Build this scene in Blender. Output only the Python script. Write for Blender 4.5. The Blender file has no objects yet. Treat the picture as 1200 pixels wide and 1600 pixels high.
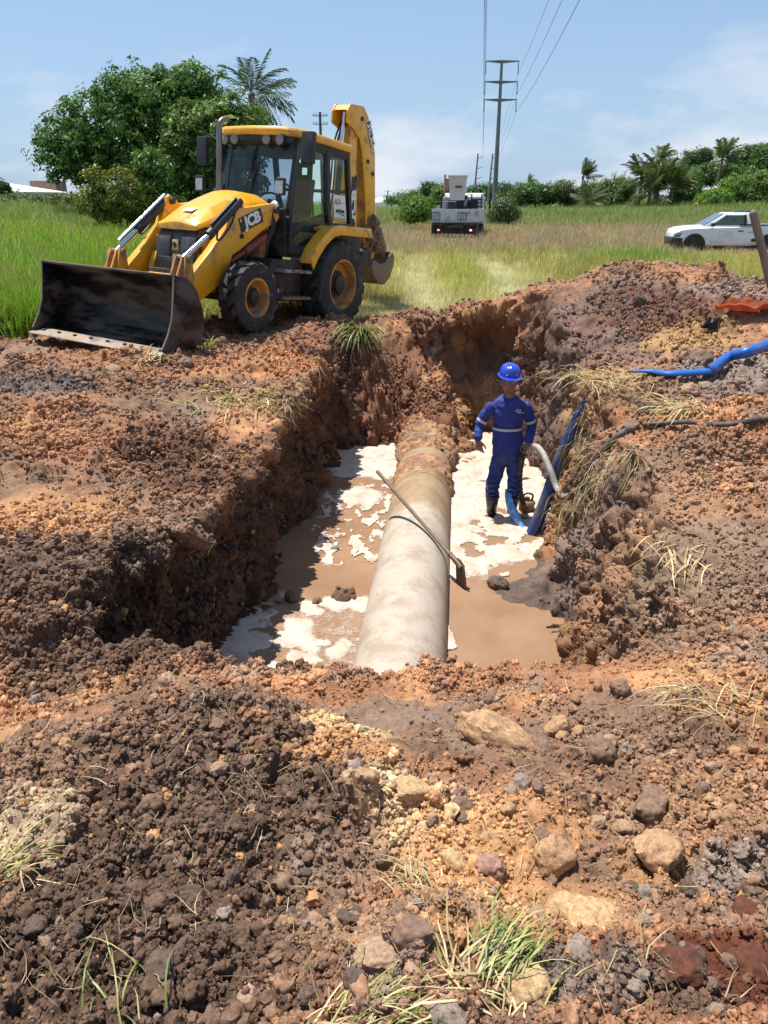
import bpy, bmesh, math, random
import numpy as np
from mathutils import Vector, Matrix, Euler
from mathutils.bvhtree import BVHTree
PI = math.pi
R = math.radians
random.seed(7)
rng = np.random.default_rng(11)
S = bpy.context.scene
COL = S.collection

# ------------------------------------------------------------------ camera, sky, sun, exposure
CAM_H, PITCH = 1.9, 22.8
cam_d = bpy.data.cameras.new('camera')
cam = bpy.data.objects.new('camera', cam_d)
COL.objects.link(cam)
cam.location = (0, 0, CAM_H)
cam.rotation_euler = (R(90 - PITCH), 0, 0)
cam_d.sensor_fit = 'VERTICAL'
cam_d.sensor_height = 36
cam_d.lens = 26
cam_d.clip_start = 0.05
cam_d.clip_end = 3000
S.camera = cam

SUN_EL = 71.5
SUN_DIR = Vector((-0.78 * math.cos(R(SUN_EL)), 0.626 * math.cos(R(SUN_EL)), math.sin(R(SUN_EL))))   # towards the sun
W = bpy.data.worlds.new('World')
S.world = W
W.use_nodes = True
wn = W.node_tree
for n in list(wn.nodes): wn.nodes.remove(n)
def wnode(t, **k):
    n = wn.nodes.new(t)
    for a, b in k.items(): setattr(n, a, b)
    return n
w_out = wnode('ShaderNodeOutputWorld'); w_bg = wnode('ShaderNodeBackground')
w_sky = wnode('ShaderNodeTexSky', sky_type='NISHITA')
w_sky.sun_disc = False
w_sky.sun_elevation = R(SUN_EL)
w_sky.sun_rotation = math.atan2(SUN_DIR.x, SUN_DIR.y)
w_sky.air_density = 1.0; w_sky.dust_density = 0.7; w_sky.ozone_density = 2.0
w_bg.inputs['Strength'].default_value = 0.09
w_tc = wnode('ShaderNodeTexCoord'); w_map = wnode('ShaderNodeMapping')
w_map.inputs['Scale'].default_value = (1.6, 1.6, 4.2)
w_map.inputs['Location'].default_value = (4.1, 8.6, 1.0)
w_n = wnode('ShaderNodeTexNoise'); w_n.inputs['Scale'].default_value = 1.9; w_n.inputs['Detail'].default_value = 9; w_n.inputs['Roughness'].default_value = 0.56
w_ramp = wnode('ShaderNodeValToRGB')
w_ramp.color_ramp.elements[0].position = 0.44; w_ramp.color_ramp.elements[0].color = (0, 0, 0, 1)
w_ramp.color_ramp.elements[1].position = 0.58; w_ramp.color_ramp.elements[1].color = (1, 1, 1, 1)
w_sep = wnode('ShaderNodeSeparateXYZ')
w_hr = wnode('ShaderNodeMapRange', clamp=True)               # clouds thin out with height
for k, v in (('From Min', 0.02), ('From Max', 0.27), ('To Min', 0.92), ('To Max', 0.05)): w_hr.inputs[k].default_value = v
w_mul = wnode('ShaderNodeMath', operation='MULTIPLY')
w_hz = wnode('ShaderNodeMapRange', clamp=True)               # pale band of low haze all round the horizon
for k, v in (('From Min', -0.02), ('From Max', 0.30), ('To Min', 0.80), ('To Max', 0.30)): w_hz.inputs[k].default_value = v
w_max = wnode('ShaderNodeMath', operation='MAXIMUM')
w_mix = wnode('ShaderNodeMixRGB'); w_mix.inputs['Color2'].default_value = (6.0, 6.25, 6.8, 1)
w_mix0 = wnode('ShaderNodeMixRGB'); w_mix0.inputs['Color2'].default_value = (2.5, 3.85, 5.8, 1)
L = wn.links.new
L(w_tc.outputs['Generated'], w_map.inputs['Vector']); L(w_map.outputs[0], w_n.inputs['Vector'])
L(w_n.outputs['Fac'], w_ramp.inputs['Fac']); L(w_tc.outputs['Generated'], w_sep.inputs[0])
L(w_sep.outputs['Z'], w_hr.inputs['Value']); L(w_ramp.outputs['Color'], w_mul.inputs[0]); L(w_hr.outputs[0], w_mul.inputs[1])
L(w_sep.outputs['Z'], w_hz.inputs['Value'])
L(w_sky.outputs[0], w_mix0.inputs['Color1']); L(w_hz.outputs[0], w_mix0.inputs['Fac'])
L(w_mix0.outputs[0], w_mix.inputs['Color1']); L(w_mul.outputs[0], w_mix.inputs['Fac'])
L(w_mix.outputs[0], w_bg.inputs['Color']); L(w_bg.outputs[0], w_out.inputs['Surface'])

sun_d = bpy.data.lights.new('sun', 'SUN')
sun_d.energy = 4.6; sun_d.angle = R(0.53); sun_d.color = (1.0, 0.955, 0.88)
sun = bpy.data.objects.new('sun', sun_d); COL.objects.link(sun)
sun.rotation_euler = SUN_DIR.to_track_quat('Z', 'Y').to_euler()
sun.location = (-20, 15, 40)

S.view_settings.view_transform = 'Standard'
S.view_settings.look = 'None'
S.view_settings.exposure = 0.66
S.view_settings.gamma = 1.0
S.view_settings.use_curve_mapping = False
S.render.engine = 'CYCLES'
S.cycles.max_bounces = 6
S.cycles.transparent_max_bounces = 12

# ------------------------------------------------------------------ the photograph's own geometry: a pixel of the 1200 x 1600 picture as a ray
FPX = 1600 * 26 / 36
_c, _s = math.cos(R(PITCH)), math.sin(R(PITCH))
def ray(u, v):
    x = (u - 600) / FPX; y = (800 - v) / FPX
    return Vector((x, _c + y * _s, -_s + y * _c))
EYE = Vector((0, 0, CAM_H))
def at_y(u, v, Y): r = ray(u, v); return EYE + r * (Y / r.y)
def at_z(u, v, z): r = ray(u, v); return EYE + r * ((z - CAM_H) / r.z)

# ------------------------------------------------------------------ materials
def new_mat(name):
    m = bpy.data.materials.new(name); m.use_nodes = True
    nt = m.node_tree
    for n in list(nt.nodes): nt.nodes.remove(n)
    o = nt.nodes.new('ShaderNodeOutputMaterial')
    b = nt.nodes.new('ShaderNodeBsdfPrincipled')
    nt.links.new(b.outputs[0], o.inputs['Surface'])
    return m, nt, b
def nd(nt, t, **k):
    n = nt.nodes.new(t)
    for a, v in k.items():
        if a in n.inputs.keys(): n.inputs[a].default_value = v
        else: setattr(n, a, v)
    return n
def noise(nt, vec, scale, detail=4, rough=.55):
    n = nt.nodes.new('ShaderNodeTexNoise')
    n.inputs['Scale'].default_value = scale; n.inputs['Detail'].default_value = detail; n.inputs['Roughness'].default_value = rough
    if vec is not None: nt.links.new(vec, n.inputs['Vector'])
    return n.outputs['Fac']
def ramp(nt, fac, p0, p1, c0=(0, 0, 0), c1=(1, 1, 1)):
    r = nt.nodes.new('ShaderNodeValToRGB')
    e = r.color_ramp.elements
    e[0].position = p0; e[1].position = p1
    e[0].color = (*c0, 1); e[1].color = (*c1, 1)
    nt.links.new(fac, r.inputs['Fac'])
    return r.outputs['Color']
def mixc(nt, fac, a, b, mode='MIX'):
    n = nt.nodes.new('ShaderNodeMixRGB'); n.blend_type = mode
    for s, v in ((n.inputs['Fac'], fac), (n.inputs['Color1'], a), (n.inputs['Color2'], b)):
        if isinstance(v, (int, float)): s.default_value = v
        elif isinstance(v, (tuple, list)): s.default_value = (*v[:3], 1)
        else: nt.links.new(v, s)
    return n.outputs[0]
def bump(nt, bsdf, h, strength, dist):
    n = nt.nodes.new('ShaderNodeBump'); n.inputs['Strength'].default_value = strength; n.inputs['Distance'].default_value = dist
    nt.links.new(h, n.inputs['Height']); nt.links.new(n.outputs[0], bsdf.inputs['Normal'])
def mk(name, col, rough=.6, metal=0.0, var=.25, scale=6, dirt=None, amt=0.0, dscale=3, bmp=0.0, bscale=60, bdist=.004, coat=0.0, coord='Object', rvar=.15, streak=None):
    m, nt, b = new_mat(name)
    tc = nt.nodes.new('ShaderNodeTexCoord').outputs[coord]
    if streak:
        mp = nd(nt, 'ShaderNodeMapping'); mp.inputs['Scale'].default_value = streak; nt.links.new(tc, mp.inputs['Vector']); tc = mp.outputs[0]
    f = noise(nt, tc, scale, 6, .6)
    c = mixc(nt, ramp(nt, f, .3, .7), tuple(x * (1 - var) for x in col), tuple(min(1, x * (1 + var)) for x in col))
    rr = None
    if dirt is not None:
        g = noise(nt, tc, dscale, 9, .68)
        k = ramp(nt, g, .62 - amt * .45, .74 - amt * .30)
        c = mixc(nt, k, c, dirt)
        rr = mixc(nt, k, (rough,) * 3, (.9,) * 3)
    nt.links.new(c, b.inputs['Base Color'])
    if rr is None: rr = ramp(nt, noise(nt, tc, scale * 2.3, 5), .3, .7, (max(.02, rough - rvar),) * 3, (min(1, rough + rvar),) * 3)
    nt.links.new(rr, b.inputs['Roughness'])
    b.inputs['Metallic'].default_value = metal
    b.inputs['Coat Weight'].default_value = coat
    b.inputs['Coat Roughness'].default_value = .12
    if bmp: bump(nt, b, noise(nt, tc, bscale, 6, .65), bmp, bdist)
    return m

# ------------------------------------------------------------------ mesh builder
class B:
    def __init__(s): s.bm = bmesh.new(); s.mi = 0
    def face(s, vs):
        try:
            f = s.bm.faces.new(vs); f.material_index = s.mi; f.smooth = True
            return f
        except ValueError: return None
    def V(s, p): return s.bm.verts.new(p)
    def hexa(s, p):                                              # p: 4 bottom, 4 top
        v = [s.V(q) for q in p]
        for f in ((3, 2, 1, 0), (4, 5, 6, 7), (0, 1, 5, 4), (1, 2, 6, 5), (2, 3, 7, 6), (3, 0, 4, 7)): s.face([v[i] for i in f])
        return s
    def box(s, c, d, rot=None):
        x, y, z = d[0] / 2, d[1] / 2, d[2] / 2
        P = [Vector(q) for q in ((-x, -y, -z), (x, -y, -z), (x, y, -z), (-x, y, -z), (-x, -y, z), (x, -y, z), (x, y, z), (-x, y, z))]
        if rot: M = Euler(rot).to_matrix(); P = [M @ q for q in P]
        return s.hexa([q + Vector(c) for q in P])
    def prism(s, pts, axis, a, b):                               # polygon extruded along axis from a to b
        def mkp(p, t):
            return {'x': (t, p[0], p[1]), 'y': (p[0], t, p[1]), 'z': (p[0], p[1], t)}[axis]
        A = [s.V(mkp(p, a)) for p in pts]; Bv = [s.V(mkp(p, b)) for p in pts]
        n = len(pts)
        s.face(A[::-1]); s.face(Bv)
        for i in range(n): s.face([A[i], A[(i + 1) % n], Bv[(i + 1) % n], Bv[i]])
        return s
    def rings(s, rings, cap=True, closed=True):
        vr = [[s.V(p) for p in r] for r in rings]
        n = len(vr[0])
        for a, b in zip(vr, vr[1:]):
            for i in range(n if closed else n - 1): s.face([a[i], a[(i + 1) % n], b[(i + 1) % n], b[i]])
        if cap and closed: s.face(vr[0][::-1]); s.face(vr[-1])
        return s
    def tube(s, pts, r, n=10, cap=True, flat=1.0):
        P = [Vector(p) for p in pts]
        rad = r if isinstance(r, (list, tuple)) else [r] * len(P)
        t = (P[1] - P[0]).normalized()
        u = t.orthogonal().normalized()
        if abs(t.z) < .9: u = (Vector((0, 0, 1)) - t * t.z).normalized()
        out = []
        for i, p in enumerate(P):
            a = P[min(i + 1, len(P) - 1)] - P[max(i - 1, 0)]
            a.normalize()
            u = (u - a * u.dot(a)).normalized(); w = a.cross(u)
            out.append([p + (u * (math.sin(k * 2 * PI / n) * flat) + w * math.cos(k * 2 * PI / n)) * rad[i] for k in range(n)])
        return s.rings(out, cap)
    def lathe(s, prof, n, c=(0, 0, 0), axis='y', arc=2 * PI, cap=False):
        def pt(r, h, a):
            x, y = r * math.cos(a), r * math.sin(a)
            q = {'y': (x, h, y), 'z': (x, y, h), 'x': (h, x, y)}[axis]
            return Vector(q) + Vector(c)
        full = abs(arc - 2 * PI) < 1e-6
        m = n if full else n + 1
        vr = [[s.V(pt(r, h, k * arc / n)) for k in range(m)] for r, h in prof]
        for a, b in zip(vr, vr[1:]):
            for i in range(m if full else m - 1): s.face([a[i], a[(i + 1) % m], b[(i + 1) % m], b[i]])
        if cap: s.face(vr[0][::-1]); s.face(vr[-1])
        return s
    def ico(s, c, r, sub=1, sc=(1, 1, 1)):
        g = bmesh.ops.create_icosphere(s.bm, subdivisions=sub, radius=r)
        for v in g['verts']: v.co = Vector((v.co.x * sc[0], v.co.y * sc[1], v.co.z * sc[2])) + Vector(c)
        for v in g['verts']:
            for f in v.link_faces: f.smooth = True; f.material_index = s.mi
        return s
    def mesh(s, name, mats, bevel=0.0, segs=2, ang=32, flat=False):
        bm = s.bm
        bmesh.ops.recalc_face_normals(bm, faces=bm.faces)
        if bevel:
            es = [e for e in bm.edges if len(e.link_faces) == 2 and e.calc_face_angle(0) > R(25)]
            try: bmesh.ops.bevel(bm, geom=es, offset=bevel, segments=segs, profile=.6, affect='EDGES', clamp_overlap=True)
            except Exception: pass
        for f in bm.faces: f.smooth = not flat
        for e in bm.edges:
            if len(e.link_faces) == 2 and e.calc_face_angle(0) > R(ang): e.smooth = False
        me = bpy.data.meshes.new(name)
        bm.to_mesh(me); bm.free()
        for m in (mats if isinstance(mats, (list, tuple)) else [mats]): me.materials.append(m)
        return me
    def obj(s, name, mats, parent=None, loc=None, rot=None, **k):
        return link(name, s.mesh(name, mats, **k), parent, loc, rot)
def link(name, me, parent=None, loc=None, rot=None):
    o = bpy.data.objects.new(name, me); COL.objects.link(o)
    if parent: o.parent = parent
    if loc is not None: o.location = loc
    if rot is not None: o.rotation_euler = rot
    return o
def tag(o, label, cat, group=None):
    o['label'] = label; o['category'] = cat
    if group: o['group'] = group
    return o
def kind(o, k): o['kind'] = k; return o
def thing(name, label, cat, loc=(0, 0, 0), rz=0, group=None):
    o = bpy.data.objects.new(name, None); COL.objects.link(o)
    o.location = loc; o.rotation_euler = (0, 0, rz); o.empty_display_size = .2
    return tag(o, label, cat, group)
def kids(o): return [c for c in bpy.data.objects if c.parent == o]
def dup(o, parent=None):
    c = o.copy(); COL.objects.link(c); c.parent = parent
    for ch in kids(o): dup(ch, c)
    return c
def text(name, s, size, m, parent, M, depth=.003, shear=0.0, bold=0.0, spacing=1.0, xs=1.0):
    cu = bpy.data.curves.new(name, 'FONT'); cu.body = s; cu.size = size; cu.extrude = depth; cu.shear = shear
    cu.offset = bold; cu.space_character = spacing; cu.align_x = 'CENTER'; cu.align_y = 'CENTER'; cu.resolution_u = 3
    t = bpy.data.objects.new(name, cu)
    me = bpy.data.meshes.new_from_object(t)
    bpy.data.objects.remove(t); bpy.data.curves.remove(cu)
    me.transform(M @ Matrix.Diagonal((xs, 1, 1, 1)))
    me.materials.clear(); me.materials.append(m); me.name = name
    return link(name, me, parent)
def frame(o, x, y):                                              # matrix from origin, x axis, y axis
    X = Vector(x).normalized(); Y = Vector(y); Y = (Y - X * Y.dot(X)).normalized(); Z = X.cross(Y)
    return Matrix(((X.x, Y.x, Z.x, o[0]), (X.y, Y.y, Z.y, o[1]), (X.z, Y.z, Z.z, o[2]), (0, 0, 0, 1)))
def spline(P, n):                                                # Catmull-Rom through the points
    P = [Vector(p) for p in P]; Q = [P[0] * 2 - P[1]] + P + [P[-1] * 2 - P[-2]]
    out = []
    for i in range(len(P) - 1):
        a, b, c, d = Q[i:i + 4]
        for k in range(n):
            t = k / n
            out.append(.5 * ((2 * b) + (c - a) * t + (2 * a - 5 * b + 4 * c - d) * t * t + (3 * b - a - 3 * c + d) * t ** 3))
    return out + [P[-1]]

# ------------------------------------------------------------------ numpy noise
def _h(ix, iy, iz, k=0):
    h = (ix.astype(np.uint32) * np.uint32(374761393) + iy.astype(np.uint32) * np.uint32(668265263) + iz.astype(np.uint32) * np.uint32(2147483647 - 1274126177 % 1000) + np.uint32((k * 3266489917) & 0xffffffff))
    h = (h ^ (h >> np.uint32(13))) * np.uint32(1274126177)
    h = (h ^ (h >> np.uint32(16))) * np.uint32(2246822519)
    return h ^ (h >> np.uint32(15))
def gn(x, y, z, k=0):                                            # gradient noise, about -1..1
    fx, fy, fz = np.floor(x), np.floor(y), np.floor(z)
    ix, iy, iz = fx.astype(np.int64), fy.astype(np.int64), fz.astype(np.int64)
    x, y, z = x - fx, y - fy, z - fz
    q = lambda t: t * t * t * (t * (t * 6 - 15) + 10)
    u, v, w = q(x), q(y), q(z)
    def c(a, b, d):
        h = _h(ix + a, iy + b, iz + d, k)
        sx = (h & 1).astype(np.float32) * 2 - 1; sy = ((h >> 1) & 1).astype(np.float32) * 2 - 1; sz = ((h >> 2) & 1).astype(np.float32) * 2 - 1
        return sx * (x - a) + sy * (y - b) + sz * (z - d)
    l = lambda a, b, t: a + (b - a) * t
    return l(l(l(c(0, 0, 0), c(1, 0, 0), u), l(c(0, 1, 0), c(1, 1, 0), u), v), l(l(c(0, 0, 1), c(1, 0, 1), u), l(c(0, 1, 1), c(1, 1, 1), u), v), w)
def fbm(x, y, z, sc, o=4, g=.5, k=0):
    t = 0; a = 1; n = 0
    for i in range(o):
        t = t + a * gn(x * sc + 17.3 * i, y * sc - 9.1 * i, z * sc + 4.7 * i, k + i); n += a; a *= g; sc *= 2.03
    return t / n
def cell(x, y, z, k=0):                                          # distance to nearest feature point, and its random number
    fx, fy, fz = np.floor(x), np.floor(y), np.floor(z)
    ix, iy, iz = fx.astype(np.int64), fy.astype(np.int64), fz.astype(np.int64)
    best = np.full(x.shape, 9., np.float32); rid = np.zeros(x.shape, np.float32)
    x, y, z = (x - fx).astype(np.float32), (y - fy).astype(np.float32), (z - fz).astype(np.float32)
    for a in (-1, 0, 1):
        for b in (-1, 0, 1):
            for c in (-1, 0, 1):
                h = _h(ix + a, iy + b, iz + c, k)
                dx = (h & 1023).astype(np.float32) / 1023 + a - x; dy = ((h >> 10) & 1023).astype(np.float32) / 1023 + b - y; dz = ((h >> 20) & 1023).astype(np.float32) / 1023 + c - z
                d = dx * dx + dy * dy + dz * dz
                m = d < best
                best = np.where(m, d, best); rid = np.where(m, ((h >> 5) & 255).astype(np.float32) / 255, rid)
    return np.sqrt(best), rid
def blocks(x, y, z, k=0):                                        # broken clods: every cell its own height, a crevice round it
    fx, fy, fz = np.floor(x), np.floor(y), np.floor(z)
    ix, iy, iz = fx.astype(np.int64), fy.astype(np.int64), fz.astype(np.int64)
    b1 = np.full(x.shape, 9., np.float32); b2 = b1.copy(); rid = np.zeros(x.shape, np.float32); tx = rid.copy(); ty_ = rid.copy()
    x, y, z = (x - fx).astype(np.float32), (y - fy).astype(np.float32), (z - fz).astype(np.float32)
    for a in (-1, 0, 1):
        for b in (-1, 0, 1):
            for c in (-1, 0, 1):
                h = _h(ix + a, iy + b, iz + c, k)
                dx = (h & 1023).astype(np.float32) / 1023 + a - x; dy = ((h >> 10) & 1023).astype(np.float32) / 1023 + b - y; dz = ((h >> 20) & 1023).astype(np.float32) / 1023 + c - z
                d = np.sqrt(dx * dx + dy * dy + dz * dz); m = d < b1
                b2 = np.where(m, b1, np.minimum(b2, d)); b1 = np.where(m, d, b1)
                rid = np.where(m, ((h >> 5) & 255).astype(np.float32) / 255, rid); tx = np.where(m, dx * (((h >> 3) & 63).astype(np.float32) / 31.5 - 1), tx); ty_ = np.where(m, dy * (((h >> 12) & 63).astype(np.float32) / 31.5 - 1), ty_)
    return (rid + .7 * (tx + ty_)) * sst(0, .22, b2 - b1) - .25 * sst(.12, 0, b2 - b1)
def sst(a, b, x): t = np.clip((x - a) / (b - a), 0, 1); return t * t * (3 - 2 * t)

# ------------------------------------------------------------------ instancing of things nobody could count
def instancer(name, P, rot, sc, col, idx, variants, k='stuff'):
    cl = bpy.data.collections.new(name + '_pieces')
    for i, me in enumerate(variants):
        o = bpy.data.objects.new('%s_piece_%02d' % (name, i), me); cl.objects.link(o)
    me = bpy.data.meshes.new(name); n = len(P)
    me.vertices.add(n); me.vertices.foreach_set('co', np.asarray(P, np.float32).ravel())
    for an, ty, dat in (('rot', 'FLOAT_VECTOR', rot), ('sc', 'FLOAT_VECTOR', sc), ('col', 'FLOAT_COLOR', np.c_[col, np.ones(n)]), ('idx', 'INT', idx)):
        a = me.attributes.new(an, ty, 'POINT')
        a.data.foreach_set({'FLOAT_VECTOR': 'vector', 'FLOAT_COLOR': 'color', 'INT': 'value'}[ty], np.asarray(dat, np.int32 if ty == 'INT' else np.float32).ravel())
    for m in variants[0].materials: me.materials.append(m)
    o = link(name, me)
    g = bpy.data.node_groups.new(name + '_scatter', 'GeometryNodeTree')
    g.interface.new_socket('Geometry', in_out='INPUT', socket_type='NodeSocketGeometry')
    g.interface.new_socket('Geometry', in_out='OUTPUT', socket_type='NodeSocketGeometry')
    a = g.nodes.new('NodeGroupInput'); z = g.nodes.new('NodeGroupOutput')
    iop = g.nodes.new('GeometryNodeInstanceOnPoints'); ci = g.nodes.new('GeometryNodeCollectionInfo')
    ci.inputs['Collection'].default_value = cl; ci.inputs['Separate Children'].default_value = True; ci.inputs['Reset Children'].default_value = True
    def at(nm, ty):
        x = g.nodes.new('GeometryNodeInputNamedAttribute'); x.data_type = ty; x.inputs['Name'].default_value = nm
        return [q for q in x.outputs if q.enabled and q.name == 'Attribute'][0]
    e2r = g.nodes.new('FunctionNodeEulerToRotation')
    g.links.new(at('rot', 'FLOAT_VECTOR'), e2r.inputs[0])
    g.links.new(a.outputs[0], iop.inputs['Points']); g.links.new(ci.outputs[0], iop.inputs['Instance'])
    iop.inputs['Pick Instance'].default_value = True
    g.links.new(at('idx', 'INT'), iop.inputs['Instance Index'])
    g.links.new(e2r.outputs[0], iop.inputs['Rotation']); g.links.new(at('sc', 'FLOAT_VECTOR'), iop.inputs['Scale'])
    g.links.new(iop.outputs[0], z.inputs[0])
    o.modifiers.new('scatter', 'NODES').node_group = g
    return kind(o, k)
# ================================================================== LARGE STRUCTURE: the dug earth
DK = (.115, .072, .050); MD = (.25, .148, .094); RO = (.335, .165, .088); OR = (.54, .29, .135)
YL = (.60, .40, .21); GY = (.25, .195, .16); RD = (.115, .032, .016); SA = (.50, .37, .24); MU = (.24, .16, .115)
WATER = -1.4
PIT = [(-1.55, 3.75, .5), (-1.24, 4.6, .14), (-1.16, 5.5, .12), (-1.05, 6.7, .12), (-.84, 8.46, .12), (-.68, 10.0, .16), (-.5, 10.7, 1.2), (.1, 11.0, 1.9),
       (.75, 11.05, 1.9), (1.15, 11.35, .32), (1.8, 11.25, .3), (2.12, 10.3, .3), (2.14, 8.9, .26), (2.02, 7.6, .30), (1.86, 6.6, .40), (1.72, 5.4, .48), (1.62, 4.4, .6), (1.3, 3.7, .9), (0, 3.72, 1.05)]
def pit_sdf(x, y):
    n = len(PIT); best = np.full(x.shape, 1e9); gx = np.zeros(x.shape); gy = np.zeros(x.shape); ww = np.zeros(x.shape)
    ins = np.zeros(x.shape, bool)
    for i in range(n):
        ax, ay, aw = PIT[i]; bx, by, bw = PIT[(i + 1) % n]
        ex, ey = bx - ax, by - ay
        t = np.clip(((x - ax) * ex + (y - ay) * ey) / (ex * ex + ey * ey), 0, 1)
        qx, qy = x - (ax + t * ex), y - (ay + t * ey)
        d = np.hypot(qx, qy); m = d < best
        best = np.where(m, d, best); gx = np.where(m, qx, gx); gy = np.where(m, qy, gy); ww = np.where(m, aw + t * (bw - aw), ww)
        cr = ((ay > y) != (by > y)) & (x < ex * (y - ay) / (ey if abs(ey) > 1e-9 else 1e-9) + ax)
        ins ^= cr
    sg = np.where(ins, -1., 1.); b = np.maximum(best, 1e-6)
    return best * sg, gx / b * sg, gy / b * sg, ww
HC = np.array([  # x, y, height of the ground that is not pit
    (-3, -.5, .5), (0, -.5, .5), (3, -.5, .5), (-2.5, 1, .40), (-1, 1, .36), (0, 1, .31), (1, 1, .30), (2.5, 1, .36),
    (-2.2, 2, .16), (-1.2, 2, .14), (-.6, 2.0, .13), (0, 2, .02), (.6, 2, .02), (1.3, 2, .06), (2.2, 2, .2), (-.7, 2.5, .02), (-1.3, 2.5, -.06), (-2.2, 2.55, -.1), (-3.2, 2.5, 0), (0, 2.6, -.20), (.8, 2.6, -.16), (1.6, 2.6, 0.02), (2.4, 2.7, .1),
    (-1.0, 3.2, -.46), (-.4, 3.2, -.46), (.1, 3.2, -.46), (.7, 3.2, -.42), (1.2, 3.2, -.34), (1.7, 3.2, -.20), (2.4, 3.3, 0), (3.2, 3.5, .15),
    (-1.7, 3.1, -.72), (-2.3, 3.05, -.62), (-3.2, 3.1, -.5), (-1.75, 3.75, -.02), (-2.4, 3.75, .10), (-3.2, 3.8, .12), (-1.6, 4.2, -.06), (-1.45, 4.9, -.2), (-1.4, 5.6, -.22), (-1.3, 7, -.14), (-1.1, 8.5, 0), (-.95, 10, .14),
    (-2.5, 3.9, .02), (-2.3, 5, .02), (-3.2, 5, .12), (-3, 6.2, .1), (-2.2, 6.8, 0.02), (-2.5, 8, .1), (-4, 8, .12), (-3.5, 9.2, .12), (-5, 9.3, .12), (-2.7, 9.9, .14), (-1.75, 10.6, .13), (-2.4, 11.2, .08), (-.66, 12.5, -.08), (-1.5, 14, -.06),
    (-6, 11.5, 0), (-.8, 11.2, .24), (-.4, 11.7, .28), (0.1, 12.0, .26), (.8, 12.1, .32), (1.6, 12.2, .42), (-.2, 12.7, .05), (.8, 13, .02), (2, 13.2, .05),
    (2.3, 11.5, .62), (2.7, 11.2, .80), (3.95, 11, 1.42), (3.3, 10.9, 1.15), (4.55, 11.2, .80), (5.1, 11, .86), (5.6, 11, .62), (6.3, 10.6, .45), (7.2, 10.5, .3), (3.9, 12.6, .25), (5.5, 12.3, .15), (2.55, 9.7, .45), (3.3, 9.6, .88), (4.5, 9.2, .92), (5.6, 8.6, .75), (7, 8, .6),
    (2.3, 8.3, .2), (3, 8.1, .40), (4, 7.6, .42), (5, 7, .5), (2.25, 7.3, .16), (2.7, 6.4, .22), (3.6, 6.1, .40), (2.45, 5.3, .06), (3.1, 4.9, .22), (4, 5, .38), (2.3, 4.3, -.06), (2.9, 4.1, .08), (3.5, 3.9, .1)])
def h_ground(x, y):
    num = np.zeros(x.shape); den = np.zeros(x.shape)
    for px, py, pz in HC:
        d2 = (x - px) ** 2 + (y - py) ** 2
        s = .30 + .035 * max(0, py)
        w = np.exp(-d2 / (2 * s * s)) + 1e-4 / (1 + d2 * d2)
        num += w * pz; den += w
    return num / den
DIRT = [(-14, -3), (-14, 9.6), (-8, 10.6), (-5.6, 11.2), (-4.6, 11.9), (-3, 13.2), (-1.5, 13.1), (-.4, 12.8), (.4, 12.75), (1.6, 12.9), (2.6, 13.0), (4, 13.2), (5.6, 12.9), (8, 12.2), (14, 11), (14, -3)]
def poly_d(x, y, poly):
    best = np.full(x.shape, 1e9); ins = np.zeros(x.shape, bool); n = len(poly)
    for i in range(n):
        ax, ay = poly[i]; bx, by = poly[(i + 1) % n]; ex, ey = bx - ax, by - ay
        t = np.clip(((x - ax) * ex + (y - ay) * ey) / (ex * ex + ey * ey), 0, 1)
        best = np.minimum(best, np.hypot(x - ax - t * ex, y - ay - t * ey))
        ins ^= ((ay > y) != (by > y)) & (x < ex * (y - ay) / (ey if abs(ey) > 1e-9 else 1e-9) + ax)
    return np.where(ins, -best, best)
def field_z(x, y):
    left = sst(-4, -26, x) * sst(16, 50, y) * 1.35
    right = 6.2 * np.exp(-((x - 84) / 34) ** 2 - ((y - 150) / 42) ** 2)
    return left + right + .05 * fbm(x, y, 0 * x, .13, 2, .5, 5)
# --- the earth sheet: a grid that is finer near the photographer
NX, NY = 760, 760
ty = np.linspace(0, 1, NY); gy = -.4 + 14.9 * (.30 * ty + .70 * ty ** 1.7)
tx = np.linspace(-1, 1, NX)
Y0, T0 = np.meshgrid(gy, tx, indexing='ij')
X0 = T0 * (2.0 + .72 * np.maximum(Y0, 0)) * (.75 + .25 * np.abs(T0))
wx = X0 + .13 * fbm(X0, Y0, X0 * 0, .9, 3, .55, 31); wy = Y0 + .13 * fbm(X0, Y0, X0 * 0 + 7, .9, 3, .55, 33)
d, gx_, gy_, ww = pit_sdf(wx, wy)
WB = .8
k = ww / WB
dn = np.where(np.abs(d) < WB / 2, k * d, np.sign(d) * (k * WB / 2 + np.clip((np.abs(d) - WB / 2) / .9, 0, 1) * (WB / 2 + .9 - k * WB / 2) + np.maximum(np.abs(d) - WB / 2 - .9, 0)))
X1 = X0 + gx_ * (dn - d); Y1 = Y0 + gy_ * (dn - d)
t = np.clip(d / WB + .5, 0, 1)
zt = np.where(ww > .7, t * t * (3 - 2 * t) * .5 + t * .5, t)
ho = h_ground(X1, Y1)
ho = ho + .15 * fbm(X1, Y1, X1 * 0, .9, 4, .55, 3)
bed = -1.62 + .05 * fbm(X1, Y1, X1 * 0, 1.4, 3, .5, 9)
for mx, my, rx, ry, hh in ((1.38, 5.95, .55, .60, .295), (-.38, 5.9, .26, .2, .26), (1.7, 6.7, .25, .5, .27), (1.2, 5.0, .35, .35, .14), (-.95, 5.75, .16, .12, .24),  (1.75, 9.0, .3, .6, .25), (1.1, 10.2, .7, .4, .3)):
    bed = bed + hh * np.exp(-((X1 - mx) / rx) ** 2 - ((Y1 - my) / ry) ** 2) * (1 + .35 * fbm(X1, Y1, X1 * 0, 5, 2, .5, 40))
Z1 = bed + (ho - bed) * zt
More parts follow.
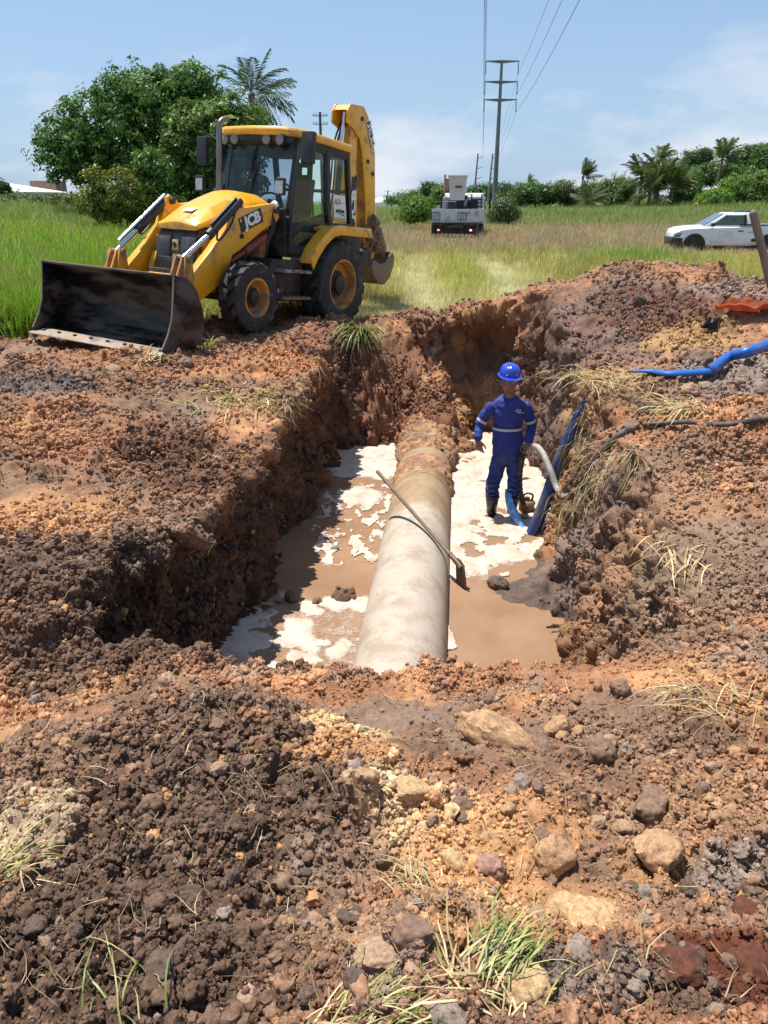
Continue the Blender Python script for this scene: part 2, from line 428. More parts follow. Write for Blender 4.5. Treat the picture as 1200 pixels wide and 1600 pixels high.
# the buried pipe shows as a ridge in the back slope
PX = lambda y: .05 + (y - 4.0) * .67 / 7.2
rid = -.98 + .70 * sst(10.0, 11.7, Y1) - ((X1 - PX(Y1) - .05) / .46) ** 2 * .5
m = (Y1 > 10.05) & (Y1 < 11.9) & (rid > Z1) & (np.abs(X1 - PX(Y1)) < .7)
Z1 = np.where(m, Z1 + (rid - Z1) * sst(10.05, 10.3, Y1) * sst(.7, .4, np.abs(X1 - PX(Y1))), Z1)
# undercut walls: push the face of the wall back into the bank
z_fr = np.clip((Z1 - WATER) / 1.4, 0, 1.2)
band = sst(.0, .25, t) * sst(1.0, .6, t)
push = band * (ww < .7) * (.05 + .09 * sst(-.3, -.6, X1) + .16 * fbm(X1 * 1.3, Y1 * 1.3, Z1 * .5, 1.1, 3, .5, 12))
for cx, cy, cz, rr, aa in ((1.45, 11.25, -.15, .42, .75), (1.85, 11.1, -.35, .3, .5), (.22, 10.5, -.72, .2, .45), (1.05, 10.95, -.85, .2, .5), (2.1, 9.6, -.5, .28, .3), (1.95, 8.3, -1.0, .3, .3), (1.85, 7.5, -.55, .25, .25), (-.95, 6.9, -.6, .45, .22), (-1.3, 4.5, -.9, .5, .3), (-.75, 8.8, -.8, .5, .15)):
    push = push + aa * np.exp(-(((X1 - cx) ** 2 + (Y1 - cy) ** 2 + (Z1 - cz) ** 2) / rr ** 2)) * sst(0, .2, t) * sst(1.0, .78, t)
X1 = X1 + gx_ * push; Y1 = Y1 + gy_ * push
dd = poly_d(X1 + .25 * fbm(X1, Y1, X1 * 0, 1.2, 2, .5, 50), Y1 + .25 * fbm(X1, Y1, X1 * 0, 1.2, 2, .5, 51), DIRT)
Z1 = np.where(dd > -.6, Z1 * sst(.45, -.6, dd) + -.16 * sst(-.1, .5, dd), Z1)
def grid_n(X, Y, Z):
    a = np.stack([np.gradient(X, axis=1), np.gradient(Y, axis=1), np.gradient(Z, axis=1)], -1)
    b = np.stack([np.gradient(X, axis=0), np.gradient(Y, axis=0), np.gradient(Z, axis=0)], -1)
    n = np.cross(a, b); return n / np.maximum(np.linalg.norm(n, axis=-1, keepdims=True), 1e-9)
def lump(X, Y, Z, s, k, lo=.35):
    f, r = cell(X / s, Y / s, Z / s, k)
    rad = .35 + .45 * r
    return np.where(r > lo, np.sqrt(np.clip(1 - (f / rad) ** 2, 0, 1)) * rad, 0.)
# how broken the soil is, 0 = smeared mud, 1 = loose clods
rough = np.clip(.62 + .9 * fbm(X1, Y1, Z1, .9, 3, .5, 61), .12, 1)
for u, v, z, r, val in ((600, 1075, -.15, .3, .15), (1130, 850, -.1, .6, .3), (950, 1010, -.15, .22, .2), (330, 1330, .15, .5, .8), (800, 910, -1.4, .6, .1), (430, 540, .2, .5, .75), (960, 500, .7, .9, .55)):
    c = at_z(u, v, z); q = np.exp(-(((X1 - c.x) / r) ** 2 + ((Y1 - c.y) / (r * 1.2)) ** 2)); rough = rough * (1 - q) + val * q
rough = rough * np.where(zt < .06, .6, 1)
far = sst(1.5, 9, Y1)
hd = (.10 * fbm(X1, Y1, Z1, 1.7, 5, .58, 70) - .10 * np.abs(fbm(X1, Y1, Z1, 3.2, 4, .55, 76)))
nrm = grid_n(X1, Y1, Z1)
hd = hd * (.55 + .45 * rough)
jx, jy, jz = (fbm(X1, Y1, Z1, 7, 3, .6, 150 + q) for q in range(3))
msk = sst(-.12, .22, fbm(X1, Y1, Z1, 1.3, 3, .55, 160)); ms2 = sst(-.15, .2, fbm(X1, Y1, Z1, 2.6, 3, .55, 164))
bl = lambda s, kk, a: blocks((X1 + a * jx) / s, (Y1 + a * jy) / s, (Z1 + a * jz) / s, kk)
hd += bl(.42, 80, .10) * .13 * rough * msk * (.35 + .65 * far)
hd += bl(.17, 81, .05) * .075 * rough * (.25 + .75 * ms2)
hd += bl(.07, 82, .022) * .030 * rough * (1 - .45 * far)
hd += lump(X1, Y1, Z1, .10, 85, .6) * .05 * rough
wall = sst(.85, .45, np.abs(nrm[..., 2]))
hd += (.028 * fbm(X1, Y1, Z1, 9, 4, .62, 84) + .016 * fbm(X1, Y1, Z1, 32, 3, .6, 88)) * (.35 + .65 * rough)
hd += wall * (.045 * fbm(X1, Y1, Z1 * .35, 6, 3, .6, 64) - .07 * np.abs(fbm(X1, Y1, Z1 * .55, 2.6, 4, .6, 66)) + bl(.13, 83, .05) * .06 + bl(.34, 79, .1) * .10)
hd *= sst(.35, .0, dd)
hd = np.where(zt < .02, hd * .55, hd)
X2, Y2, Z2 = X1 + nrm[..., 0] * hd, Y1 + nrm[..., 1] * hd, Z1 + nrm[..., 2] * hd
# soil colours: what was dug from which depth lies in patches; left wall also coloured for shade
n1 = fbm(X2, Y2, Z2, 1.1, 4, .55, 90); n2 = fbm(X2, Y2, Z2, 2.7, 4, .6, 95); n3 = fbm(X2, Y2, Z2, 9, 3, .6, 99)
col = np.empty(X2.shape + (3,)); col[:] = MD
def lay(c, w):
    global col
    w = np.clip(w, 0, 1)[..., None]; col = col * (1 - w) + np.array(c) * w
lay(RO, sst(-.15, .2, n1)); lay(DK, sst(.06, .3, n2 - .3 * n1) * .55); lay(OR, sst(.12, .36, n1 * .6 + n2 * .5) * .7); lay(GY, sst(.2, .42, fbm(X2, Y2, Z2, 1.9, 4, .6, 104)) * .55)
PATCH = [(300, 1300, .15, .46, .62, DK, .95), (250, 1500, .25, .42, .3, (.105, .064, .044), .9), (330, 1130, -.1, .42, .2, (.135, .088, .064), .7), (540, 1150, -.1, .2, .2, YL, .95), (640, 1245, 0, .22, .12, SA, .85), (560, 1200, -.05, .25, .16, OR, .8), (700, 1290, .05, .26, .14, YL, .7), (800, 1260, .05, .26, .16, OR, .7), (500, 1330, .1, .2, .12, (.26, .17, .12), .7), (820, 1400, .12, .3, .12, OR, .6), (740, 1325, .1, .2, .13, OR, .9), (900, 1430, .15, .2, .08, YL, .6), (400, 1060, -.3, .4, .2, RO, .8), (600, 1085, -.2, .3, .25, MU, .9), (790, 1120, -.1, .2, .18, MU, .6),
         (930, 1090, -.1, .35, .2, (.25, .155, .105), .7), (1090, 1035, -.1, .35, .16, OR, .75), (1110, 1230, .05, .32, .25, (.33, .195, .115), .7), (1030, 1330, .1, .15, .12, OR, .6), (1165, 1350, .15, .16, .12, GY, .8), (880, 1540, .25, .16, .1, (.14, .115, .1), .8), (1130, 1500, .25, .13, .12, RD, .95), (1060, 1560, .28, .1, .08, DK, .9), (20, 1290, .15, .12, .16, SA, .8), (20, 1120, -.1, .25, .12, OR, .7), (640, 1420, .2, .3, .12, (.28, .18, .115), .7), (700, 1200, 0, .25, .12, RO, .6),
         (90, 800, 0, .5, .4, OR, .55), (250, 700, 0, 1.2, .7, RO, .7), (60, 610, .1, .5, .4, (.12, .10, .095), .7), (180, 960, -.3, .7, .5, (.125, .078, .055), .9), (480, 545, .2, 1.0, .7, (.42, .195, .09), .9), (430, 620, 0, .6, .5, (.33, .19, .10), .6), (330, 800, -.6, .7, .8, (.12, .062, .040), .85), (200, 560, .12, 1.2, .5, RO, .6),  # the patch on the left pit wall is darkened to stand for its shade
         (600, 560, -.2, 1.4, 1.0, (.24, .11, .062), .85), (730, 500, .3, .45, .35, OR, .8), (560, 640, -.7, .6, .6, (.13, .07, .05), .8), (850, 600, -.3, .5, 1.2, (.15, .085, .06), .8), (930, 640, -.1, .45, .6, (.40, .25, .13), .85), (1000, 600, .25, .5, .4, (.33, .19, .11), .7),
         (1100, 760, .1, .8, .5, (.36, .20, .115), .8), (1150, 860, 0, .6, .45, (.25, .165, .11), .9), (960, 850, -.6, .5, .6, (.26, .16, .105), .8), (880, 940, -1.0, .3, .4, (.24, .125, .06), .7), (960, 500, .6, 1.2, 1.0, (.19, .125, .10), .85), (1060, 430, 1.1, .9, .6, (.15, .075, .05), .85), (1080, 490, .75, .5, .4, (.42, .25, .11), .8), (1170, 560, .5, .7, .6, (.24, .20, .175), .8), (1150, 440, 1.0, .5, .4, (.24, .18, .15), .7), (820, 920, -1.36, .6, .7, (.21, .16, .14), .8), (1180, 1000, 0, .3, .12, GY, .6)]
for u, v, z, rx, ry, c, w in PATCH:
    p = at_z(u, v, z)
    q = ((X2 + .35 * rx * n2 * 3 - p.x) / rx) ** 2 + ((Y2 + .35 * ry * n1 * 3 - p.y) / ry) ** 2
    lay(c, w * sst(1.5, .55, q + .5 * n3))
lay((.085, .047, .032), sst(.05, .2, t) * sst(.97, .8, t) * sst(-.3, -.5, X1) * (.75 + .6 * n2))  # shade of the left pit wall painted into the soil colour of its face
wet = sst(WATER + .16, WATER + .02, Z2 + .06 * n2)
col *= (1 - .45 * wet)[..., None]
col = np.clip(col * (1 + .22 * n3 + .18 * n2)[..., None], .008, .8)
idx = np.arange(NX * NY).reshape(NY, NX)
quads = np.stack([idx[:-1, :-1], idx[:-1, 1:], idx[1:, 1:], idx[1:, :-1]], -1)
keep = (dd < .42); kq = keep[:-1, :-1] | keep[1:, 1:]
quads = quads[kq].reshape(-1, 4)
def np_mesh(name, co, faces, n=4):
    me = bpy.data.meshes.new(name)
    co = np.asarray(co, np.float32).reshape(-1, 3); faces = np.asarray(faces, np.int32).reshape(-1, n)
    me.vertices.add(len(co)); me.vertices.foreach_set('co', co.ravel())
    me.loops.add(faces.size); me.loops.foreach_set('vertex_index', faces.ravel())
    me.polygons.add(len(faces)); me.polygons.foreach_set('loop_start', np.arange(0, faces.size, n, dtype=np.int32))
    me.polygons.foreach_set('use_smooth', np.ones(len(faces), bool))
    me.update(calc_edges=True); me.validate()
    return me
def set_col(me, c, nm='col'):
    a = me.attributes.new(nm, 'FLOAT_COLOR', 'POINT'); c = np.asarray(c, np.float32).reshape(-1, 3)
    a.data.foreach_set('color', np.c_[c, np.ones(len(c), np.float32)].ravel())
CO = np.stack([X2, Y2, Z2], -1).reshape(-1, 3)
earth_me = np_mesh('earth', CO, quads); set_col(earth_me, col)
def soil_mat(name, inst):
    m, nt, b = new_mat(name)
    at = nd(nt, 'ShaderNodeAttribute', attribute_name='col', attribute_type='INSTANCER' if inst else 'GEOMETRY')
    tc = nt.nodes.new('ShaderNodeNewGeometry').outputs['Position'] if not inst else nt.nodes.new('ShaderNodeTexCoord').outputs['Object']
    s = 1 if not inst else .05
    f = noise(nt, tc, 38 * s, 9, .7); g = noise(nt, tc, 150 * s, 6, .7)
    c = mixc(nt, 1.0, at.outputs['Color'], ramp(nt, f, .28, .72, (.62, .60, .58), (1.34, 1.36, 1.38)), 'MULTIPLY')
    c = mixc(nt, 1.0, c, ramp(nt, g, .25, .75, (.66, .66, .66), (1.32, 1.32, 1.32)), 'MULTIPLY')
    c = mixc(nt, mixc(nt, 1.0, ramp(nt, noise(nt, tc, 300 * s, 3, .6), .66, .74), ramp(nt, noise(nt, tc, 9 * s, 4, .6), .42, .66), 'MULTIPLY'), c, (.46, .40, .34))
    nt.links.new(c, b.inputs['Base Color']); b.inputs['Roughness'].default_value = .93; b.inputs['Specular IOR Level'].default_value = .25
    h = mixc(nt, .45, noise(nt, tc, 85 * s, 8, .75), noise(nt, tc, 260 * s, 4, .7))
    bump(nt, b, h, 1.0, .011 if not inst else .0016)
    return m
M_SOIL = soil_mat('loose soil', False); M_CRUMB = soil_mat('crumbled soil', True)
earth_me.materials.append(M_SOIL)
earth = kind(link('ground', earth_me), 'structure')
E_BVH = BVHTree.FromPolygons(CO.tolist(), quads.tolist())
def drop(x, y, up=4.0, dflt=0.0):
    h = E_BVH.ray_cast(Vector((x, y, up)), Vector((0, 0, -1)))
    return h[0] if h[0] else Vector((x, y, dflt))
def hit(u, v):                                                   # the spot of earth seen at a pixel
    h = E_BVH.ray_cast(EYE, ray(u, v).normalized())
    return (h[0], h[1]) if h[0] else (at_z(u, v, 0), Vector((0, 0, 1)))
# --- crumbs: the loose grains and clods on the dug soil
def crumb(seed, sub=3, flat=.8):
    b = B(); b.ico((0, 0, 0), 1, sub)
    P = np.array([v.co[:] for v in b.bm.verts]); r = np.random.default_rng(seed); o = r.uniform(-50, 50, 3)
    q = .72 + .45 * fbm(P[:, 0] + o[0], P[:, 1] + o[1], P[:, 2] + o[2], 1.0, 3, .6, seed) + .24 * fbm(P[:, 0] + o[0], P[:, 1] + o[1], P[:, 2] + o[2], 3.3, 2, .6, seed + 3) + .42 * lump(P[:, 0] + o[0], P[:, 1] + o[1], P[:, 2] + o[2], .70, seed + 7, .3) + .36 * lump(P[:, 0] + o[0], P[:, 1] + o[1], P[:, 2] + o[2], .36, seed + 8, .25)
    for v, f in zip(b.bm.verts, q): v.co = Vector((v.co.x, v.co.y * r.uniform(.85, 1), v.co.z * flat)) * f
    return b
vari = [crumb(200 + i).mesh('soil_crumb', M_CRUMB, ang=70) for i in range(6)]
nz = grid_n(X2, Y2, Z2)[..., 2]
fy, fx = np.meshgrid(np.arange(NY - 1), np.arange(NX - 1), indexing='ij')
area = np.linalg.norm(np.cross(np.stack([np.diff(X2, axis=1)[:-1], np.diff(Y2, axis=1)[:-1], np.diff(Z2, axis=1)[:-1]], -1), np.stack([np.diff(X2, axis=0)[:, :-1], np.diff(Y2, axis=0)[:, :-1], np.diff(Z2, axis=0)[:, :-1]], -1)), axis=-1)
dist = np.hypot(np.hypot(X2, Y2), Z2 - CAM_H)[:-1, :-1]
Dn = 4200 / (1 + (dist / 1.9) ** 2.3)
w = area * Dn * np.clip(rough[:-1, :-1] - .15, 0, 1) * (.28 + sst(-.12, .22, fbm(X2, Y2, Z2, 2.2, 3, .6, 140)[:-1, :-1])) * (Z2[:-1, :-1] > WATER + .03) * kq * (.35 + .65 * sst(.25, .7, nz[:-1, :-1])) * (np.abs(X2[:-1, :-1]) < 1.7 + .66 * Y2[:-1, :-1]) * (Y2[:-1, :-1] > .55)
N_CR = 340000
pick = rng.choice(w.size, N_CR, p=(w / w.sum()).ravel())
a, b2 = rng.random(N_CR), rng.random(N_CR)
iy, ix = np.unravel_index(pick, w.shape)
P00, P01, P10 = (np.stack([X2, Y2, Z2], -1)[iy, ix], np.stack([X2, Y2, Z2], -1)[iy, ix + 1], np.stack([X2, Y2, Z2], -1)[iy + 1, ix])
cp = P00 + (P01 - P00) * a[:, None] + (P10 - P00) * b2[:, None]
cd = dist[iy, ix]
size = (.0017 + .0012 * cd) * np.exp(rng.normal(-.05, .6, N_CR)) * (.6 + .6 * rough[iy, ix])
size = np.minimum(size, .03) * (.6 + .4 * sst(.2, .7, nz[iy, ix]))
cp = cp + grid_n(X2, Y2, Z2)[iy, ix] * (size * .35)[:, None]
cc = col[iy, ix] * np.exp(rng.normal(.06, .16, N_CR))[:, None] * np.array([1, 1, 1])
tint = rng.random(N_CR); cc = np.where((tint < .025)[:, None], np.array(OR) * .8, cc); cc = np.where((tint > .98)[:, None], np.array(GY), cc)
instancer('soil_crumbs', cp, rng.uniform(0, 6.28, (N_CR, 3)), np.stack([size * rng.uniform(.8, 1.25, N_CR)] * 3, -1), np.clip(cc, .008, .7), rng.integers(0, 6, N_CR), vari)

# ================================================================== water and foam in the pit
m, nt, b = new_mat('muddy water')
pos = nt.nodes.new('ShaderNodeNewGeometry').outputs['Position']
c = mixc(nt, ramp(nt, noise(nt, pos, 1.3, 5, .6), .3, .7), (.235, .135, .075), (.33, .205, .125))
nt.links.new(c, b.inputs['Base Color']); b.inputs['Roughness'].default_value = .07; b.inputs['IOR'].default_value = 1.33
bump(nt, b, noise(nt, pos, 9, 4, .5), .12, .02)
M_WATER = m
bb = B(); bb.rings([[Vector((-2.6, 2.9, WATER)), Vector((3.2, 2.9, WATER))], [Vector((-2.6, 12.2, WATER)), Vector((3.2, 12.2, WATER))]], cap=False, closed=False)
kind(bb.obj('water', M_WATER), 'structure')
m, nt, b = new_mat('scum foam')
pos = nt.nodes.new('ShaderNodeNewGeometry').outputs['Position']
c = mixc(nt, ramp(nt, noise(nt, pos, 5, 7, .65), .36, .66), (.47, .36, .28), (.62, .525, .45))
c = mixc(nt, ramp(nt, noise(nt, pos, 2.2, 6, .65), .56, .70), c, (.40, .265, .165))
nt.links.new(c, b.inputs['Base Color']); b.inputs['Roughness'].default_value = .75
bump(nt, b, noise(nt, pos, 60, 5, .7), .35, .01)
vo = nt.nodes.new('ShaderNodeTexVoronoi'); vo.feature = 'DISTANCE_TO_EDGE'; vo.inputs['Scale'].default_value = 5.2
wv = mixc(nt, .16, pos, nd(nt, 'ShaderNodeTexNoise', Scale=3.5).outputs['Color'], 'ADD'); nt.links.new(wv, vo.inputs['Vector'])
c2_ = mixc(nt, mixc(nt, 1.0, ramp(nt, vo.outputs['Distance'], .0, .055, (.75, .75, .75), (0, 0, 0)), ramp(nt, noise(nt, pos, 1.7, 4, .6), .42, .6), 'MULTIPLY'), c, (.34, .225, .15))
nt.links.new(c2_, b.inputs['Base Color'])
fa = nd(nt, 'ShaderNodeAttribute', attribute_name='foam')                      # how thick the film is: thin film breaks into lace
ad = nd(nt, 'ShaderNodeMath', operation='MULTIPLY_ADD'); nt.links.new(noise(nt, pos, 34, 8, .78), ad.inputs[0]); ad.inputs[1].default_value = .9; ad.inputs[2].default_value = -.45
a2 = nd(nt, 'ShaderNodeMath', operation='ADD'); nt.links.new(fa.outputs['Fac'], a2.inputs[0]); nt.links.new(ad.outputs[0], a2.inputs[1])
al = ramp(nt, a2.outputs[0], .34, .60); tr = nt.nodes.new('ShaderNodeBsdfTransparent'); mxs = nt.nodes.new('ShaderNodeMixShader')
nt.links.new(al, mxs.inputs[0]); nt.links.new(tr.outputs[0], mxs.inputs[1]); nt.links.new(b.outputs[0], mxs.inputs[2]); nt.links.new(mxs.outputs[0], [n for n in nt.nodes if n.type == 'OUTPUT_MATERIAL'][0].inputs['Surface'])
M_FOAM = m
fxx = np.arange(-1.5, 2.4, .0105); fyy = np.arange(3.9, 11.0, .0135)
FX, FY = np.meshgrid(fxx, fyy); Z0 = FX * 0
right = sst(-.02, .05, FX - PX(FY))
na = fbm(FX, FY, Z0, 1.5, 5, .6, 120); nb = fbm(FX, FY, Z0, 5, 4, .55, 126); nc = fbm(FX * 1.0, FY * .8, Z0, 2.6, 3, .5, 133)
c1, r1 = cell((FX + .16 * nb + .05 * na) / .30, (FY + .2 * nc) / .42, Z0 + .5, 7)
c2, r2 = cell((FX + .02 * nb) / .085, (FY + .02 * na) / .11, Z0 + .5, 9)
crack = sst(.42, .60, c1 + .12 * nb)
Lw = sst(8.75, 9.15, FY + .3 * na)                                            # solid sheet at the far end of the left pool
Lb = np.exp(-((FX + .3) / .3) ** 2 - ((FY - 8.35) / .3) ** 2) * 1.1
Ls = sst(-1.05, -.45, FX + .4 * nc) * sst(6.3, 6.7, FY) * sst(9.1, 8.4, FY) * sst(-.42, -.1, nc + .25 * na) * sst(-.02, .10, fbm(FX * 1.5 + .05 * nb, FY * .75, Z0, 5.5, 4, .6, 170) + .12 * nc)
Ln = sst(6.05, 5.75, FY + .2 * na) * (1 - .62 * crack) * sst(-.7, -.45, na + .15)
left_f = np.maximum(np.maximum(Lw * (1 - .3 * crack), Lb), np.maximum(Ls, Ln))
Rw = sst(6.25, 6.65, FY + .35 * na + .25 * (FX < 1.0)) * sst(.34, .2, na * .8 + nb * .3) * (1 - .35 * sst(.5, .62, c1 + .1 * nb))
Rw = Rw * (1 - sst(1.3, .5, ((FX - 1.35) / .42) ** 2 + ((FY - 7.45) / .5) ** 2) * sst(-.1, .25, nb + nc))
Rn = sst(1.0, .8, ((FX - .4) / .2) ** 2 + ((FY - 5.15) / .3) ** 2 + nb) + sst(.10, .2, nb + .3 * na) * sst(6.5, 6.2, FY) * sst(5.9, 6.2, FY) * (FX < 1.2)
F = left_f * (1 - right) + np.maximum(Rw, Rn) * right
F = F + .14 * nb + .10 * fbm(FX, FY, Z0, 14, 3, .6, 151)
FTH = .22
fgy, fgx = np.gradient(F, .0135, .0105); g2 = np.maximum(fgx ** 2 + fgy ** 2, 1e-3)
stp = np.where(F < FTH, (FTH - F), 0) / g2; FX = FX + np.clip(stp * fgx, -.012, .012); FY = FY + np.clip(stp * fgy, -.012, .012)
fz = WATER + .004 + .012 * sst(.42, .8, F) + .003 * nb
ii = np.arange(FX.size).reshape(FX.shape)
Fm = (F > FTH).astype(int); Fm = Fm[:-1, :-1] + Fm[1:, :-1] + Fm[:-1, 1:] + Fm[1:, 1:]
fq = np.stack([ii[:-1, :-1], ii[:-1, 1:], ii[1:, 1:], ii[1:, :-1]], -1)[Fm >= 2]
used = np.unique(fq); remap = np.full(FX.size, -1, np.int64); remap[used] = np.arange(len(used))
fm = np_mesh('foam', np.stack([FX, FY, fz], -1).reshape(-1, 3)[used], remap[fq]); fm.materials.append(M_FOAM)
fat = fm.attributes.new('foam', 'FLOAT', 'POINT'); fat.data.foreach_set('value', np.clip(F, 0, 1).ravel()[used].astype(np.float32))
kind(link('foam', fm), 'stuff')

# ================================================================== the water main
m, nt, b = new_mat('weathered main')
tc = nt.nodes.new('ShaderNodeTexCoord').outputs['Object']
sp = nd(nt, 'ShaderNodeSeparateXYZ'); nt.links.new(tc, sp.inputs[0])
wob = nd(nt, 'ShaderNodeMath', operation='MULTIPLY_ADD'); nt.links.new(noise(nt, tc, 2.4, 5, .65), wob.inputs[0]); wob.inputs[1].default_value = 1.6; nt.links.new(sp.outputs['Y'], wob.inputs[2])
zone = nd(nt, 'ShaderNodeMapRange', clamp=True); nt.links.new(wob.outputs[0], zone.inputs['Value'])
for kk, vv in (('From Min', 3.75), ('From Max', 4.15)): zone.inputs[kk].default_value = vv
pale = mixc(nt, ramp(nt, noise(nt, tc, 3.2, 9, .74), .47, .60), (.43, .37, .30), (.34, .265, .195))
pale = mixc(nt, ramp(nt, noise(nt, tc, 11, 8, .75), .63, .69), pale, (.19, .135, .10))
tan = mixc(nt, ramp(nt, noise(nt, tc, 4.5, 8, .7), .35, .66), (.36, .255, .15), (.23, .145, .08))
tan = mixc(nt, ramp(nt, noise(nt, tc, 30, 5, .7), .62, .72), tan, (.15, .09, .05))
nt.links.new(mixc(nt, zone.outputs[0], pale, tan), b.inputs['Base Color']); b.inputs['Roughness'].default_value = .85
bump(nt, b, noise(nt, tc, 26, 7, .7), .3, .01)
PIPE_M = m
pipe = thing('concrete_pipe', 'large pale pipe laid along the bottom of the flooded pit', 'pipe', (PX(4.0), 4.0, -1.40), -math.atan2(.67, 7.2))
PR, PL = .355, 7.6
b = B(); rr = []
for i in range(97):
    y = PL * i / 96
    r = PR + (.004 if abs(y - 2.42) < .03 else 0)
    rr.append([Vector((r * math.cos(a_), y, r * math.sin(a_))) for a_ in [q * 2 * PI / 72 for q in range(72)]])
b.rings(rr, cap=False); b.obj('shell', PIPE_M, pipe)
def cake(y0, y1, th, seed, a0=-.2, a1=3.3, thr=.0):
    ys = np.arange(y0, y1, .014); an = np.arange(a0, a1, .03)
    A, Yc = np.meshgrid(an, ys); xs, zs = np.cos(A) * PR, np.sin(A) * PR
    e = sst(y0, y0 + .15, Yc) * sst(y1, y1 - .12, Yc) * sst(a0, a0 + .5, A) * sst(a1, a1 - .5, A)
    hh = e * (.55 + 1.0 * fbm(xs, Yc, zs, 3, 4, .6, seed)) + .5 * e * lump(xs, Yc, zs, .06, seed + 9) - .22
    hh = hh * th
    q = PR + hh
    ii = np.arange(A.size).reshape(A.shape); f = np.stack([ii[:-1, :-1], ii[:-1, 1:], ii[1:, 1:], ii[1:, :-1]], -1)[(hh[:-1, :-1] > -.006)]
    me = np_mesh('earth_cake', np.stack([np.cos(A) * q, Yc, np.sin(A) * q], -1), f.reshape(-1, 4))
    n_ = fbm(xs, Yc, zs, 5, 3, .6, seed + 2)
    set_col(me, (np.array(MD) * 1.2)[None, :] * np.ones(A.size)[:, None] + (sst(-.05, .25, n_).ravel()[:, None]) * (np.array(OR) - np.array(MD)) * .6)
    me.materials.append(M_SOIL)
    return link('earth_cake', me, pipe)
cake(4.25, 5.0, .055, 300); cake(5.15, 7.4, .10, 310, -.4, 3.5); cake(6.0, 7.6, .16, 320, .1, 3.0)
b = B()
for i in range(60):                                                            # straw stuck in a band round the pipe
    y = 4.25 + random.gauss(0, .05); a0 = random.uniform(.35, 2.5); a1 = a0 + random.uniform(.3, .7); s = random.uniform(-.25, .25)
    b.tube([Vector((math.cos(a_) * (PR + .008), y + s * (a_ - a0) * .3, math.sin(a_) * (PR + .008))) for a_ in np.linspace(a0, a1, 5)], .0025, 4)
M_STRAW = mk('dry straw', (.52, .39, .20), .85, var=.35, scale=3)
kind(b.obj('straw_band', M_STRAW, pipe), 'stuff')
# ================================================================== the field
def field_look(x, y):                                            # colour of the grass there, its height, and how much of it is dead
    z0 = x * 0
    a = fbm(x, y, z0, .16, 3, .55, 400); b_ = fbm(x, y, z0, .6, 3, .55, 405); c_ = fbm(x, y, z0, 1.7, 2, .55, 409)
    c = np.empty(x.shape + (3,)); c[:] = (.36, .345, .10)
    h = np.full(x.shape, .34)
    def put(cc, hh, w):
        nonlocal c, h
        w = np.clip(w, 0, 1); c = c * (1 - w[..., None]) + np.array(cc) * w[..., None]; h = h * (1 - w) + hh * w
    put((.56, .49, .21), .26, sst(-.35, .1, b_ + a) * .85)
    put((.40, .39, .085), .32, sst(.05, .25, c_ + .5 * a))
    w = sst(24, 30, y + 6 * a) * sst(70, 46, y + 8 * a) * sst(-6, -1, x)
    put((.38, .305, .20), .36, w * (.8 + .5 * b_))
    put((.21, .26, .09), .4, sst(46, 60, y + 5 * b_))
    put((.15, .235, .06), .5, sst(60, 85, y + 6 * b_) * .7)
    for cx, sl, wd in ((.95, .035, .62), (2.75, .06, .7)):         # two pale wheel tracks leading to the lorry
        put((.80, .74, .48), .14, np.exp(-((x - cx - sl * (y - 16) - .25 * c_) / wd) ** 2) * sst(29, 21, y) * (1.0 + .5 * c_))
    put((.42, .44, .05), .36, np.exp(-((x - 1.75 - .05 * (y - 16)) / .7) ** 2 - ((y - 20) / 4.5) ** 2) * .8)
    put((.19, .34, .06), .5, np.exp(-((x - 8.0) / 1.7) ** 2 - ((y - 25) / 2.6) ** 2) * (.9 + .5 * c_))
    put((.66, .58, .33), .12, sst(16.5, 13.6, y + .8 * c_) * sst(-1.6, -.6, x) * .9)
    lf = sst(-2.6, -4.6, x + .05 * (y - 13) + .4 * c_)
    put((.20, .345, .035), .55, lf * sst(46, 30, y))
    put((.28, .39, .045), .5, lf * sst(-.1, .25, b_) * sst(46, 30, y) * .8)
    put((.24, .22, .09), .4, lf * sst(.18, .34, fbm(x, y, z0, .33, 3, .5, 421)) * .7)
    put((.20, .30, .085), .5, lf * sst(34, 42, y))
    return c, h
fy_ = np.concatenate([np.arange(8, 40, .4), np.arange(40, 110, 1.6), np.geomspace(110, 1500, 40)])
fx_ = np.concatenate([-np.geomspace(60, 1300, 24)[::-1], np.arange(-59.2, 60, .8), np.geomspace(60.4, 1300, 30)])
GX, GY_ = np.meshgrid(fx_, fy_)
fc, _ = field_look(GX, GY_)
gz = field_z(GX, GY_)
ii = np.arange(GX.size).reshape(GX.shape)
inside = poly_d(GX, GY_, DIRT) < -.75
hole = inside[:-1, :-1] & inside[1:, 1:] & inside[1:, :-1] & inside[:-1, 1:]
fq = np.stack([ii[:-1, :-1], ii[:-1, 1:], ii[1:, 1:], ii[1:, :-1]], -1)[~hole]
fme = np_mesh('field', np.stack([GX, GY_, gz], -1), fq); set_col(fme, np.clip(fc * .62, .01, 1))
m, nt, b = new_mat('grassy soil')
at = nd(nt, 'ShaderNodeAttribute', attribute_name='col'); pos = nt.nodes.new('ShaderNodeNewGeometry').outputs['Position']
c = mixc(nt, 1.0, at.outputs['Color'], ramp(nt, noise(nt, pos, 5, 8, .7), .3, .7, (.5, .5, .5), (1.5, 1.5, 1.5)), 'MULTIPLY')
nt.links.new(c, b.inputs['Base Color']); b.inputs['Roughness'].default_value = .95
bump(nt, b, noise(nt, pos, 14, 6, .7), .8, .05)
fme.materials.append(m)
kind(link('grass_field', fme), 'structure')
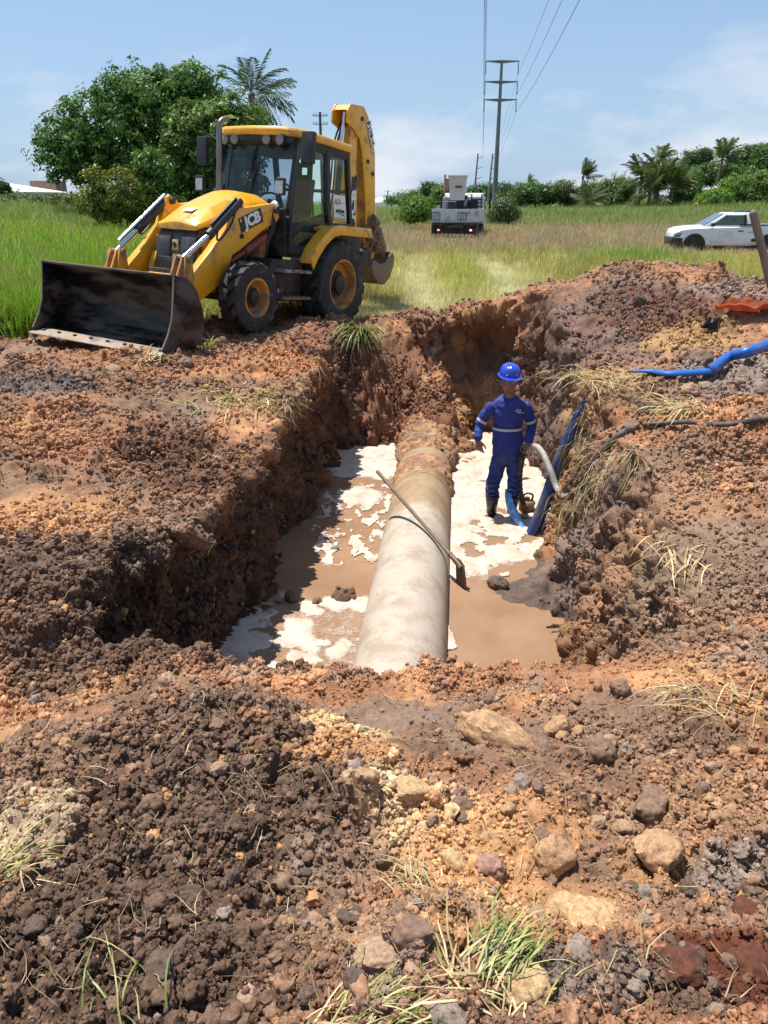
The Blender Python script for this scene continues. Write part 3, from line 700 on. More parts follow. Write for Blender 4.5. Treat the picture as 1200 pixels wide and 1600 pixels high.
def leaf_mat(name, inst, trans=.35):
    m = bpy.data.materials.new(name); m.use_nodes = True; nt = m.node_tree
    for n in list(nt.nodes): nt.nodes.remove(n)
    o = nt.nodes.new('ShaderNodeOutputMaterial'); at = nd(nt, 'ShaderNodeAttribute', attribute_name='col', attribute_type='INSTANCER' if inst else 'GEOMETRY')
    d = nt.nodes.new('ShaderNodeBsdfDiffuse'); t = nt.nodes.new('ShaderNodeBsdfTranslucent'); g = nt.nodes.new('ShaderNodeBsdfGlossy'); g.inputs['Roughness'].default_value = .42
    mx = nt.nodes.new('ShaderNodeMixShader'); mx.inputs[0].default_value = trans; m2 = nt.nodes.new('ShaderNodeMixShader'); m2.inputs[0].default_value = .022
    nt.links.new(at.outputs['Color'], d.inputs[0]); nt.links.new(mixc(nt, 1.0, at.outputs['Color'], (1.2, 1.2, .75), 'MULTIPLY'), t.inputs[0])
    nt.links.new(d.outputs[0], mx.inputs[1]); nt.links.new(t.outputs[0], mx.inputs[2]); nt.links.new(mx.outputs[0], m2.inputs[1]); nt.links.new(g.outputs[0], m2.inputs[2]); nt.links.new(m2.outputs[0], o.inputs[0])
    return m
M_BLADE = leaf_mat('grass blades', True, .3); M_LEAF = leaf_mat('leaves', False, .3)
def blade_clump(seed, n, r, h, lean, wd):
    rg = np.random.default_rng(seed); V = []; F_ = []
    for i in range(n):
        a = rg.uniform(0, 2 * PI); rr = r * math.sqrt(rg.random()); bx, by = rr * math.cos(a), rr * math.sin(a)
        la = rg.uniform(0, 2 * PI); ln = abs(rg.normal(0, lean)); hh = h * rg.uniform(.5, 1.1); w_ = wd * rg.uniform(.6, 1.3); px, py = -math.sin(la) * w_, math.cos(la) * w_
        k0 = len(V)
        for s in (0, .4, .75, 1):
            q = hh * (ln * s * s * 1.2); zz = hh * s * (1 - .35 * ln * s); ww_ = (1 - s ** 1.5)
            cx, cy = bx + math.cos(la) * q, by + math.sin(la) * q
            if s < 1: V += [(cx - px * ww_, cy - py * ww_, zz), (cx + px * ww_, cy + py * ww_, zz)]
            else: V.append((cx, cy, zz))
        F_ += [(k0, k0 + 1, k0 + 3, k0 + 2), (k0 + 2, k0 + 3, k0 + 5, k0 + 4), (k0 + 4, k0 + 5, k0 + 6)]
    me = bpy.data.meshes.new('grass_blades'); me.from_pydata(V, [], F_); me.materials.append(M_BLADE)
    return me
NG = 120000
u1 = rng.random(NG)
yy = 11.0 + 125 * u1 ** 2.6
xx = (rng.random(NG) * 2 - 1) * (3.0 + .66 * yy)
ok = (poly_d(xx, yy, DIRT) > .12 * rng.normal(0, 1, NG) + .1)
for cx, cy, rx, ry in ((13.7, 31.2, 2.2, .6), (3.9, 41, 1.3, 3.0)): ok &= ((xx - cx) / rx) ** 2 + ((yy - cy) / ry) ** 2 > 1
xx, yy = xx[ok], yy[ok]; n = len(xx)
gc, gh = field_look(xx, yy)
gsc = gh * rng.uniform(.7, 1.35, n) * (1 + yy / 130)
wide = np.maximum(gsc, .25) * (1.0 + .018 * yy)
dead = rng.random(n)
low_ = np.exp(-((xx - 13) / 4.5) ** 2 - ((yy - 28.3) / 2.6) ** 2); low_ = np.maximum(low_, np.exp(-((xx - 3.0) / 1.6) ** 2 - ((yy - 37.2) / 1.4) ** 2)); gsc = gsc * (1 - .75 * low_)
gc = np.where((dead < .16)[:, None], np.array((.34, .27, .14)), gc)
band = sst(26, 31, yy) * sst(62, 44, yy) * sst(-4, 0, xx)
gc = np.where((rng.random(n) < .45 * band)[:, None], np.array((.38, .29, .20)), gc)
gc = np.clip(gc * np.exp(rng.normal(0, .2, n))[:, None] * np.array([1, 1, 1]) * rng.uniform(.9, 1.1, (n, 3)), .01, .7)
instancer('grass', np.stack([xx, yy, field_z(xx, yy) - .01], -1), np.stack([rng.normal(0, .12, n), rng.normal(0, .12, n), rng.uniform(0, 6.28, n)], -1), np.stack([wide, wide, gsc], -1), gc, rng.integers(0, 5, n),
          [blade_clump(500, 26, .38, 1, .30, .012), blade_clump(501, 26, .42, 1, .45, .011), blade_clump(502, 20, .4, 1.1, .25, .012), blade_clump(503, 30, .45, .9, .6, .011), blade_clump(504, 18, .35, 1.25, .35, .010)])

# ================================================================== trees, palms, shrubs
def leaves(P, Nn, size, C, seed, droop=0.0):
    rg = np.random.default_rng(seed); n = len(P)
    N = Nn + rg.normal(0, .55, (n, 3)); N[:, 2] += .35; N /= np.linalg.norm(N, axis=1)[:, None]
    A = np.cross(N, rg.normal(0, 1, (n, 3))); A /= np.linalg.norm(A, axis=1)[:, None]; Bv = np.cross(N, A)
    s = size * np.exp(rg.normal(0, .25, n))[:, None]
    V = np.stack([P - A * s, P + Bv * s * .48 + N * s * .12, P + A * s - N * s * .15, P - Bv * s * .48 + N * s * .12], 1)
    me = np_mesh('leaves', V.reshape(-1, 3), np.arange(n * 4).reshape(-1, 4))
    set_col(me, np.repeat(C, 4, axis=0)); me.materials.append(M_LEAF)
    return me
def crown(ell, ncl, per, cr, lsize, c0, c1, seed, flat=.75, inner=.25):
    """leaf clusters spread through ellipsoids ell = [(centre, radii, weight)], local to the tree"""
    rg = np.random.default_rng(seed); wts = np.array([e[2] for e in ell], float); wts /= wts.sum()
    P = []; Nn = []; Cc = []
    for i in range(ncl):
        c, r, _ = ell[rg.choice(len(ell), p=wts)]
        dv = rg.normal(0, 1, 3); dv[2] = dv[2] * .9 + .18; dv /= np.linalg.norm(dv)
        rad = (1 - inner * rg.random() ** 1.5) * (1 + .16 * rg.normal())
        cc = np.array(c) + dv * np.array(r) * rad
        k = int(per * rg.uniform(.5, 1.5)); rr = cr * rg.uniform(.6, 1.4)
        q = rg.normal(0, 1, (k, 3)); q /= np.linalg.norm(q, axis=1)[:, None]; q *= (rg.random(k) ** .45)[:, None]
        q[:, 2] *= flat
        P.append(cc + q * rr); Nn.append(q * .7 + dv * .8)
        t_ = np.clip(rg.normal(.5, .28), 0, 1)
        Cc.append((np.array(c0) * (1 - t_) + np.array(c1) * t_)[None] * np.exp(rg.normal(0, .16, k))[:, None])
    return leaves(np.concatenate(P), np.concatenate(Nn), lsize, np.clip(np.concatenate(Cc), .005, .5), seed + 1)
M_BARK = mk('bark', (.11, .085, .062), .9, var=.4, scale=5, bmp=.5, bscale=14, bdist=.03)
def limbs(ends, base_r, trunk_top, seed, fork=.5):
    rg = random.Random(seed); b = B(); b.tube(spline([(0, 0, -.3), (.08 * base_r, .05, trunk_top * .5), (0, 0, trunk_top)], 4), [base_r * (1.25 - .35 * i / 8) for i in range(9)], 8)
    for e in ends:
        e = Vector(e); mid = Vector((0, 0, trunk_top * .9)).lerp(e, .5) + Vector((rg.uniform(-.3, .3), rg.uniform(-.3, .3), rg.uniform(-.1, .5)))
        pts = spline([(0, 0, trunk_top * .8), mid, e], 4); b.tube(pts, [base_r * .62 * (1 - .8 * i / (len(pts) - 1)) for i in range(len(pts))], 6)
        for _ in range(3):
            f = rg.uniform(.45, .9); p = pts[int(f * 8)]; q = p + Vector((rg.uniform(-1, 1), rg.uniform(-1, 1), rg.uniform(.1, .9))) * (e.length * .25)
            b.tube([p, p.lerp(q, .5) + Vector((0, 0, .08)), q], [base_r * .18, base_r * .12, base_r * .04], 5)
    return b
def tree(name, label, group, u, Y, ell_px, ncl, per, cr, ls, c0, c1, seed, trunk_r, trunk_top, inner=.25, cat='tree'):
    """ell_px: crown ellipsoids as (u, v, half width, half height, depth offset) measured in the photograph at distance Y"""
    base = at_y(u, 340, Y); z = float(field_z(np.array([base.x]), np.array([Y]))[0])
    o = Vector((base.x, Y, z)); px = (at_y(u + 1, 300, Y) - at_y(u, 300, Y)).length
    ell = []
    for eu, ev, hw, hh, dy in ell_px:
        c = at_y(eu, ev, Y) - o; ell.append(((c.x, dy, c.z), (hw * px, hw * px * .9, hh * px), hw * hh))
    t_ = thing(name, label, cat, o, 0, group)
    link('crown', crown(ell, ncl, per, cr, ls, c0, c1, seed, inner=inner), t_)
    if trunk_r: limbs([e[0] for e in ell] + [(e[0][0] - e[1][0] * .6, e[0][1], e[0][2]) for e in ell[:3]] + [(e[0][0] + e[1][0] * .5, e[0][1] - .5, e[0][2] + e[1][2] * .3) for e in ell[:3]], trunk_r, trunk_top, seed).obj('trunk', M_BARK, t_)
    return t_
G1, G2, G3 = (.022, .050, .014), (.060, .115, .026), (.085, .125, .022)
tree('shade_tree', 'big domed dark green tree behind the yellow digger, its crown spreading out to the left', 'trees', 240, 46,
     [(165, 215, 90, 55, 0), (250, 170, 88, 58, .6), (120, 245, 52, 42, -.8), (300, 190, 52, 62, .5), (195, 155, 60, 32, 1.2), (170, 265, 60, 30, .5), (285, 135, 50, 26, .3)], 900, 52, .50, .115, (.042, .10, .025), (.13, .235, .05), 601, .30, 2.6, .42)
tree('shade_tree', 'dense tree with pale lit leaf tufts right behind the cab roof of the yellow digger', 'trees', 345, 41,
     [(350, 205, 68, 48, 0), (315, 240, 52, 60, -.4), (300, 300, 52, 45, 0), (390, 200, 36, 24, .2), (360, 270, 55, 60, 0)], 680, 50, .46, .115, (.05, .11, .027), (.18, .26, .058), 611, .22, 2.0, .35)
tree('shrub', 'rounded olive green shrub at the foot of the big dark tree', 'trees', 185, 37, [(180, 310, 50, 42, 0), (160, 320, 32, 32, -.3), (205, 320, 30, 30, -.2)], 260, 46, .34, .07, (.09, .12, .022), (.20, .225, .04), 621, 0, 0, .3, 'shrub')
tree('shrub', 'upright fresh green shrub between the olive shrub and the raised loader arms', 'trees', 243, 38.5, [(240, 285, 34, 46, 0), (255, 325, 36, 34, 0)], 260, 46, .36, .08, (.055, .125, .027), (.13, .235, .045), 631, 0, 0, .3, 'shrub')
tree('reeds', 'bank of tall grey green reeds and scrub below the white roofed house', 'trees', 60, 52, [(30, 322, 60, 13, 0), (110, 321, 50, 12, -1)], 260, 40, .5, .12, (.08, .115, .045), (.15, .18, .075), 641, 0, 0, .3, 'reeds')
tree('shrub', 'small dark shrub cut by the left edge of the photo beside the white roofed house', 'trees', 2, 60, [(2, 296, 10, 11, 0)], 50, 34, .35, .13, G1, G2, 643, 0, 0, .3, 'shrub')
FAR = [  # name, label, u, Y, ellipses, clusters, colours
    ('shrub', 'bright green low shrub left of the white lorry bed', 655, 47, [(655, 328, 26, 17, 0), (640, 335, 20, 12, 0)], 130, (.05, .10, .02), (.115, .18, .032), .3, .09),
    ('tree', 'thin dark tree standing over the low hedge left of the lift bucket', 672, 120, [(672, 296, 11, 9, 0), (676, 308, 8, 9, 0)], 60, G1, (.05, .09, .035), .8, .26),
    ('hedge', 'long low wooded rise behind the lorry on its left', 640, 150, [(632, 312, 28, 8, 0), (660, 308, 24, 9, 2), (690, 306, 20, 12, 2)], 170, (.045, .085, .03), (.085, .13, .045), 1.0, .3),
    ('tree', 'yellow green tree crown seen just left of the lift bucket', 697, 100, [(695, 303, 17, 13, 0), (708, 305, 10, 11, 0)], 110, (.06, .10, .03), (.11, .15, .04), .75, .22),
    ('shrub', 'feathery shrub growing at the foot of the tall concrete power pole', 788, 56, [(786, 328, 18, 20, 0), (775, 338, 13, 14, 0), (800, 335, 12, 12, 0)], 160, (.045, .075, .03), (.095, .13, .045), .4, .10),
    ('tree', 'rounded wooded clump far behind the tall power pole', 765, 190, [(752, 302, 22, 10, 0), (785, 298, 20, 9, 4)], 130, (.04, .075, .032), (.07, .11, .045), 1.3, .42),
    ('tree', 'wide rounded dark green tree to the right of the tall power pole', 835, 125, [(828, 303, 30, 15, 0), (855, 305, 18, 13, 0), (812, 308, 14, 10, 0)], 230, (.032, .072, .024), (.068, .125, .036), .8, .25),
    ('tree', 'pale scrubby tree between the wide rounded tree and the first windblown palm', 884, 122, [(880, 300, 14, 14, 0), (890, 310, 14, 10, 0)], 120, (.055, .09, .035), (.10, .13, .05), .75, .24),
    ('tree', 'light green scrub right below the first windblown palm', 925, 125, [(925, 304, 26, 15, 0), (905, 310, 16, 10, 0)], 190, (.05, .095, .03), (.095, .145, .045), .75, .24),
    ('tree', 'tangle of scrub between the dwarf palm and the big palm clump', 965, 124, [(962, 300, 26, 20, 0), (980, 305, 14, 20, 0), (950, 315, 18, 10, -2)], 250, (.045, .085, .03), (.09, .125, .045), .75, .24),
    ('tree', 'leafy tree right of the big palm clump, its foot in the field', 1078, 122, [(1070, 300, 18, 24, 0), (1085, 290, 18, 20, 2)], 210, (.04, .085, .024), (.09, .15, .035), .75, .24),
    ('tree', 'sparse crowned tree on the skyline left of the tall hill palm', 1088, 150, [(1085, 250, 18, 13, 0), (1100, 245, 15, 10, 0), (1070, 262, 14, 10, 0)], 150, G1, (.055, .09, .032), .8, .26),
    ('tree', 'broad tree mass on the hill below the tall hill palm', 1130, 146, [(1128, 272, 40, 14, 0), (1095, 275, 24, 14, 0)], 260, (.032, .072, .02), (.07, .12, .03), .9, .28),
    ('tree', 'dark crown topping the hill right of the tall hill palm', 1165, 158, [(1160, 246, 16, 12, 0), (1182, 242, 20, 13, 0)], 190, (.03, .065, .022), (.06, .105, .03), .9, .28),
    ('tree', 'tree crown cut by the right photo edge high on the hill', 1205, 152, [(1205, 252, 26, 22, 0)], 170, (.035, .075, .02), (.075, .125, .03), .9, .28),
    ('shrub', 'bright yellow green bush in front of the hill, above the bonnet of the white pickup', 1118, 112, [(1118, 312, 24, 14, 0), (1105, 322, 18, 12, 0), (1135, 318, 16, 14, 0)], 230, (.06, .12, .018), (.125, .19, .030), .6, .2),
    ('shrub', 'lush green bush behind the cab of the white pickup', 1160, 114, [(1155, 296, 28, 20, 0), (1170, 312, 24, 18, -1)], 270, (.045, .10, .018), (.10, .165, .028), .65, .21),
    ('shrub', 'green thicket at the right photo edge over the tail of the pickup', 1200, 112, [(1198, 290, 22, 22, 0), (1195, 318, 18, 18, -1)], 230, (.05, .10, .02), (.11, .16, .03), .65, .21)]
for i, (nm, lb, u, Y, el, ncl, c0, c1, cr, ls) in enumerate(FAR):
    tree(nm, lb, 'woodland at the edge of the field', u, Y, el, int(ncl * 1.5), 36, cr * 1.05, ls * .68, tuple(q * 1.65 for q in c0), tuple(q * 1.6 for q in c1), 700 + 10 * i, .16 if nm == 'tree' else 0, 2.0, .35, nm)
# --- palms
M_FROND = leaf_mat('palm leaflets', False, .25)
def frond(seed, n=26, droop=1.0, length=1.0, c0=(.035, .07, .028), c1=(.09, .135, .05), lw=.013):
    rg = np.random.default_rng(seed); V = []; F_ = []; C = []
    t_ = np.linspace(0, 1, n); ax = t_ * (1 - .12 * t_ * droop); az = .28 * t_ - .55 * droop * t_ ** 2
    for i in range(n - 1):                                        # the rib
        k0 = len(V); w0, w1 = .016 * (1 - t_[i]) + .003, .016 * (1 - t_[i + 1]) + .003
        V += [(ax[i], -w0, az[i]), (ax[i], w0, az[i]), (ax[i + 1], w1, az[i + 1]), (ax[i + 1], -w1, az[i + 1])]; F_.append((k0, k0 + 1, k0 + 2, k0 + 3)); C += [(.10, .095, .05)] * 4
    for i in range(3, n):
        for s in (-1, 1):
            L_ = .30 * math.sin(PI * min(1, .12 + .9 * t_[i])) ** .7 * rg.uniform(.75, 1.1) + .04
            dx, dy, dz = .55, s * .72, -.30 - .35 * rg.random() * droop
            p = Vector((ax[i], 0, az[i])); e = p + Vector((dx, dy, dz)) * L_ ; w_ = lw
            k0 = len(V); mid = p.lerp(e, .5) + Vector((0, 0, .03))
            V += [tuple(p), tuple(mid + Vector((w_, 0, 0))), tuple(e), tuple(mid - Vector((w_, 0, 0)))]; F_.append((k0, k0 + 1, k0 + 2, k0 + 3))
            q = rg.random(); C += [tuple(np.array(c0) * (1 - q) + np.array(c1) * q)] * 4
    V = np.array(V) * length
    me = np_mesh('frond', V, np.array(F_)); set_col(me, np.array(C)); me.materials.append(M_FROND)
    return me
FR = [frond(800 + i, 26, dr) for i, dr in enumerate((.5, .9, 1.3, 1.0))]
FRW = [frond(810 + i, 24, dr, 1.0, (.06, .10, .035), (.14, .18, .065), .022) for i, dr in enumerate((.5, .9, 1.2, 1.0))]
FRD = [frond(820 + i, 22, 1.4, 1.0, (.10, .075, .04), (.19, .14, .075)) for i in range(2)]
M_PALM = mk('palm trunk', (.17, .13, .095), .9, var=.4, scale=4, bmp=.5, bscale=10, bdist=.03)
def palm(name, label, base, top, length, dirs, r=.13, dead=0, seed=1, group='palms', Far=False):
    base, top = Vector(base), Vector(top); t_ = thing(name, label, 'palm', base, 0, group); rg = random.Random(seed); e = top - base
    if e.length > .3:
        b = B(); b.tube(spline([(0, 0, -.2), e * .5 + Vector((.12, 0, 0)), e], 6), [r * (1.25 - .4 * i / 12) + (.012 if i % 2 else 0) for i in range(13)], 8)
        b.ico(e, r * 1.5, 1, (1, 1, 1.5)); b.obj('trunk', M_PALM, t_)
    for i, (az, el, L_) in enumerate(dirs):
        o = link('frond', (FRW if Far else FR)[i % 4] if i >= dead else FRD[i % 2], t_, e + Vector((0, 0, .05)), (rg.uniform(-.5, .5), -R(el), R(az)))
        o.scale = (L_ * length,) * 3
        o.rotation_mode = 'XYZ'
    return t_
def fan(n, seed, wind=0, up=35):
    rg = random.Random(seed); out = []
    for i in range(n):
        az = i * 360 / n * 2.4 % 360 + rg.uniform(-14, 14); el = rg.choice((up + 35, up + 15, up, up - 15, up - 40)) + rg.uniform(-8, 8)
        if wind: az = ((az + 180) % 360 - 180) * (1 - wind)
        out.append((az, el, rg.uniform(.8, 1.08)))
    return out
Yp = 52.; tp = at_y(393, 152, Yp); bp = at_y(396, 330, Yp); bp.z = float(field_z(np.array([bp.x]), np.array([Yp]))[0])
palm('palm_tree', 'tall windblown coconut palm rising behind the trees over the cab of the yellow digger', bp, tp, 3.0,
     [(8, 62, 1), (20, 48, 1.0), (-15, 55, .95), (5, 32, 1.05), (25, 22, 1), (-20, 20, 1.05), (0, 8, 1.05), (15, -4, 1), (-25, -2, 1), (5, -16, 1.05), (-10, -28, .95), (20, -38, .85), (-30, -50, .8), (60, -60, .7), (172, 66, .9), (168, 42, .95), (185, 8, .9), (120, 55, .9), (-90, 70, .9), (75, 75, .95), (-140, -58, .7), (-60, -20, .9)], .16, 0, 5)
def far_palm(name, label, u, v, Y, vb, L_, n, seed, wind=0, up=35, r=.12, dead=0):
    t_ = at_y(u, v, Y); b_ = at_y(u, vb, Y); b_.x = t_.x - .25
    palm(name, label, b_, t_, L_ * 1.12, fan(int(n * 1.35), seed, wind, up), r, dead, seed, Far=True)
far_palm('palm_tree', 'first windblown palm, alone against the sky between the power pole and big palm clump', 911, 277, 128, 318, 2.6, 16, 31, .62, 45, .16)
far_palm('palm_tree', 'slender palm rising out of the big palm clump', 1031, 250, 122, 320, 2.6, 15, 33, .35, 40, .14)
far_palm('palm_tree', 'tall hill palm, biggest of the palms on the skyline', 1128, 250, 140, 285, 3.6, 18, 35, .25, 38, .2)
far_palm('palm_tree', 'tiny distant palm above the wide rounded tree', 826, 288, 210, 315, 2.3, 11, 37, .5, 40, .12)
far_palm('dwarf_palm', 'low brownish dwarf palm at the edge of the field below the first windblown palm', 920, 316, 118, 331, 3.0, 16, 39, 0, 30, .2, 4)
for j, (u, v, L_, lb) in enumerate(((1003, 278, 3.6, 'left bushy palm of the big palm clump'), (1030, 284, 4.2, 'middle bushy palm of the big palm clump, with dead hanging fronds'), (1050, 290, 3.6, 'right bushy palm of the big palm clump'), (1015, 305, 3.4, 'low front palm of the big palm clump'))):
    far_palm('bushy_palm', lb, u, v, 118 - 1.2 * j, 332, L_, 18, 45 + j, 0, 32, .22, 5)

# ================================================================== poles, lines, far buildings
M_CONC = mk('pole concrete', (.20, .20, .20), .85, var=.2, scale=1.5)
M_STEEL = mk('dark galvanised steel', (.13, .14, .15), .55, .6)
M_WIRE = mk('line wire', (.06, .06, .065), .6, .4)
M_INS = mk('insulator', (.12, .14, .17), .3)
PY = 133.
def ptop(u, v): return at_y(u, v, PY)
pb = at_y(770, 318, PY); pb.z = 0; pt = ptop(783, 95); pb.x = 18.3; pt.x = 18.3
pole = thing('power_pole', 'tall tapered concrete power pole with three crossarms in the middle of the field', 'power pole', pb)
b = B(); b.tube([(0, 0, -.5), (0, 0, pt.z * .5), (0, 0, pt.z)], [.44, .33, .20], 10); b.obj('pole', M_CONC, pole)
ARM = [(98, 19), (130, 16), (158, 13)]
atts = {-1: [], 1: []}
for v, _ in ARM:
    za = ptop(783, v).z
    b = B(); b.prism([(-2.55, .16), (-.2, -.08), (.2, -.08), (2.75, .16), (2.75, .26), (.2, .34), (-.2, .34), (-2.55, .26)], 'y', -.13, .13)
    b.obj('crossarm', M_CONC, pole, (0, 0, za))
    for s, xx_ in ((-1, -2.45), (1, 2.62)):
        b = B(); b.lathe([(.02, 0), (.09, -.1), (.05, -.2)] + [(.10 if i % 2 else .05, -.2 - .12 * i) for i in range(1, 12)] + [(.02, -1.75)], 7, axis='z')
        b.obj('insulator', M_INS, pole, (xx_, 0, za + .1)); atts[s].append(Vector((18.3 + xx_, PY, za - 1.6)))
nm_ = {(-1, 0): 'top power line hanging from the left tips of the tall pole', (-1, 1): 'middle power line hanging from the left tips of the tall pole', (-1, 2): 'lowest power line hanging from the left tips of the tall pole',
       (1, 0): 'top power line sweeping from the right tips of the tall pole', (1, 1): 'middle power line sweeping from the right tips of the tall pole', (1, 2): 'lowest power line sweeping from the right tips of the tall pole'}
for s in (-1, 1):
    for i, a_ in enumerate(atts[s]):
        b = B()
        for dr in (-1, 1):
            pts = []
            for q in range(33):
                dd_ = 160 * q / 32; pts.append(a_ + Vector((dr * (.1145 if s > 0 else .1225) * dd_, dr * dd_, -4 * 1.85 * dd_ * (160 - dd_) / 160 ** 2)))
            b.tube(pts, .019, 5, False)
        tag(b.obj('power_line', M_WIRE), nm_[(s, i)], 'power line', 'power lines of the tall pole')
for u, vt, lb, Y in ((747, 240, 'slim distant pole with three short arms just right of the lift bucket', 190), (770, 240, 'slim distant pole with three short arms half hidden behind the tall power pole', 185)):
    tp = at_y(u, vt, Y); bt = at_y(u - 3, 312, Y)
    t_ = thing('line_pole', lb, 'pole', (tp.x - .1, Y, 0), 0, 'slim distant poles')
    b = B(); b.tube([(-.6, 0, -.3), (.1, 0, tp.z)], [.26, .16], 8); b.obj('pole', M_CONC, t_)
    for k_ in range(3):
        za = at_y(u, vt + 7 + 16 * k_, Y).z
        b = B(); b.tube([(-.1, 0, za), (.5, 0, za + .05), (1.35, 0, za + .35)], [.09, .08, .07], 6); b.obj('arm', M_CONC, t_)
def tpole(u, vt, vb, Y, r, lb, arms=2, wd=.9):
    tp = at_y(u, vt, Y); bz = float(field_z(np.array([tp.x]), np.array([Y]))[0])
    t_ = thing('telegraph_pole', lb, 'pole', (tp.x, Y, bz)); b = B(); h_ = tp.z - bz
    b.tube([(0, 0, -.3), (0, 0, h_)], [r * 1.3, r], 7); b.obj('pole', M_STEEL, t_)
    for k_ in range(arms):
        b = B(); b.box((0, 0, h_ - .25 - .55 * k_), (wd * 2, .06, .05)); b.obj('crossarm', M_STEEL, t_)
        b = B()
        for x_ in (-.9, -.5, .5, .9): b.lathe([(.015, 0), (.035, .03), (.035, .09), (.01, .12)], 6, (x_ * wd, 0, h_ - .2 - .55 * k_), 'z')
        kind(b.obj('insulators', M_INS, t_), 'stuff')
tpole(500, 175, 320, 62, .10, 'short armed pole standing behind the cab roof of the yellow digger', 2, .55)
tpole(606, 297, 318, 190, .12, 'small lone pole far off right of the digger dipper', 1, .9)
tpole(921, 252, 300, 140, .11, 'thin pole right behind the first windblown palm', 1, .9)
tpole(95, 281, 305, 100, .05, 'thin bare mast on the skyline right of the white roofed house', 0)
M_WALLW = mk('white render', (.78, .77, .74), .8, var=.06, scale=2); M_BRICK = mk('brown brick', (.24, .135, .10), .85, var=.2, scale=2); M_ROOFW = mk('white roof sheet', (.80, .80, .80), .6, var=.05); M_PANE = mk('dark window glass', (.03, .04, .05), .1)
Yh = 98.; a_ = at_y(-15, 298, Yh); bz = float(field_z(np.array([a_.x]), np.array([Yh]))[0])
bz += .55
hs = thing('house', 'white roofed low house with a brown block on top beyond the reeds', 'house', (at_y(38, 300, Yh).x, Yh, bz))
e0, e1, zr, zt_ = at_y(0, 299, Yh).x - hs.location.x - 3, at_y(84, 299, Yh).x - hs.location.x, at_y(0, 300, Yh).z - bz, at_y(0, 287, Yh).z - bz
b = B(); b.box(((e0 + e1) / 2, 0, zr / 2), (e1 - e0 - 1.4, 7.4, zr)); b.obj('wall', M_WALLW, hs)
b = B(); q0, q1 = e0 + 3.3, e0 + 4.6
vv = [b.V(p) for p in ((e0, -4.4, zr), (e1, -4.4, zr), (e1, 4.4, zr), (e0, 4.4, zr), (q0, 0, zt_), (q1, 0, zt_), (e0, -4.4, zr - .15), (e1, -4.4, zr - .15), (e1, 4.4, zr - .15), (e0, 4.4, zr - .15))]
for f in ((0, 1, 5, 4), (1, 2, 5), (2, 3, 4, 5), (3, 0, 4), (0, 6, 7, 1), (1, 7, 8, 2), (2, 8, 9, 3), (3, 9, 6, 0), (6, 9, 8, 7)): b.face([vv[i] for i in f])
b.obj('roof', M_ROOFW, hs)
c0, c1 = at_y(21, 290, Yh).x - hs.location.x, at_y(63, 290, Yh).x - hs.location.x; zb, z2 = at_y(0, 299, Yh).z - bz, at_y(0, 282, Yh + 3).z - bz
b = B(); b.box(((c0 + c1) / 2, 6.3, (zb + z2) / 2 - 1), (c1 - c0, 3.4, z2 - zb + 2)); b.obj('upper_block', M_BRICK, hs)
for x_ in (-3.4, -.6, 1.8):
    b = B(); b.box((x_, -3.72, zr - 1.0), (1.1, .08, .9)); w_ = b.obj('window', M_WALLW, hs)
    b = B(); b.box((x_, -3.77, zr - 1.0), (.95, .05, .75)); b.obj('pane', M_PANE, w_)
Yh = 185.; a_ = at_y(632, 313, Yh)
hs = thing('house', 'tiny white building with blue front far off between the digger and the lorry', 'house', (a_.x, Yh, 0))
b = B(); b.box((0, 0, 1.5), (3.6, 4, 3.0)); b.obj('wall', M_WALLW, hs)
b = B(); b.prism([(-2.1, 2.95), (2.1, 2.95), (1.9, 3.3), (-1.9, 3.3)], 'y', -2.3, 2.3); b.obj('roof', M_ROOFW, hs)
for x_ in (-1.0, .6):
    b = B(); b.box((x_, -2.03, 1.9), (.9, .08, 1.0)); b.obj('window', mk('blue shutter', (.12, .22, .42), .6), hs)
Yh = 190.; a_ = at_y(596, 309, Yh)
tk = thing('water_tank', 'small white domed tank far off behind the digger dipper', 'tank', (a_.x, Yh, 0))
b = B(); b.lathe([(1.9, 0), (1.9, 1.4)], 20, axis='z'); b.obj('wall', M_WALLW, tk)
b = B(); b.lathe([(2.0, 1.4)] + [(2.0 * math.cos(q), 1.4 + 1.3 * math.sin(q)) for q in np.linspace(.05, 1.5, 6)], 20, axis='z', cap=True); b.obj('dome', M_ROOFW, tk)
for i, u in enumerate((612, 620, 627, 634, 642)):
    p = at_y(u, 325, 70 + 2 * i); z_ = float(field_z(np.array([p.x]), np.array([p.y]))[0])
    b = B(); b.tube([(0, 0, -.1), (.02, 0, 1.25)], [.05, .04], 6)
    tag(b.obj('fence_post', M_BARK, None, (p.x, p.y, z_)), ('leftmost of', 'second from the left of', 'middle one of', 'second from the right of', 'rightmost of')[i] + ' the thin fence posts left of the lorry', 'post', 'far fence posts left of the lorry')
# ================================================================== OBJECTS: the backhoe loader
MUD = (.15, .095, .06)
M_YEL = mk('yellow machine paint', (.80, .385, .012), .34, var=.06, scale=3, dirt=(.36, .20, .085), amt=.22, dscale=5, coat=.25)
M_YELD = mk('yellow paint under dried mud', (.70, .31, .02), .5, var=.12, scale=4, dirt=(.26, .15, .085), amt=.55, dscale=4.5)
M_BLK = mk('black plastic', (.018, .018, .02), .5, var=.3, dirt=(.10, .075, .055), amt=.12)
M_DGR = mk('dark grey grille paint', (.055, .057, .06), .45, var=.2, dirt=(.13, .10, .08), amt=.15)
M_CHAS = mk('black chassis paint with dust', (.02, .019, .018), .6, var=.3, dirt=(.12, .085, .06), amt=.3)
M_TYRE = mk('muddy tyre rubber', (.030, .028, .028), .8, var=.3, dirt=(.13, .105, .085), amt=.20, dscale=6, bmp=.3, bscale=30)
M_CHR = mk('chromed rod', (.75, .75, .76), .12, 1.0, var=.03)
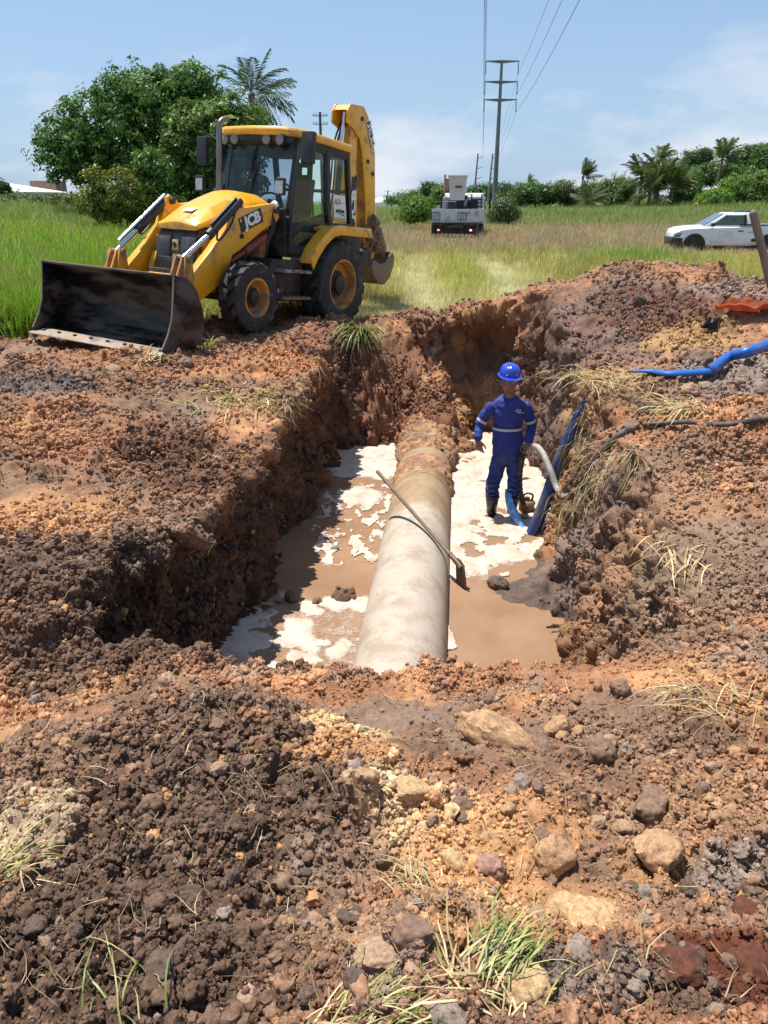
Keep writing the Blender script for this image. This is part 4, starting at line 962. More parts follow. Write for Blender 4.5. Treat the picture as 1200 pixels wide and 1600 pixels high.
M_BUCK = mk('worn black bucket steel', (.015, .0145, .015), .36, .5, var=.4, scale=4, dirt=(.15, .12, .095), amt=.38, dscale=3.0, bmp=.25, bscale=18, bdist=.01, streak=(1, .45, 1.6))
M_EDGE = mk('polished edge steel', (.27, .24, .21), .42, .5, var=.2, scale=6, dirt=(.36, .28, .21), amt=.5)
M_RUST = mk('rusty bare steel', (.20, .135, .10), .6, .3, var=.3, scale=5, dirt=(.26, .19, .13), amt=.5)
M_WHT = mk('white lettering', (.80, .80, .79), .45, var=.04)
M_INK = mk('black lettering', (.015, .015, .017), .5)
M_BLUP = mk('blue print', (.04, .12, .42), .5)
M_REDB = mk('dark red oil stained steel', (.22, .045, .025), .45, var=.3, dirt=(.16, .09, .06), amt=.3)
M_LAMP = mk('lamp glass', (.22, .22, .21), .12, var=.15, scale=60)
M_SEAT = mk('dark seat cloth', (.035, .042, .05), .85, var=.2)
def glass(name, tint, gl=.10, dark=0.0):
    m = bpy.data.materials.new(name); m.use_nodes = True; nt = m.node_tree
    for n in list(nt.nodes): nt.nodes.remove(n)
    o = nt.nodes.new('ShaderNodeOutputMaterial'); t = nt.nodes.new('ShaderNodeBsdfTransparent'); g = nt.nodes.new('ShaderNodeBsdfGlossy'); g.inputs['Roughness'].default_value = .02
    lw_ = nt.nodes.new('ShaderNodeLayerWeight'); lw_.inputs['Blend'].default_value = .5; pw_ = nd(nt, 'ShaderNodeMath', operation='POWER'); nt.links.new(lw_.outputs['Facing'], pw_.inputs[0]); pw_.inputs[1].default_value = 4.5; fr = nd(nt, 'ShaderNodeMath', operation='MULTIPLY_ADD'); nt.links.new(pw_.outputs[0], fr.inputs[0]); fr.inputs[1].default_value = .6; fr.inputs[2].default_value = .035; t.inputs[0].default_value = (*tint, 1)
    d = nt.nodes.new('ShaderNodeBsdfDiffuse'); d.inputs[0].default_value = (.16, .14, .12, 1); ms = nt.nodes.new('ShaderNodeMixShader'); ms.inputs[0].default_value = dark
    mx = nt.nodes.new('ShaderNodeMixShader'); nt.links.new(fr.outputs[0], mx.inputs[0]); nt.links.new(t.outputs[0], ms.inputs[1]); nt.links.new(d.outputs[0], ms.inputs[2])
    nt.links.new(ms.outputs[0], mx.inputs[1]); nt.links.new(g.outputs[0], mx.inputs[2]); nt.links.new(mx.outputs[0], o.inputs[0])
    return m
M_GLS = glass('tinted cab glass', (.86, .95, .95), dark=.02); M_GLF = glass('dusty windscreen glass', (.62, .70, .78), dark=.04); M_GLC = glass('car glass', (.35, .45, .42), dark=.03)

D = thing('backhoe_loader', 'big yellow and black digger with loading bucket and raised rear arm beside the pit', 'digger')
yaw, pit, rol = 4.1901, .1048, -.0377
cy_, sy_, cp_, sp_, cr_, sr_ = math.cos(yaw), math.sin(yaw), math.cos(pit), math.sin(pit), math.cos(rol), math.sin(rol)
MR = Matrix(((cy_, -sy_, 0), (sy_, cy_, 0), (0, 0, 1))) @ Matrix(((cp_, 0, -sp_), (0, 1, 0), (sp_, 0, cp_))) @ Matrix(((1, 0, 0), (0, cr_, -sr_), (0, sr_, cr_)))
D.location = (-1.633, 12.997, -.015); D.rotation_euler = MR.to_euler()
def wheel(name, x, y, r, w, rr, nl, side, parent, lugh=.035, mats=None):
    e = bpy.data.objects.new(name, None); COL.objects.link(e); e.parent = parent; e.location = (x, y, r); e.empty_display_size = .2
    hw = w / 2
    b = B(); pr = [(rr, -hw * .82), (rr + .03, -hw * .95), (rr + (r - rr) * .5, -hw * 1.03), (r - .10 * r, -hw * .97), (r - .045 * r, -hw * .80), (r - lugh, -hw * .4), (r - lugh, 0)]
    pr = pr + [(q, -h) for q, h in pr[-2::-1]]
    b.lathe(pr, 56)
    for i in range(nl):
        for s in (-1, 1):
            a0 = 2 * PI * (i + (.5 if s > 0 else 0)) / nl
            P = [(.02, 0, r), (.35, .10, r), (.72, .24, r - .008), (.98, .30, r - .05 * r), (1.03, .31, r - .17 * r)]
            wd = PI / nl * .62
            rg_ = []
            for fr_, da, ro in P:
                a = a0 + da * .9
                ri = ro - lugh * 1.7
                rg_.append([Vector((ro * math.cos(a - wd), s * fr_ * hw, ro * math.sin(a - wd))), Vector((ro * math.cos(a + wd), s * fr_ * hw, ro * math.sin(a + wd))), Vector((ri * math.cos(a + wd * 1.3), s * (fr_ * hw - .02), ri * math.sin(a + wd * 1.3))), Vector((ri * math.cos(a - wd * 1.3), s * (fr_ * hw - .02), ri * math.sin(a - wd * 1.3)))])
            b.rings(rg_)
    b.obj('tyre', M_TYRE, e)
    b = B(); q = side
    b.lathe([(rr + .012, q * hw * .80), (rr + .02, q * hw * .97), (rr - .012, q * hw * .98), (rr - .03, q * hw * .80), (rr - .045, q * hw * .30), (rr * .62, q * hw * .18), (rr * .60, q * hw * .30), (.02, q * hw * .32)], 48)
    b.lathe([(rr + .012, -q * hw * .80), (rr - .02, -q * hw * .97), (rr - .05, -q * hw * .2), (rr * .62, q * hw * .18)], 40)
    b.obj('rim', M_YELD, e)
    b = B(); b.lathe([(rr * .56, q * hw * .2), (rr * .56, q * hw * .40), (rr * .42, q * hw * .52), (rr * .38, q * hw * .75), (rr * .22, q * hw * .82), (.01, q * hw * .82)], 24)
    for k_ in range(10): a = k_ * PI / 5; b.lathe([(.02, q * hw * .35), (.018, q * hw * .50), (.001, q * hw * .51)], 6, (rr * .49 * math.cos(a), 0, rr * .49 * math.sin(a)))
    b.obj('hub', M_CHAS, e)
    return e
for s in (1, -1):
    wheel('rear_wheel', 0, s * .845, .705, .43, .375, 20, s, D, .048)
    wheel('front_wheel', 2.17, s * .90, .487, .32, .25, 15, s, D, .05)
# chassis
b = B(); b.box((.9, 0, .75), (3.6, .66, .36)); b.box((2.17, 0, .5), (.22, 1.5, .2)); b.box((0, 0, .68), (.34, 1.3, .34)); b.box((2.55, 0, .62), (.5, .8, .3)); b.box((-.95, 0, .75), (.25, 1.3, .75))
b.obj('chassis', M_CHAS, D, bevel=.02)
for s in (1, -1):
    b = B(); b.prism([(1.55, .42), (1.62, .8), (1.55, 1.02), (.80, 1.02), (.80, .42)], 'y', s * .34, s * .80); b.obj('side_tank', M_CHAS, D, bevel=.02)
    for z_, xa, xb in ((.86, .86, 1.50), (.48, .84, 1.54)):
        b = B(); b.box(((xa + xb) / 2, s * .90, z_), (xb - xa, .24, .035))
        for k_ in range(6): b.box((xa + .05 + k_ * (xb - xa - .1) / 5, s * .90, z_ + .024), (.02, .22, .014))
        b.obj('step', mk('worn alloy step', (.45, .42, .38), .5, .4, dirt=MUD, amt=.4) if z_ > .8 and s > 0 else M_RUST, D)
    b = B(); b.prism([(-1.12, .25), (-.9, .25), (-.9, 1.5), (-1.12, 1.5)], 'y', s * .46, s * .64); b.box((-1.01, s * .55, .2), (.36, .3, .08)); b.obj('stabiliser_leg', M_CHAS, D, bevel=.015)
    b = B(); arc = [(1.02, 1.04), (.90, 1.22), (.70, 1.40), (.50, 1.53), (.30, 1.58), (-.66, 1.60)]
    inn = [(x_ - .02, z_ - .05) for x_, z_ in arc[::-1]]
    b.prism(arc + inn, 'y', s * .90, s * 1.10); b.prism(arc[3:] + inn[:3], 'y', s * .76, s * .90)
    sk = [(x_ + .012, z_ + .012) for x_, z_ in arc] + [(x_ - .05 if x_ < .9 else x_ - .07, z_ - .13) for x_, z_ in arc[::-1]]
    b.prism(sk, 'y', s * 1.098, s * 1.125); b.obj('fender', M_YEL, D, bevel=.012)
    b = B(); b.prism([(.50, 1.10), (.46, 1.48), (-.60, 1.54), (-.60, 1.10)], 'y', s * .62, s * .70); b.obj('inner_panel', M_CHAS, D)
b = B(); b.box((1.45, .812, .57), (.12, .012, .06)); pl = b.obj('marker_plate', M_WHT, D)
b = B(); b.box((1.33, .812, .57), (.10, .012, .06)); b.obj('marker_plate', M_REDB, D)
# bonnet
b = B(); rg_ = []
for x_, hw, zt_, zs in ((1.16, .46, 1.86, 1.74), (1.30, .46, 1.90, 1.76), (1.62, .455, 1.90, 1.75), (1.74, .45, 1.86, 1.69), (2.0, .44, 1.76, 1.60), (2.3, .425, 1.63, 1.48), (2.52, .405, 1.50, 1.38), (2.62, .385, 1.43, 1.345), (2.655, .36, 1.385, 1.325)):
    dz_ = .18 if x_ < 2.2 else (.10 if x_ < 2.4 else .035)
    rg_.append([Vector((x_, y_, z_)) for y_, z_ in ((-hw, zs - dz_), (-hw, zs - .02), (-hw * .93, zs + .03), (-hw * .62, zt_ - .02), (-hw * .28, zt_), (0, zt_ + .006), (hw * .28, zt_), (hw * .62, zt_ - .02), (hw * .93, zs + .03), (hw, zs - .02), (hw, zs - dz_))])
b.rings(rg_); bon = b.obj('bonnet', M_YEL, D, bevel=.006, ang=28)
b = B(); b.box((2.44, .05, 1.566), (.13, .17, .004), (0, .40, 0)); b.obj('white_sticker', M_WHT, bon)
for s in (1, -1):
    b = B(); b.prism([(1.18, 1.60), (1.18, 1.2), (2.5, .92), (2.6, 1.20), (2.0, 1.45)], 'y', s * .36, s * .435); b.obj('engine_side_panel', M_YELD, D, bevel=.01)
b = B(); b.prism([(2.25, 1.335), (2.56, 1.325), (2.625, 1.20), (2.655, 1.05), (2.645, .84), (2.62, .76), (2.25, .76)], 'y', -.365, .365)
gr = b.obj('grille', M_DGR, D, bevel=.015)
for y0, y1 in ((-.35, -.10), (.10, .35)):
    b = B(); b.prism([(2.57, 1.27), (2.585, 1.28), (2.652, 1.20), (2.685, 1.05), (2.672, .84), (2.645, .80), (2.60, .80)], 'y', y0, y1); b.obj('grille_panel', M_DGR, gr, bevel=.01)
b = B(); b.box((2.662, 0, 1.09), (.02, .105, .14)); bd = b.obj('badge', mk('badge yellow', (.72, .50, .16), .35), gr, bevel=.004)
b = B(); b.box((2.675, -.005, 1.09), (.01, .05, .07), (.6, 0, 0)); b.obj('badge_mark', M_INK, gr)
b = B(); b.prism([(2.35, .50), (2.80, .52), (2.84, .70), (2.70, .735), (2.35, .735)], 'y', -.46, .46)
for s in (1, -1): b.prism([(2.35, .76), (2.74, .76), (2.64, .98), (2.60, 1.0), (2.55, .80), (2.35, .80)], 'y', s * .375, s * .46)
b.obj('nose_frame', M_YEL, D, bevel=.014)
b = B(); b.tube(spline([(1.5, -.27, 1.80), (1.5, -.27, 2.3), (1.51, -.27, 2.74), (1.47, -.27, 2.84), (1.36, -.27, 2.89)], 5), [.042] * 10 + [.040] * 11, 14); b.tube([(1.5, -.27, 1.8), (1.5, -.27, 1.93)], .07, 14)
b.obj('exhaust_stack', mk('stainless exhaust', (.22, .185, .155), .35, .8, var=.3, scale=2), D)
# loader arms, rams, levers
arm = [(1.24, 1.60), (1.28, 1.73), (1.38, 1.775), (2.02, 1.655), (2.12, 1.72), (2.20, 1.755), (2.29, 1.72), (2.34, 1.52), (2.40, 1.36), (2.66, 1.085), (3.06, .72), (3.17, .54), (3.12, .42), (3.0, .385), (2.84, .43), (2.44, .66), (2.34, .82), (2.26, 1.02), (2.10, 1.10), (1.60, 1.40), (1.30, 1.53)]
for s in (1, -1):
    a_ = B().prism(arm, 'y', s * .545, s * .665).obj('loader_arm', M_YEL, D, bevel=.012)
    b = B(); b.tube([(2.19, s * .50, 1.68), (2.19, s * .73, 1.68)], .045, 14); b.tube([(1.34, s * .5, 1.69), (1.34, s * .71, 1.69)], .05, 14); b.tube([(2.08, s * .6, 1.28), (2.08, s * .685, 1.28)], .035, 12); b.tube([(3.04, s * .5, .50), (3.04, s * .70, .50)], .05, 14)
    b.obj('pivot_pin', M_CHAS, a_)
    if s > 0:
        t0, t1 = Vector((2.105, .67, 1.44)), Vector((1.68, .67, 1.60))
        M = frame((1.885, .668, 1.505), (-1, 0, .40), (.0, 0, 1))
        b = B(); q = M.to_3x3(); c_ = Vector((1.885, .666, 1.505)); ex, ey = q.col[0], q.col[1]
        pl = B(); pl.hexa([c_ + ex * i * .255 + ey * j * .098 + q.col[2] * k_ for k_ in (0, .004) for i, j in ((-1, -1), (1, -1), (1, 1), (-1, 1))]); pl.obj('lettering_plate', M_INK, a_)
        text('lettering', 'JCB', .20, M_WHT, a_, frame(c_ + q.col[2] * .006 + ex * .03, ex, ey), .002, .0, .010, 1.0, 1.12)
        b = B(); b.box(c_ - ex * .215 + ey * .062 + q.col[2] * .006, (.035, .003, .045)); b.obj('logo_square', M_YEL, a_)
    # bell crank at the bucket
    b = B()
    for y_ in (.50, .70):
        b.prism([(3.10, .98), (3.20, .98), (3.28, .50), (3.30, .20), (3.20, .18), (3.08, .46), (3.05, .70)], 'y', s * (y_ - .018), s * (y_ + .018))
    b.obj('bell_crank', M_YELD, D, bevel=.006)
    b = B()
    for y_ in (.545, .655): b.prism([(3.12, .94), (3.21, .97), (3.40, .50), (3.34, .42)], 'y', s * (y_ - .016), s * (y_ + .016))
    b.obj('tilt_link', M_YELD, D, bevel=.006)
    b = B(); b.tube([(3.15, s * .46, .935), (3.15, s * .74, .935)], .04, 12); b.obj('crank_pin', M_RUST, D)
    p0, p1 = Vector((2.20, s * .605, 1.70)), Vector((3.15, s * .605, .945)); dr = (p1 - p0).normalized()
    if s > 0: p0 = Vector((2.20, .70, 1.70)); p1 = Vector((3.15, .62, .945))
    b = B(); b.tube([p0 - dr * .04, p0 + dr * .70], .058, 16); b.tube([p0 + dr * .66, p0 + dr * .74], .064, 16); rm = b.obj('tilt_ram', M_BLK, D)
    b = B(); b.tube([p0 + dr * .70, p1], .034, 14); b.obj('ram_rod', M_CHR, rm)
    up = Vector((.62, 0, .78)); b = B(); b.tube([p0 + up * .075 + dr * .02, p0 + up * .08 + dr * (1.10 if s < 0 else .62)], .016 if s > 0 else .026, 8); b.tube([p0 + up * .075 + dr * .02, p0 + up * .03], .02, 8); b.obj('guide_tube', M_CHR if s < 0 else M_BLK, rm)
    p0, p1 = Vector((1.38, s * .60, 1.36)), Vector((2.24, s * .60, .93)); dr = (p1 - p0).normalized()
    b = B(); b.tube([p0, p0 + dr * .62], .06, 16); lr = b.obj('lift_ram', M_REDB, D); b = B(); b.tube([p0 + dr * .6, p1], .035, 12); b.obj('ram_rod', M_REDB, lr)
    b = B()
    for k_ in range(3): b.tube(spline([(1.40, s * (.60 + .025 * k_), 1.72), (1.36 + .03 * k_, s * .68, 1.5), (1.46 + .02 * k_, s * .66, 1.25), (1.50, s * .60, .98), (1.75, s * .5, .9)], 5), .013, 7)
    b.obj('hydraulic_hose', M_BLK, D)
    b = B(); b.tube(spline([(2.24, s * .69, 1.60), (2.36, s * .72, 1.42), (2.52, s * .72, 1.25), (2.62, s * .71, 1.20), (2.60, s * .70, 1.34)], 5), .014, 7); b.obj('hydraulic_hose', M_BLK, D)
b = B(); b.tube([(2.98, -.56, .47), (2.98, .56, .47)], .065, 16); b.obj('cross_tube', M_YELD, D)
b = B(); b.box((1.42, 0, 1.25), (.14, 1.06, .7)); b.obj('arm_tower', M_YELD, D, bevel=.012)
# bucket
BW = 1.17
sheet = [(3.875, .735), (3.70, .690), (3.55, .56), (3.455, .38), (3.43, .18), (3.47, .02), (3.58, -.085), (3.80, -.125), (4.00, -.145)]
out_ = [(x_ - .028 * (1 if i < 6 else .3), z_ + (.02 if i < 1 else -.022)) for i, (x_, z_) in enumerate(sheet)]
bk = B().prism(sheet + out_[::-1], 'y', -BW, BW).obj('loader_bucket', M_BUCK, D)
for s in (1, -1):
    b = B(); b.prism([(3.885, .745), (3.68, .735), (3.52, .60), (3.405, .36), (3.385, .08), (3.45, -.06), (3.60, -.115), (4.05, -.165), (4.085, -.12), (3.98, .06), (3.915, .25), (3.895, .5)], 'y', s * (BW - .002), s * (BW + .026)); b.obj('end_plate', M_BUCK, bk, bevel=.004)
    b = B(); b.tube([(3.89, s * (BW + .012), .735), (3.90, s * (BW + .012), .5), (3.92, s * (BW + .012), .25), (3.985, s * (BW + .012), .06), (4.085, s * (BW + .012), -.11)], .012, 6); b.obj('end_plate_edge', M_EDGE, bk)
b = B(); b.prism([(3.90, -.118), (4.125, -.163), (4.14, -.178), (4.125, -.19), (3.90, -.16)], 'y', -BW - .03, BW + .03); ce = b.obj('cutting_edge', M_EDGE, bk, bevel=.003)
for k_ in range(8):
    y_ = -BW + .10 + k_ * (2 * BW - .2) / 7
    b = B(); b.lathe([(.026, 0), (.026, .012), (.018, .02), (.001, .021)], 10, (4.0, y_, -.136), 'z'); b.obj('bolt', M_CHAS, bk)
b = B()
for y_ in (-.62, -.50, .50, .62): b.prism([(3.26, .10), (3.39, .02), (3.41, .40), (3.32, .44)], 'y', y_ - .02, y_ + .02)
b.obj('mounting_lug', M_BUCK, bk)
b = B(); b.prism([(3.89, .72), (3.905, .73), (3.905, .748), (3.84, .752), (3.84, .738)], 'y', -BW, BW); b.obj('top_edge', M_BUCK, bk)
# cab
Y = .72
cabt = bpy.data.objects.new('cab', None); COL.objects.link(cabt); cabt.parent = D; cabt.empty_display_size = .2
roof = [(-.50, -.66), (-.44, -.80), (.80, -.80), (1.02, -.72), (1.16, -.50), (1.22, 0), (1.16, .50), (1.02, .72), (.80, .80), (-.44, .80), (-.50, .66)]
def scl(P, k_, dx=0): return [(x_ * k_ + dx, y_ * k_) for x_, y_ in P]
b = B(); b.rings([[Vector((x_, y_, z_)) for x_, y_ in scl(roof, k_, (1 - k_) * .36)] for k_, z_ in ((.975, 2.715), (1.0, 2.735), (1.0, 2.79), (.975, 2.828), (.88, 2.845), (.5, 2.855))])
b.box((.2, 0, 2.862), (.9, .5, .03)); b.obj('roof', M_YEL, cabt, bevel=.006)
b = B(); b.rings([[Vector((x_, y_, z_)) for x_, y_ in scl(roof, k_, (1 - k_) * .36)] for k_, z_ in ((.86, 2.60), (.945, 2.64), (.955, 2.716))]); b.obj('roof_lining', M_BLK, cabt)
for y_, x_ in ((.52, 1.115), (.30, 1.145), (-.30, 1.145), (-.52, 1.115)):
    b = B(); b.lathe([(.075, -.05), (.085, 0), (.078, .012)], 20, (x_, y_, 2.66), 'x'); hl = b.obj('work_light', M_BLK, cabt)
    b = B(); b.lathe([(.074, .008), (.05, .02), (.001, .024)], 20, (x_, y_, 2.66), 'x'); b.obj('lens', M_LAMP, hl)
def post(pts, r, name='pillar'): b = B(); b.tube(pts, r, 4); return b.obj(name, M_BLK, cabt)
for s in (1, -1):
    post([(1.06, s * Y, 1.15), (1.08, s * Y, 1.75), (.93, s * Y, 2.66)], .052); post([(.03, s * Y, 1.55), (.10, s * Y, 1.85), (.20, s * Y, 2.66)], .058); post([(-.60, s * Y, 1.58), (-.38, s * Y, 2.66)], .052)
    b = B(); b.prism([(1.08, 1.1), (1.10, 1.20), (.42, 1.24), (.24, 1.46), (.05, 1.63), (-.62, 1.66), (-.62, 1.56), (.0, 1.54), (.22, 1.36), (.38, 1.1)], 'y', s * (Y - .035), s * (Y + .035)); b.obj('sill', M_BLK, cabt, bevel=.01)
    b = B(); b.prism([(1.0, 2.60), (.95, 2.70), (-.38, 2.70), (-.42, 2.60)], 'y', s * (Y - .05), s * (Y + .03)); b.obj('top_rail', M_BLK, cabt)
    dq = [(1.02, 1.20), (1.045, 1.75), (.91, 2.62), (.23, 2.62), (.13, 1.85), (.06, 1.64), (.26, 1.46), (.43, 1.24)]
    dr_ = B().prism(dq, 'y', s * (Y - .004), s * (Y + .004)).obj('door', M_GLS, cabt)
    b = B(); cx_, cz_ = .55, 1.9
    for (xa, za), (xb, zb) in zip(dq, dq[1:] + dq[:1]): b.tube([(xa, s * Y, za), (xb, s * Y, zb)], .030, 6)
    b.obj('door_frame', M_BLK, dr_)
    b = B(); b.prism([(1.0, 1.22), (1.02, 1.55), (.14, 1.75), (.08, 1.66), (.28, 1.48), (.45, 1.26)], 'y', s * (Y - .05), s * (Y - .02)); b.obj('door_lower_panel', M_CHAS, dr_)
    b = B(); b.tube([(.30, s * (Y + .03), 1.95), (.20, s * (Y + .055), 1.90), (.2, s * (Y + .055), 1.74), (.26, s * (Y + .03), 1.70)], .014, 6); b.obj('door_handle', M_BLK, dr_)
    q_ = [(.16, 2.62), (-.37, 2.62), (-.56, 1.66), (-.02, 1.66), (.06, 1.85)]
    qg = B().prism(q_, 'y', s * (Y - .004), s * (Y + .004)).obj('quarter_window', M_GLS, cabt)
    if s > 0:
        b = B(); b.prism([(-.045, 2.06), (-.385, 2.07), (-.47, 1.735), (-.095, 1.725)], 'y', Y + .006, Y + .010); st = b.obj('sticker', M_WHT, qg)
        def fr(x_, z_): return frame((x_, Y + .012, z_), (-1, 0, .02), (.12, 0, 1))
        text('sticker_lettering', 'AD', .12, M_INK, qg, fr(-.155, 1.955), .001, .25, .0); text('sticker_small_print', 'con \u2014\u2014', .05, M_BLUP, qg, fr(-.30, 1.955), .001)
        text('sticker_lettering', 'embasa', .085, M_INK, qg, fr(-.265, 1.835), .001, .15, .004)
        b = B(); b.prism([(-.13, 1.80), (-.40, 1.775), (-.40, 1.79)], 'y', Y + .011, Y + .013); b.prism([(-.20, 1.785), (-.42, 1.757), (-.42, 1.770)], 'y', Y + .011, Y + .013); b.obj('sticker_swoosh', M_INK, qg)
        b = B(); b.prism([(-.10, 1.715), (-.475, 1.725), (-.485, 1.69), (-.105, 1.68)], 'y', Y + .006, Y + .010); b.obj('sticker_strip', mk('grey sticker', (.38, .38, .40), .5), qg)
W0 = [(-.70, 1.08), (-.42, 1.20), (0, 1.24), (.42, 1.20), (.70, 1.08)]; W1 = [(-.66, .95), (-.42, 1.03), (0, 1.06), (.42, 1.03), (.66, .95)]
b = B(); b.rings([[Vector((x_, y_, 1.72)) for y_, x_ in W0], [Vector((x_, y_, 2.62)) for y_, x_ in W1]], False, False); b.rings([[Vector((x_ + .006, y_, 1.72)) for y_, x_ in W0], [Vector((x_ + .006, y_, 2.62)) for y_, x_ in W1]], False, False)
ws = b.obj('windscreen', M_GLF, cabt)
b = B(); b.tube([(1.21, -.42, 1.72), (1.03, -.42, 2.62)], .012, 4); b.tube([(x_, y_, 1.71) for y_, x_ in W0], .03, 6); b.obj('windscreen_frame', M_BLK, ws)
b = B(); b.tube([(1.26, .05, 1.76), (1.15, .12, 2.32)], .012, 4); b.tube([(1.23, -.02, 1.86), (1.12, .20, 2.42)], .009, 4); b.obj('wiper', M_BLK, ws)
b = B(); b.rings([[Vector((-.56, -.68, 1.66)), Vector((-.56, .68, 1.66))], [Vector((-.38, -.68, 2.62)), Vector((-.38, .68, 2.62))]], False, False); rw = b.obj('rear_window', M_GLS, cabt)
b = B(); b.tube([(-.47, -.7, 2.14), (-.47, .7, 2.14)], .028, 6); b.tube([(-.47, .0, 2.12), (-.57, 0, 1.66)], .02, 6); b.obj('window_bar', M_BLK, rw)
b = B(); b.prism([(1.14, 1.10), (1.18, 1.72), (1.05, 1.74), (.90, 1.60), (.9, 1.10)], 'y', -.70, .70); b.obj('firewall', M_BLK, cabt, bevel=.01)
b = B(); b.box((.25, 0, 1.10), (1.7, 1.36, .08)); b.box((-.3, 0, 1.35), (.62, 1.36, .42)); b.obj('cab_floor', M_CHAS, cabt)
seat = bpy.data.objects.new('seat', None); COL.objects.link(seat); seat.parent = D; seat.location = (.12, .05, 0)
b = B(); b.box((.02, 0, 1.62), (.50, .50, .14)); b.box((.0, 0, 1.36), (.3, .34, .42)); b.obj('cushion', M_SEAT, seat, bevel=.03)
b = B(); b.hexa([Vector(p) for p in ((-.20, -.25, 1.66), (-.06, -.25, 1.66), (-.06, .25, 1.66), (-.20, .25, 1.66), (-.34, -.21, 2.28), (-.22, -.21, 2.28), (-.22, .21, 2.28), (-.34, .21, 2.28))]); b.obj('backrest', M_SEAT, seat, bevel=.035)
b = B()
for c_, d_ in (((-.30, -.105, 2.40), (.08, .07, .24)), ((-.30, .105, 2.40), (.08, .07, .24)), ((-.30, 0, 2.49), (.08, .28, .07)), ((-.30, 0, 2.31), (.08, .28, .07))): b.box(c_, d_)
b.obj('headrest', M_SEAT, seat, bevel=.02)
b = B(); b.box((.05, .31, 1.86), (.36, .06, .06)); b.box((.05, -.31, 1.86), (.36, .06, .06)); b.obj('armrest', M_SEAT, seat, bevel=.015)
b = B(); b.tube([Vector((.62 + .05 * math.cos(a) * .5, .21 * math.sin(a), 1.88 + .2 * math.cos(a) * .5)) for a in np.linspace(0, 2 * PI, 25)], .018, 6, False); b.tube([(.62, 0, 1.88), (.80, 0, 1.45)], .04, 8); b.box((.86, 0, 1.45), (.22, .5, .6)); b.obj('steering_column', M_BLK, D)
def mirror(p, d, bpts, back=M_BLK, face=None, nm='mirror'):
    b = B(); b.box(p, d); o = b.obj(nm, back, D, bevel=.02); b = B(); b.tube(bpts, .013, 6); b.obj('mirror_arm', M_BLK, o)
    if face is not None: b = B(); b.box((p[0] + d[0] / 2 + .004, p[1], p[2] - .01), (.006, d[1] * .78, d[2] * .72)); b.obj('mirror_glass', face, o)
mirror((1.06, 1.0, 2.56), (.10, .20, .42), [(.98, .76, 2.66), (1.02, .9, 2.74), (1.06, .98, 2.72)])
mirror((1.06, -1.0, 2.50), (.08, .2, .4), [(.98, -.76, 2.66), (1.02, -.9, 2.74), (1.06, -.98, 2.68)])
M_MIR = mk('mirror glass', (.50, .48, .48), .15, .3, var=.3, scale=20)
mirror((1.42, .80, 2.0), (.06, .17, .23), [(1.10, .74, 2.02), (1.42, .76, 2.12), (1.42, .80, 2.10)], face=M_MIR); mirror((1.20, -.92, 2.02), (.06, .17, .23), [(1.08, -.74, 1.9), (1.2, -.9, 1.86), (1.2, -.92, 1.95)], face=M_MIR)
b = B(); b.tube(spline([(1.04, .82, 2.62), (1.16, .88, 2.3), (1.20, .86, 1.8), (1.12, .78, 1.4)], 6), .012, 6); b.obj('grab_rail', M_BLK, D)
b = B(); b.box((1.105, .66, 1.60), (.012, .07, .52), (0, -.04, 0)); b.box((1.12, .62, 1.62), (.012, .24, .03)); b.obj('tape_strip', mk('dull tape', (.42, .44, .46), .5), D)
b = B(); b.lathe([(.001, .0), (.06, .01), (.075, .04), (.06, .07), (.001, .08)], 12, (1.22, .58, 1.75), 'x'); b.obj('fluid_bottle', M_WHT, D)
# backhoe
boom = [(-1.02, .82), (-1.20, 1.25), (-1.28, 1.95), (-1.33, 2.7), (-1.38, 3.30), (-1.50, 3.50), (-1.62, 3.42), (-1.62, 2.7), (-1.78, 1.75), (-1.72, 1.1), (-1.45, .75)]
bm_ = B().prism(boom, 'y', -.125, .125).obj('boom', M_YEL, D, bevel=.012)
def bt(nm, s_, size, x_, z_, dx, dz, m_, par, y_, off=0, **k_):
    ex = Vector((dx, 0, dz)).normalized(); ey = Vector((-ex.z, 0, ex.x)) * -1
    ez = ex.cross(ey)
    if ez.y < 0: ey = -ey
    return text(nm, s_, size, m_, par, frame((x_, y_ + off, z_), ex, ey), .002, **k_)
b = B(); b.prism([(-1.50, 2.50), (-1.655, 2.47), (-1.70, 1.60), (-1.53, 1.58)], 'y', .126, .130); b.obj('lettering_plate', M_INK, bm_)
bt('lettering', 'JCB', .205, -1.597, 2.04, -.04, 1, M_WHT, bm_, .1325, bold=.010, xs=1.55)
dip = [(-1.18, 3.30), (-1.17, 3.48), (-1.25, 3.60), (-1.68, 3.64), (-1.84, 3.52), (-2.04, 3.22), (-2.17, 2.95), (-2.27, 2.35), (-2.36, 1.80), (-2.52, 1.42), (-2.40, 1.15), (-2.14, 1.12), (-2.02, 1.45), (-2.00, 1.98), (-1.84, 2.58), (-1.72, 2.95), (-1.62, 3.12), (-1.34, 3.26)]
b = B()
for s in (1, -1): b.prism(dip, 'y', s * .135, s * .165)
dp = b.obj('dipper', M_YEL, D, bevel=.006)
b = B(); b.prism([(-1.60, 3.58), (-1.70, 3.60), (-1.82, 3.49), (-2.02, 3.2), (-2.15, 2.94), (-2.25, 2.34), (-2.34, 1.80), (-2.48, 1.42), (-2.38, 1.18), (-2.16, 1.15), (-2.04, 1.46), (-2.02, 1.98), (-1.86, 2.58), (-1.74, 2.95), (-1.66, 3.10)], 'y', -.13, .13); b.obj('dipper_core', M_YELD, dp)
b = B(); b.prism([(-1.2, 3.50), (-1.26, 3.585), (-1.66, 3.625), (-1.66, 3.59), (-1.28, 3.54)], 'y', -.13, .13); b.obj('head_plate', M_YEL, dp)
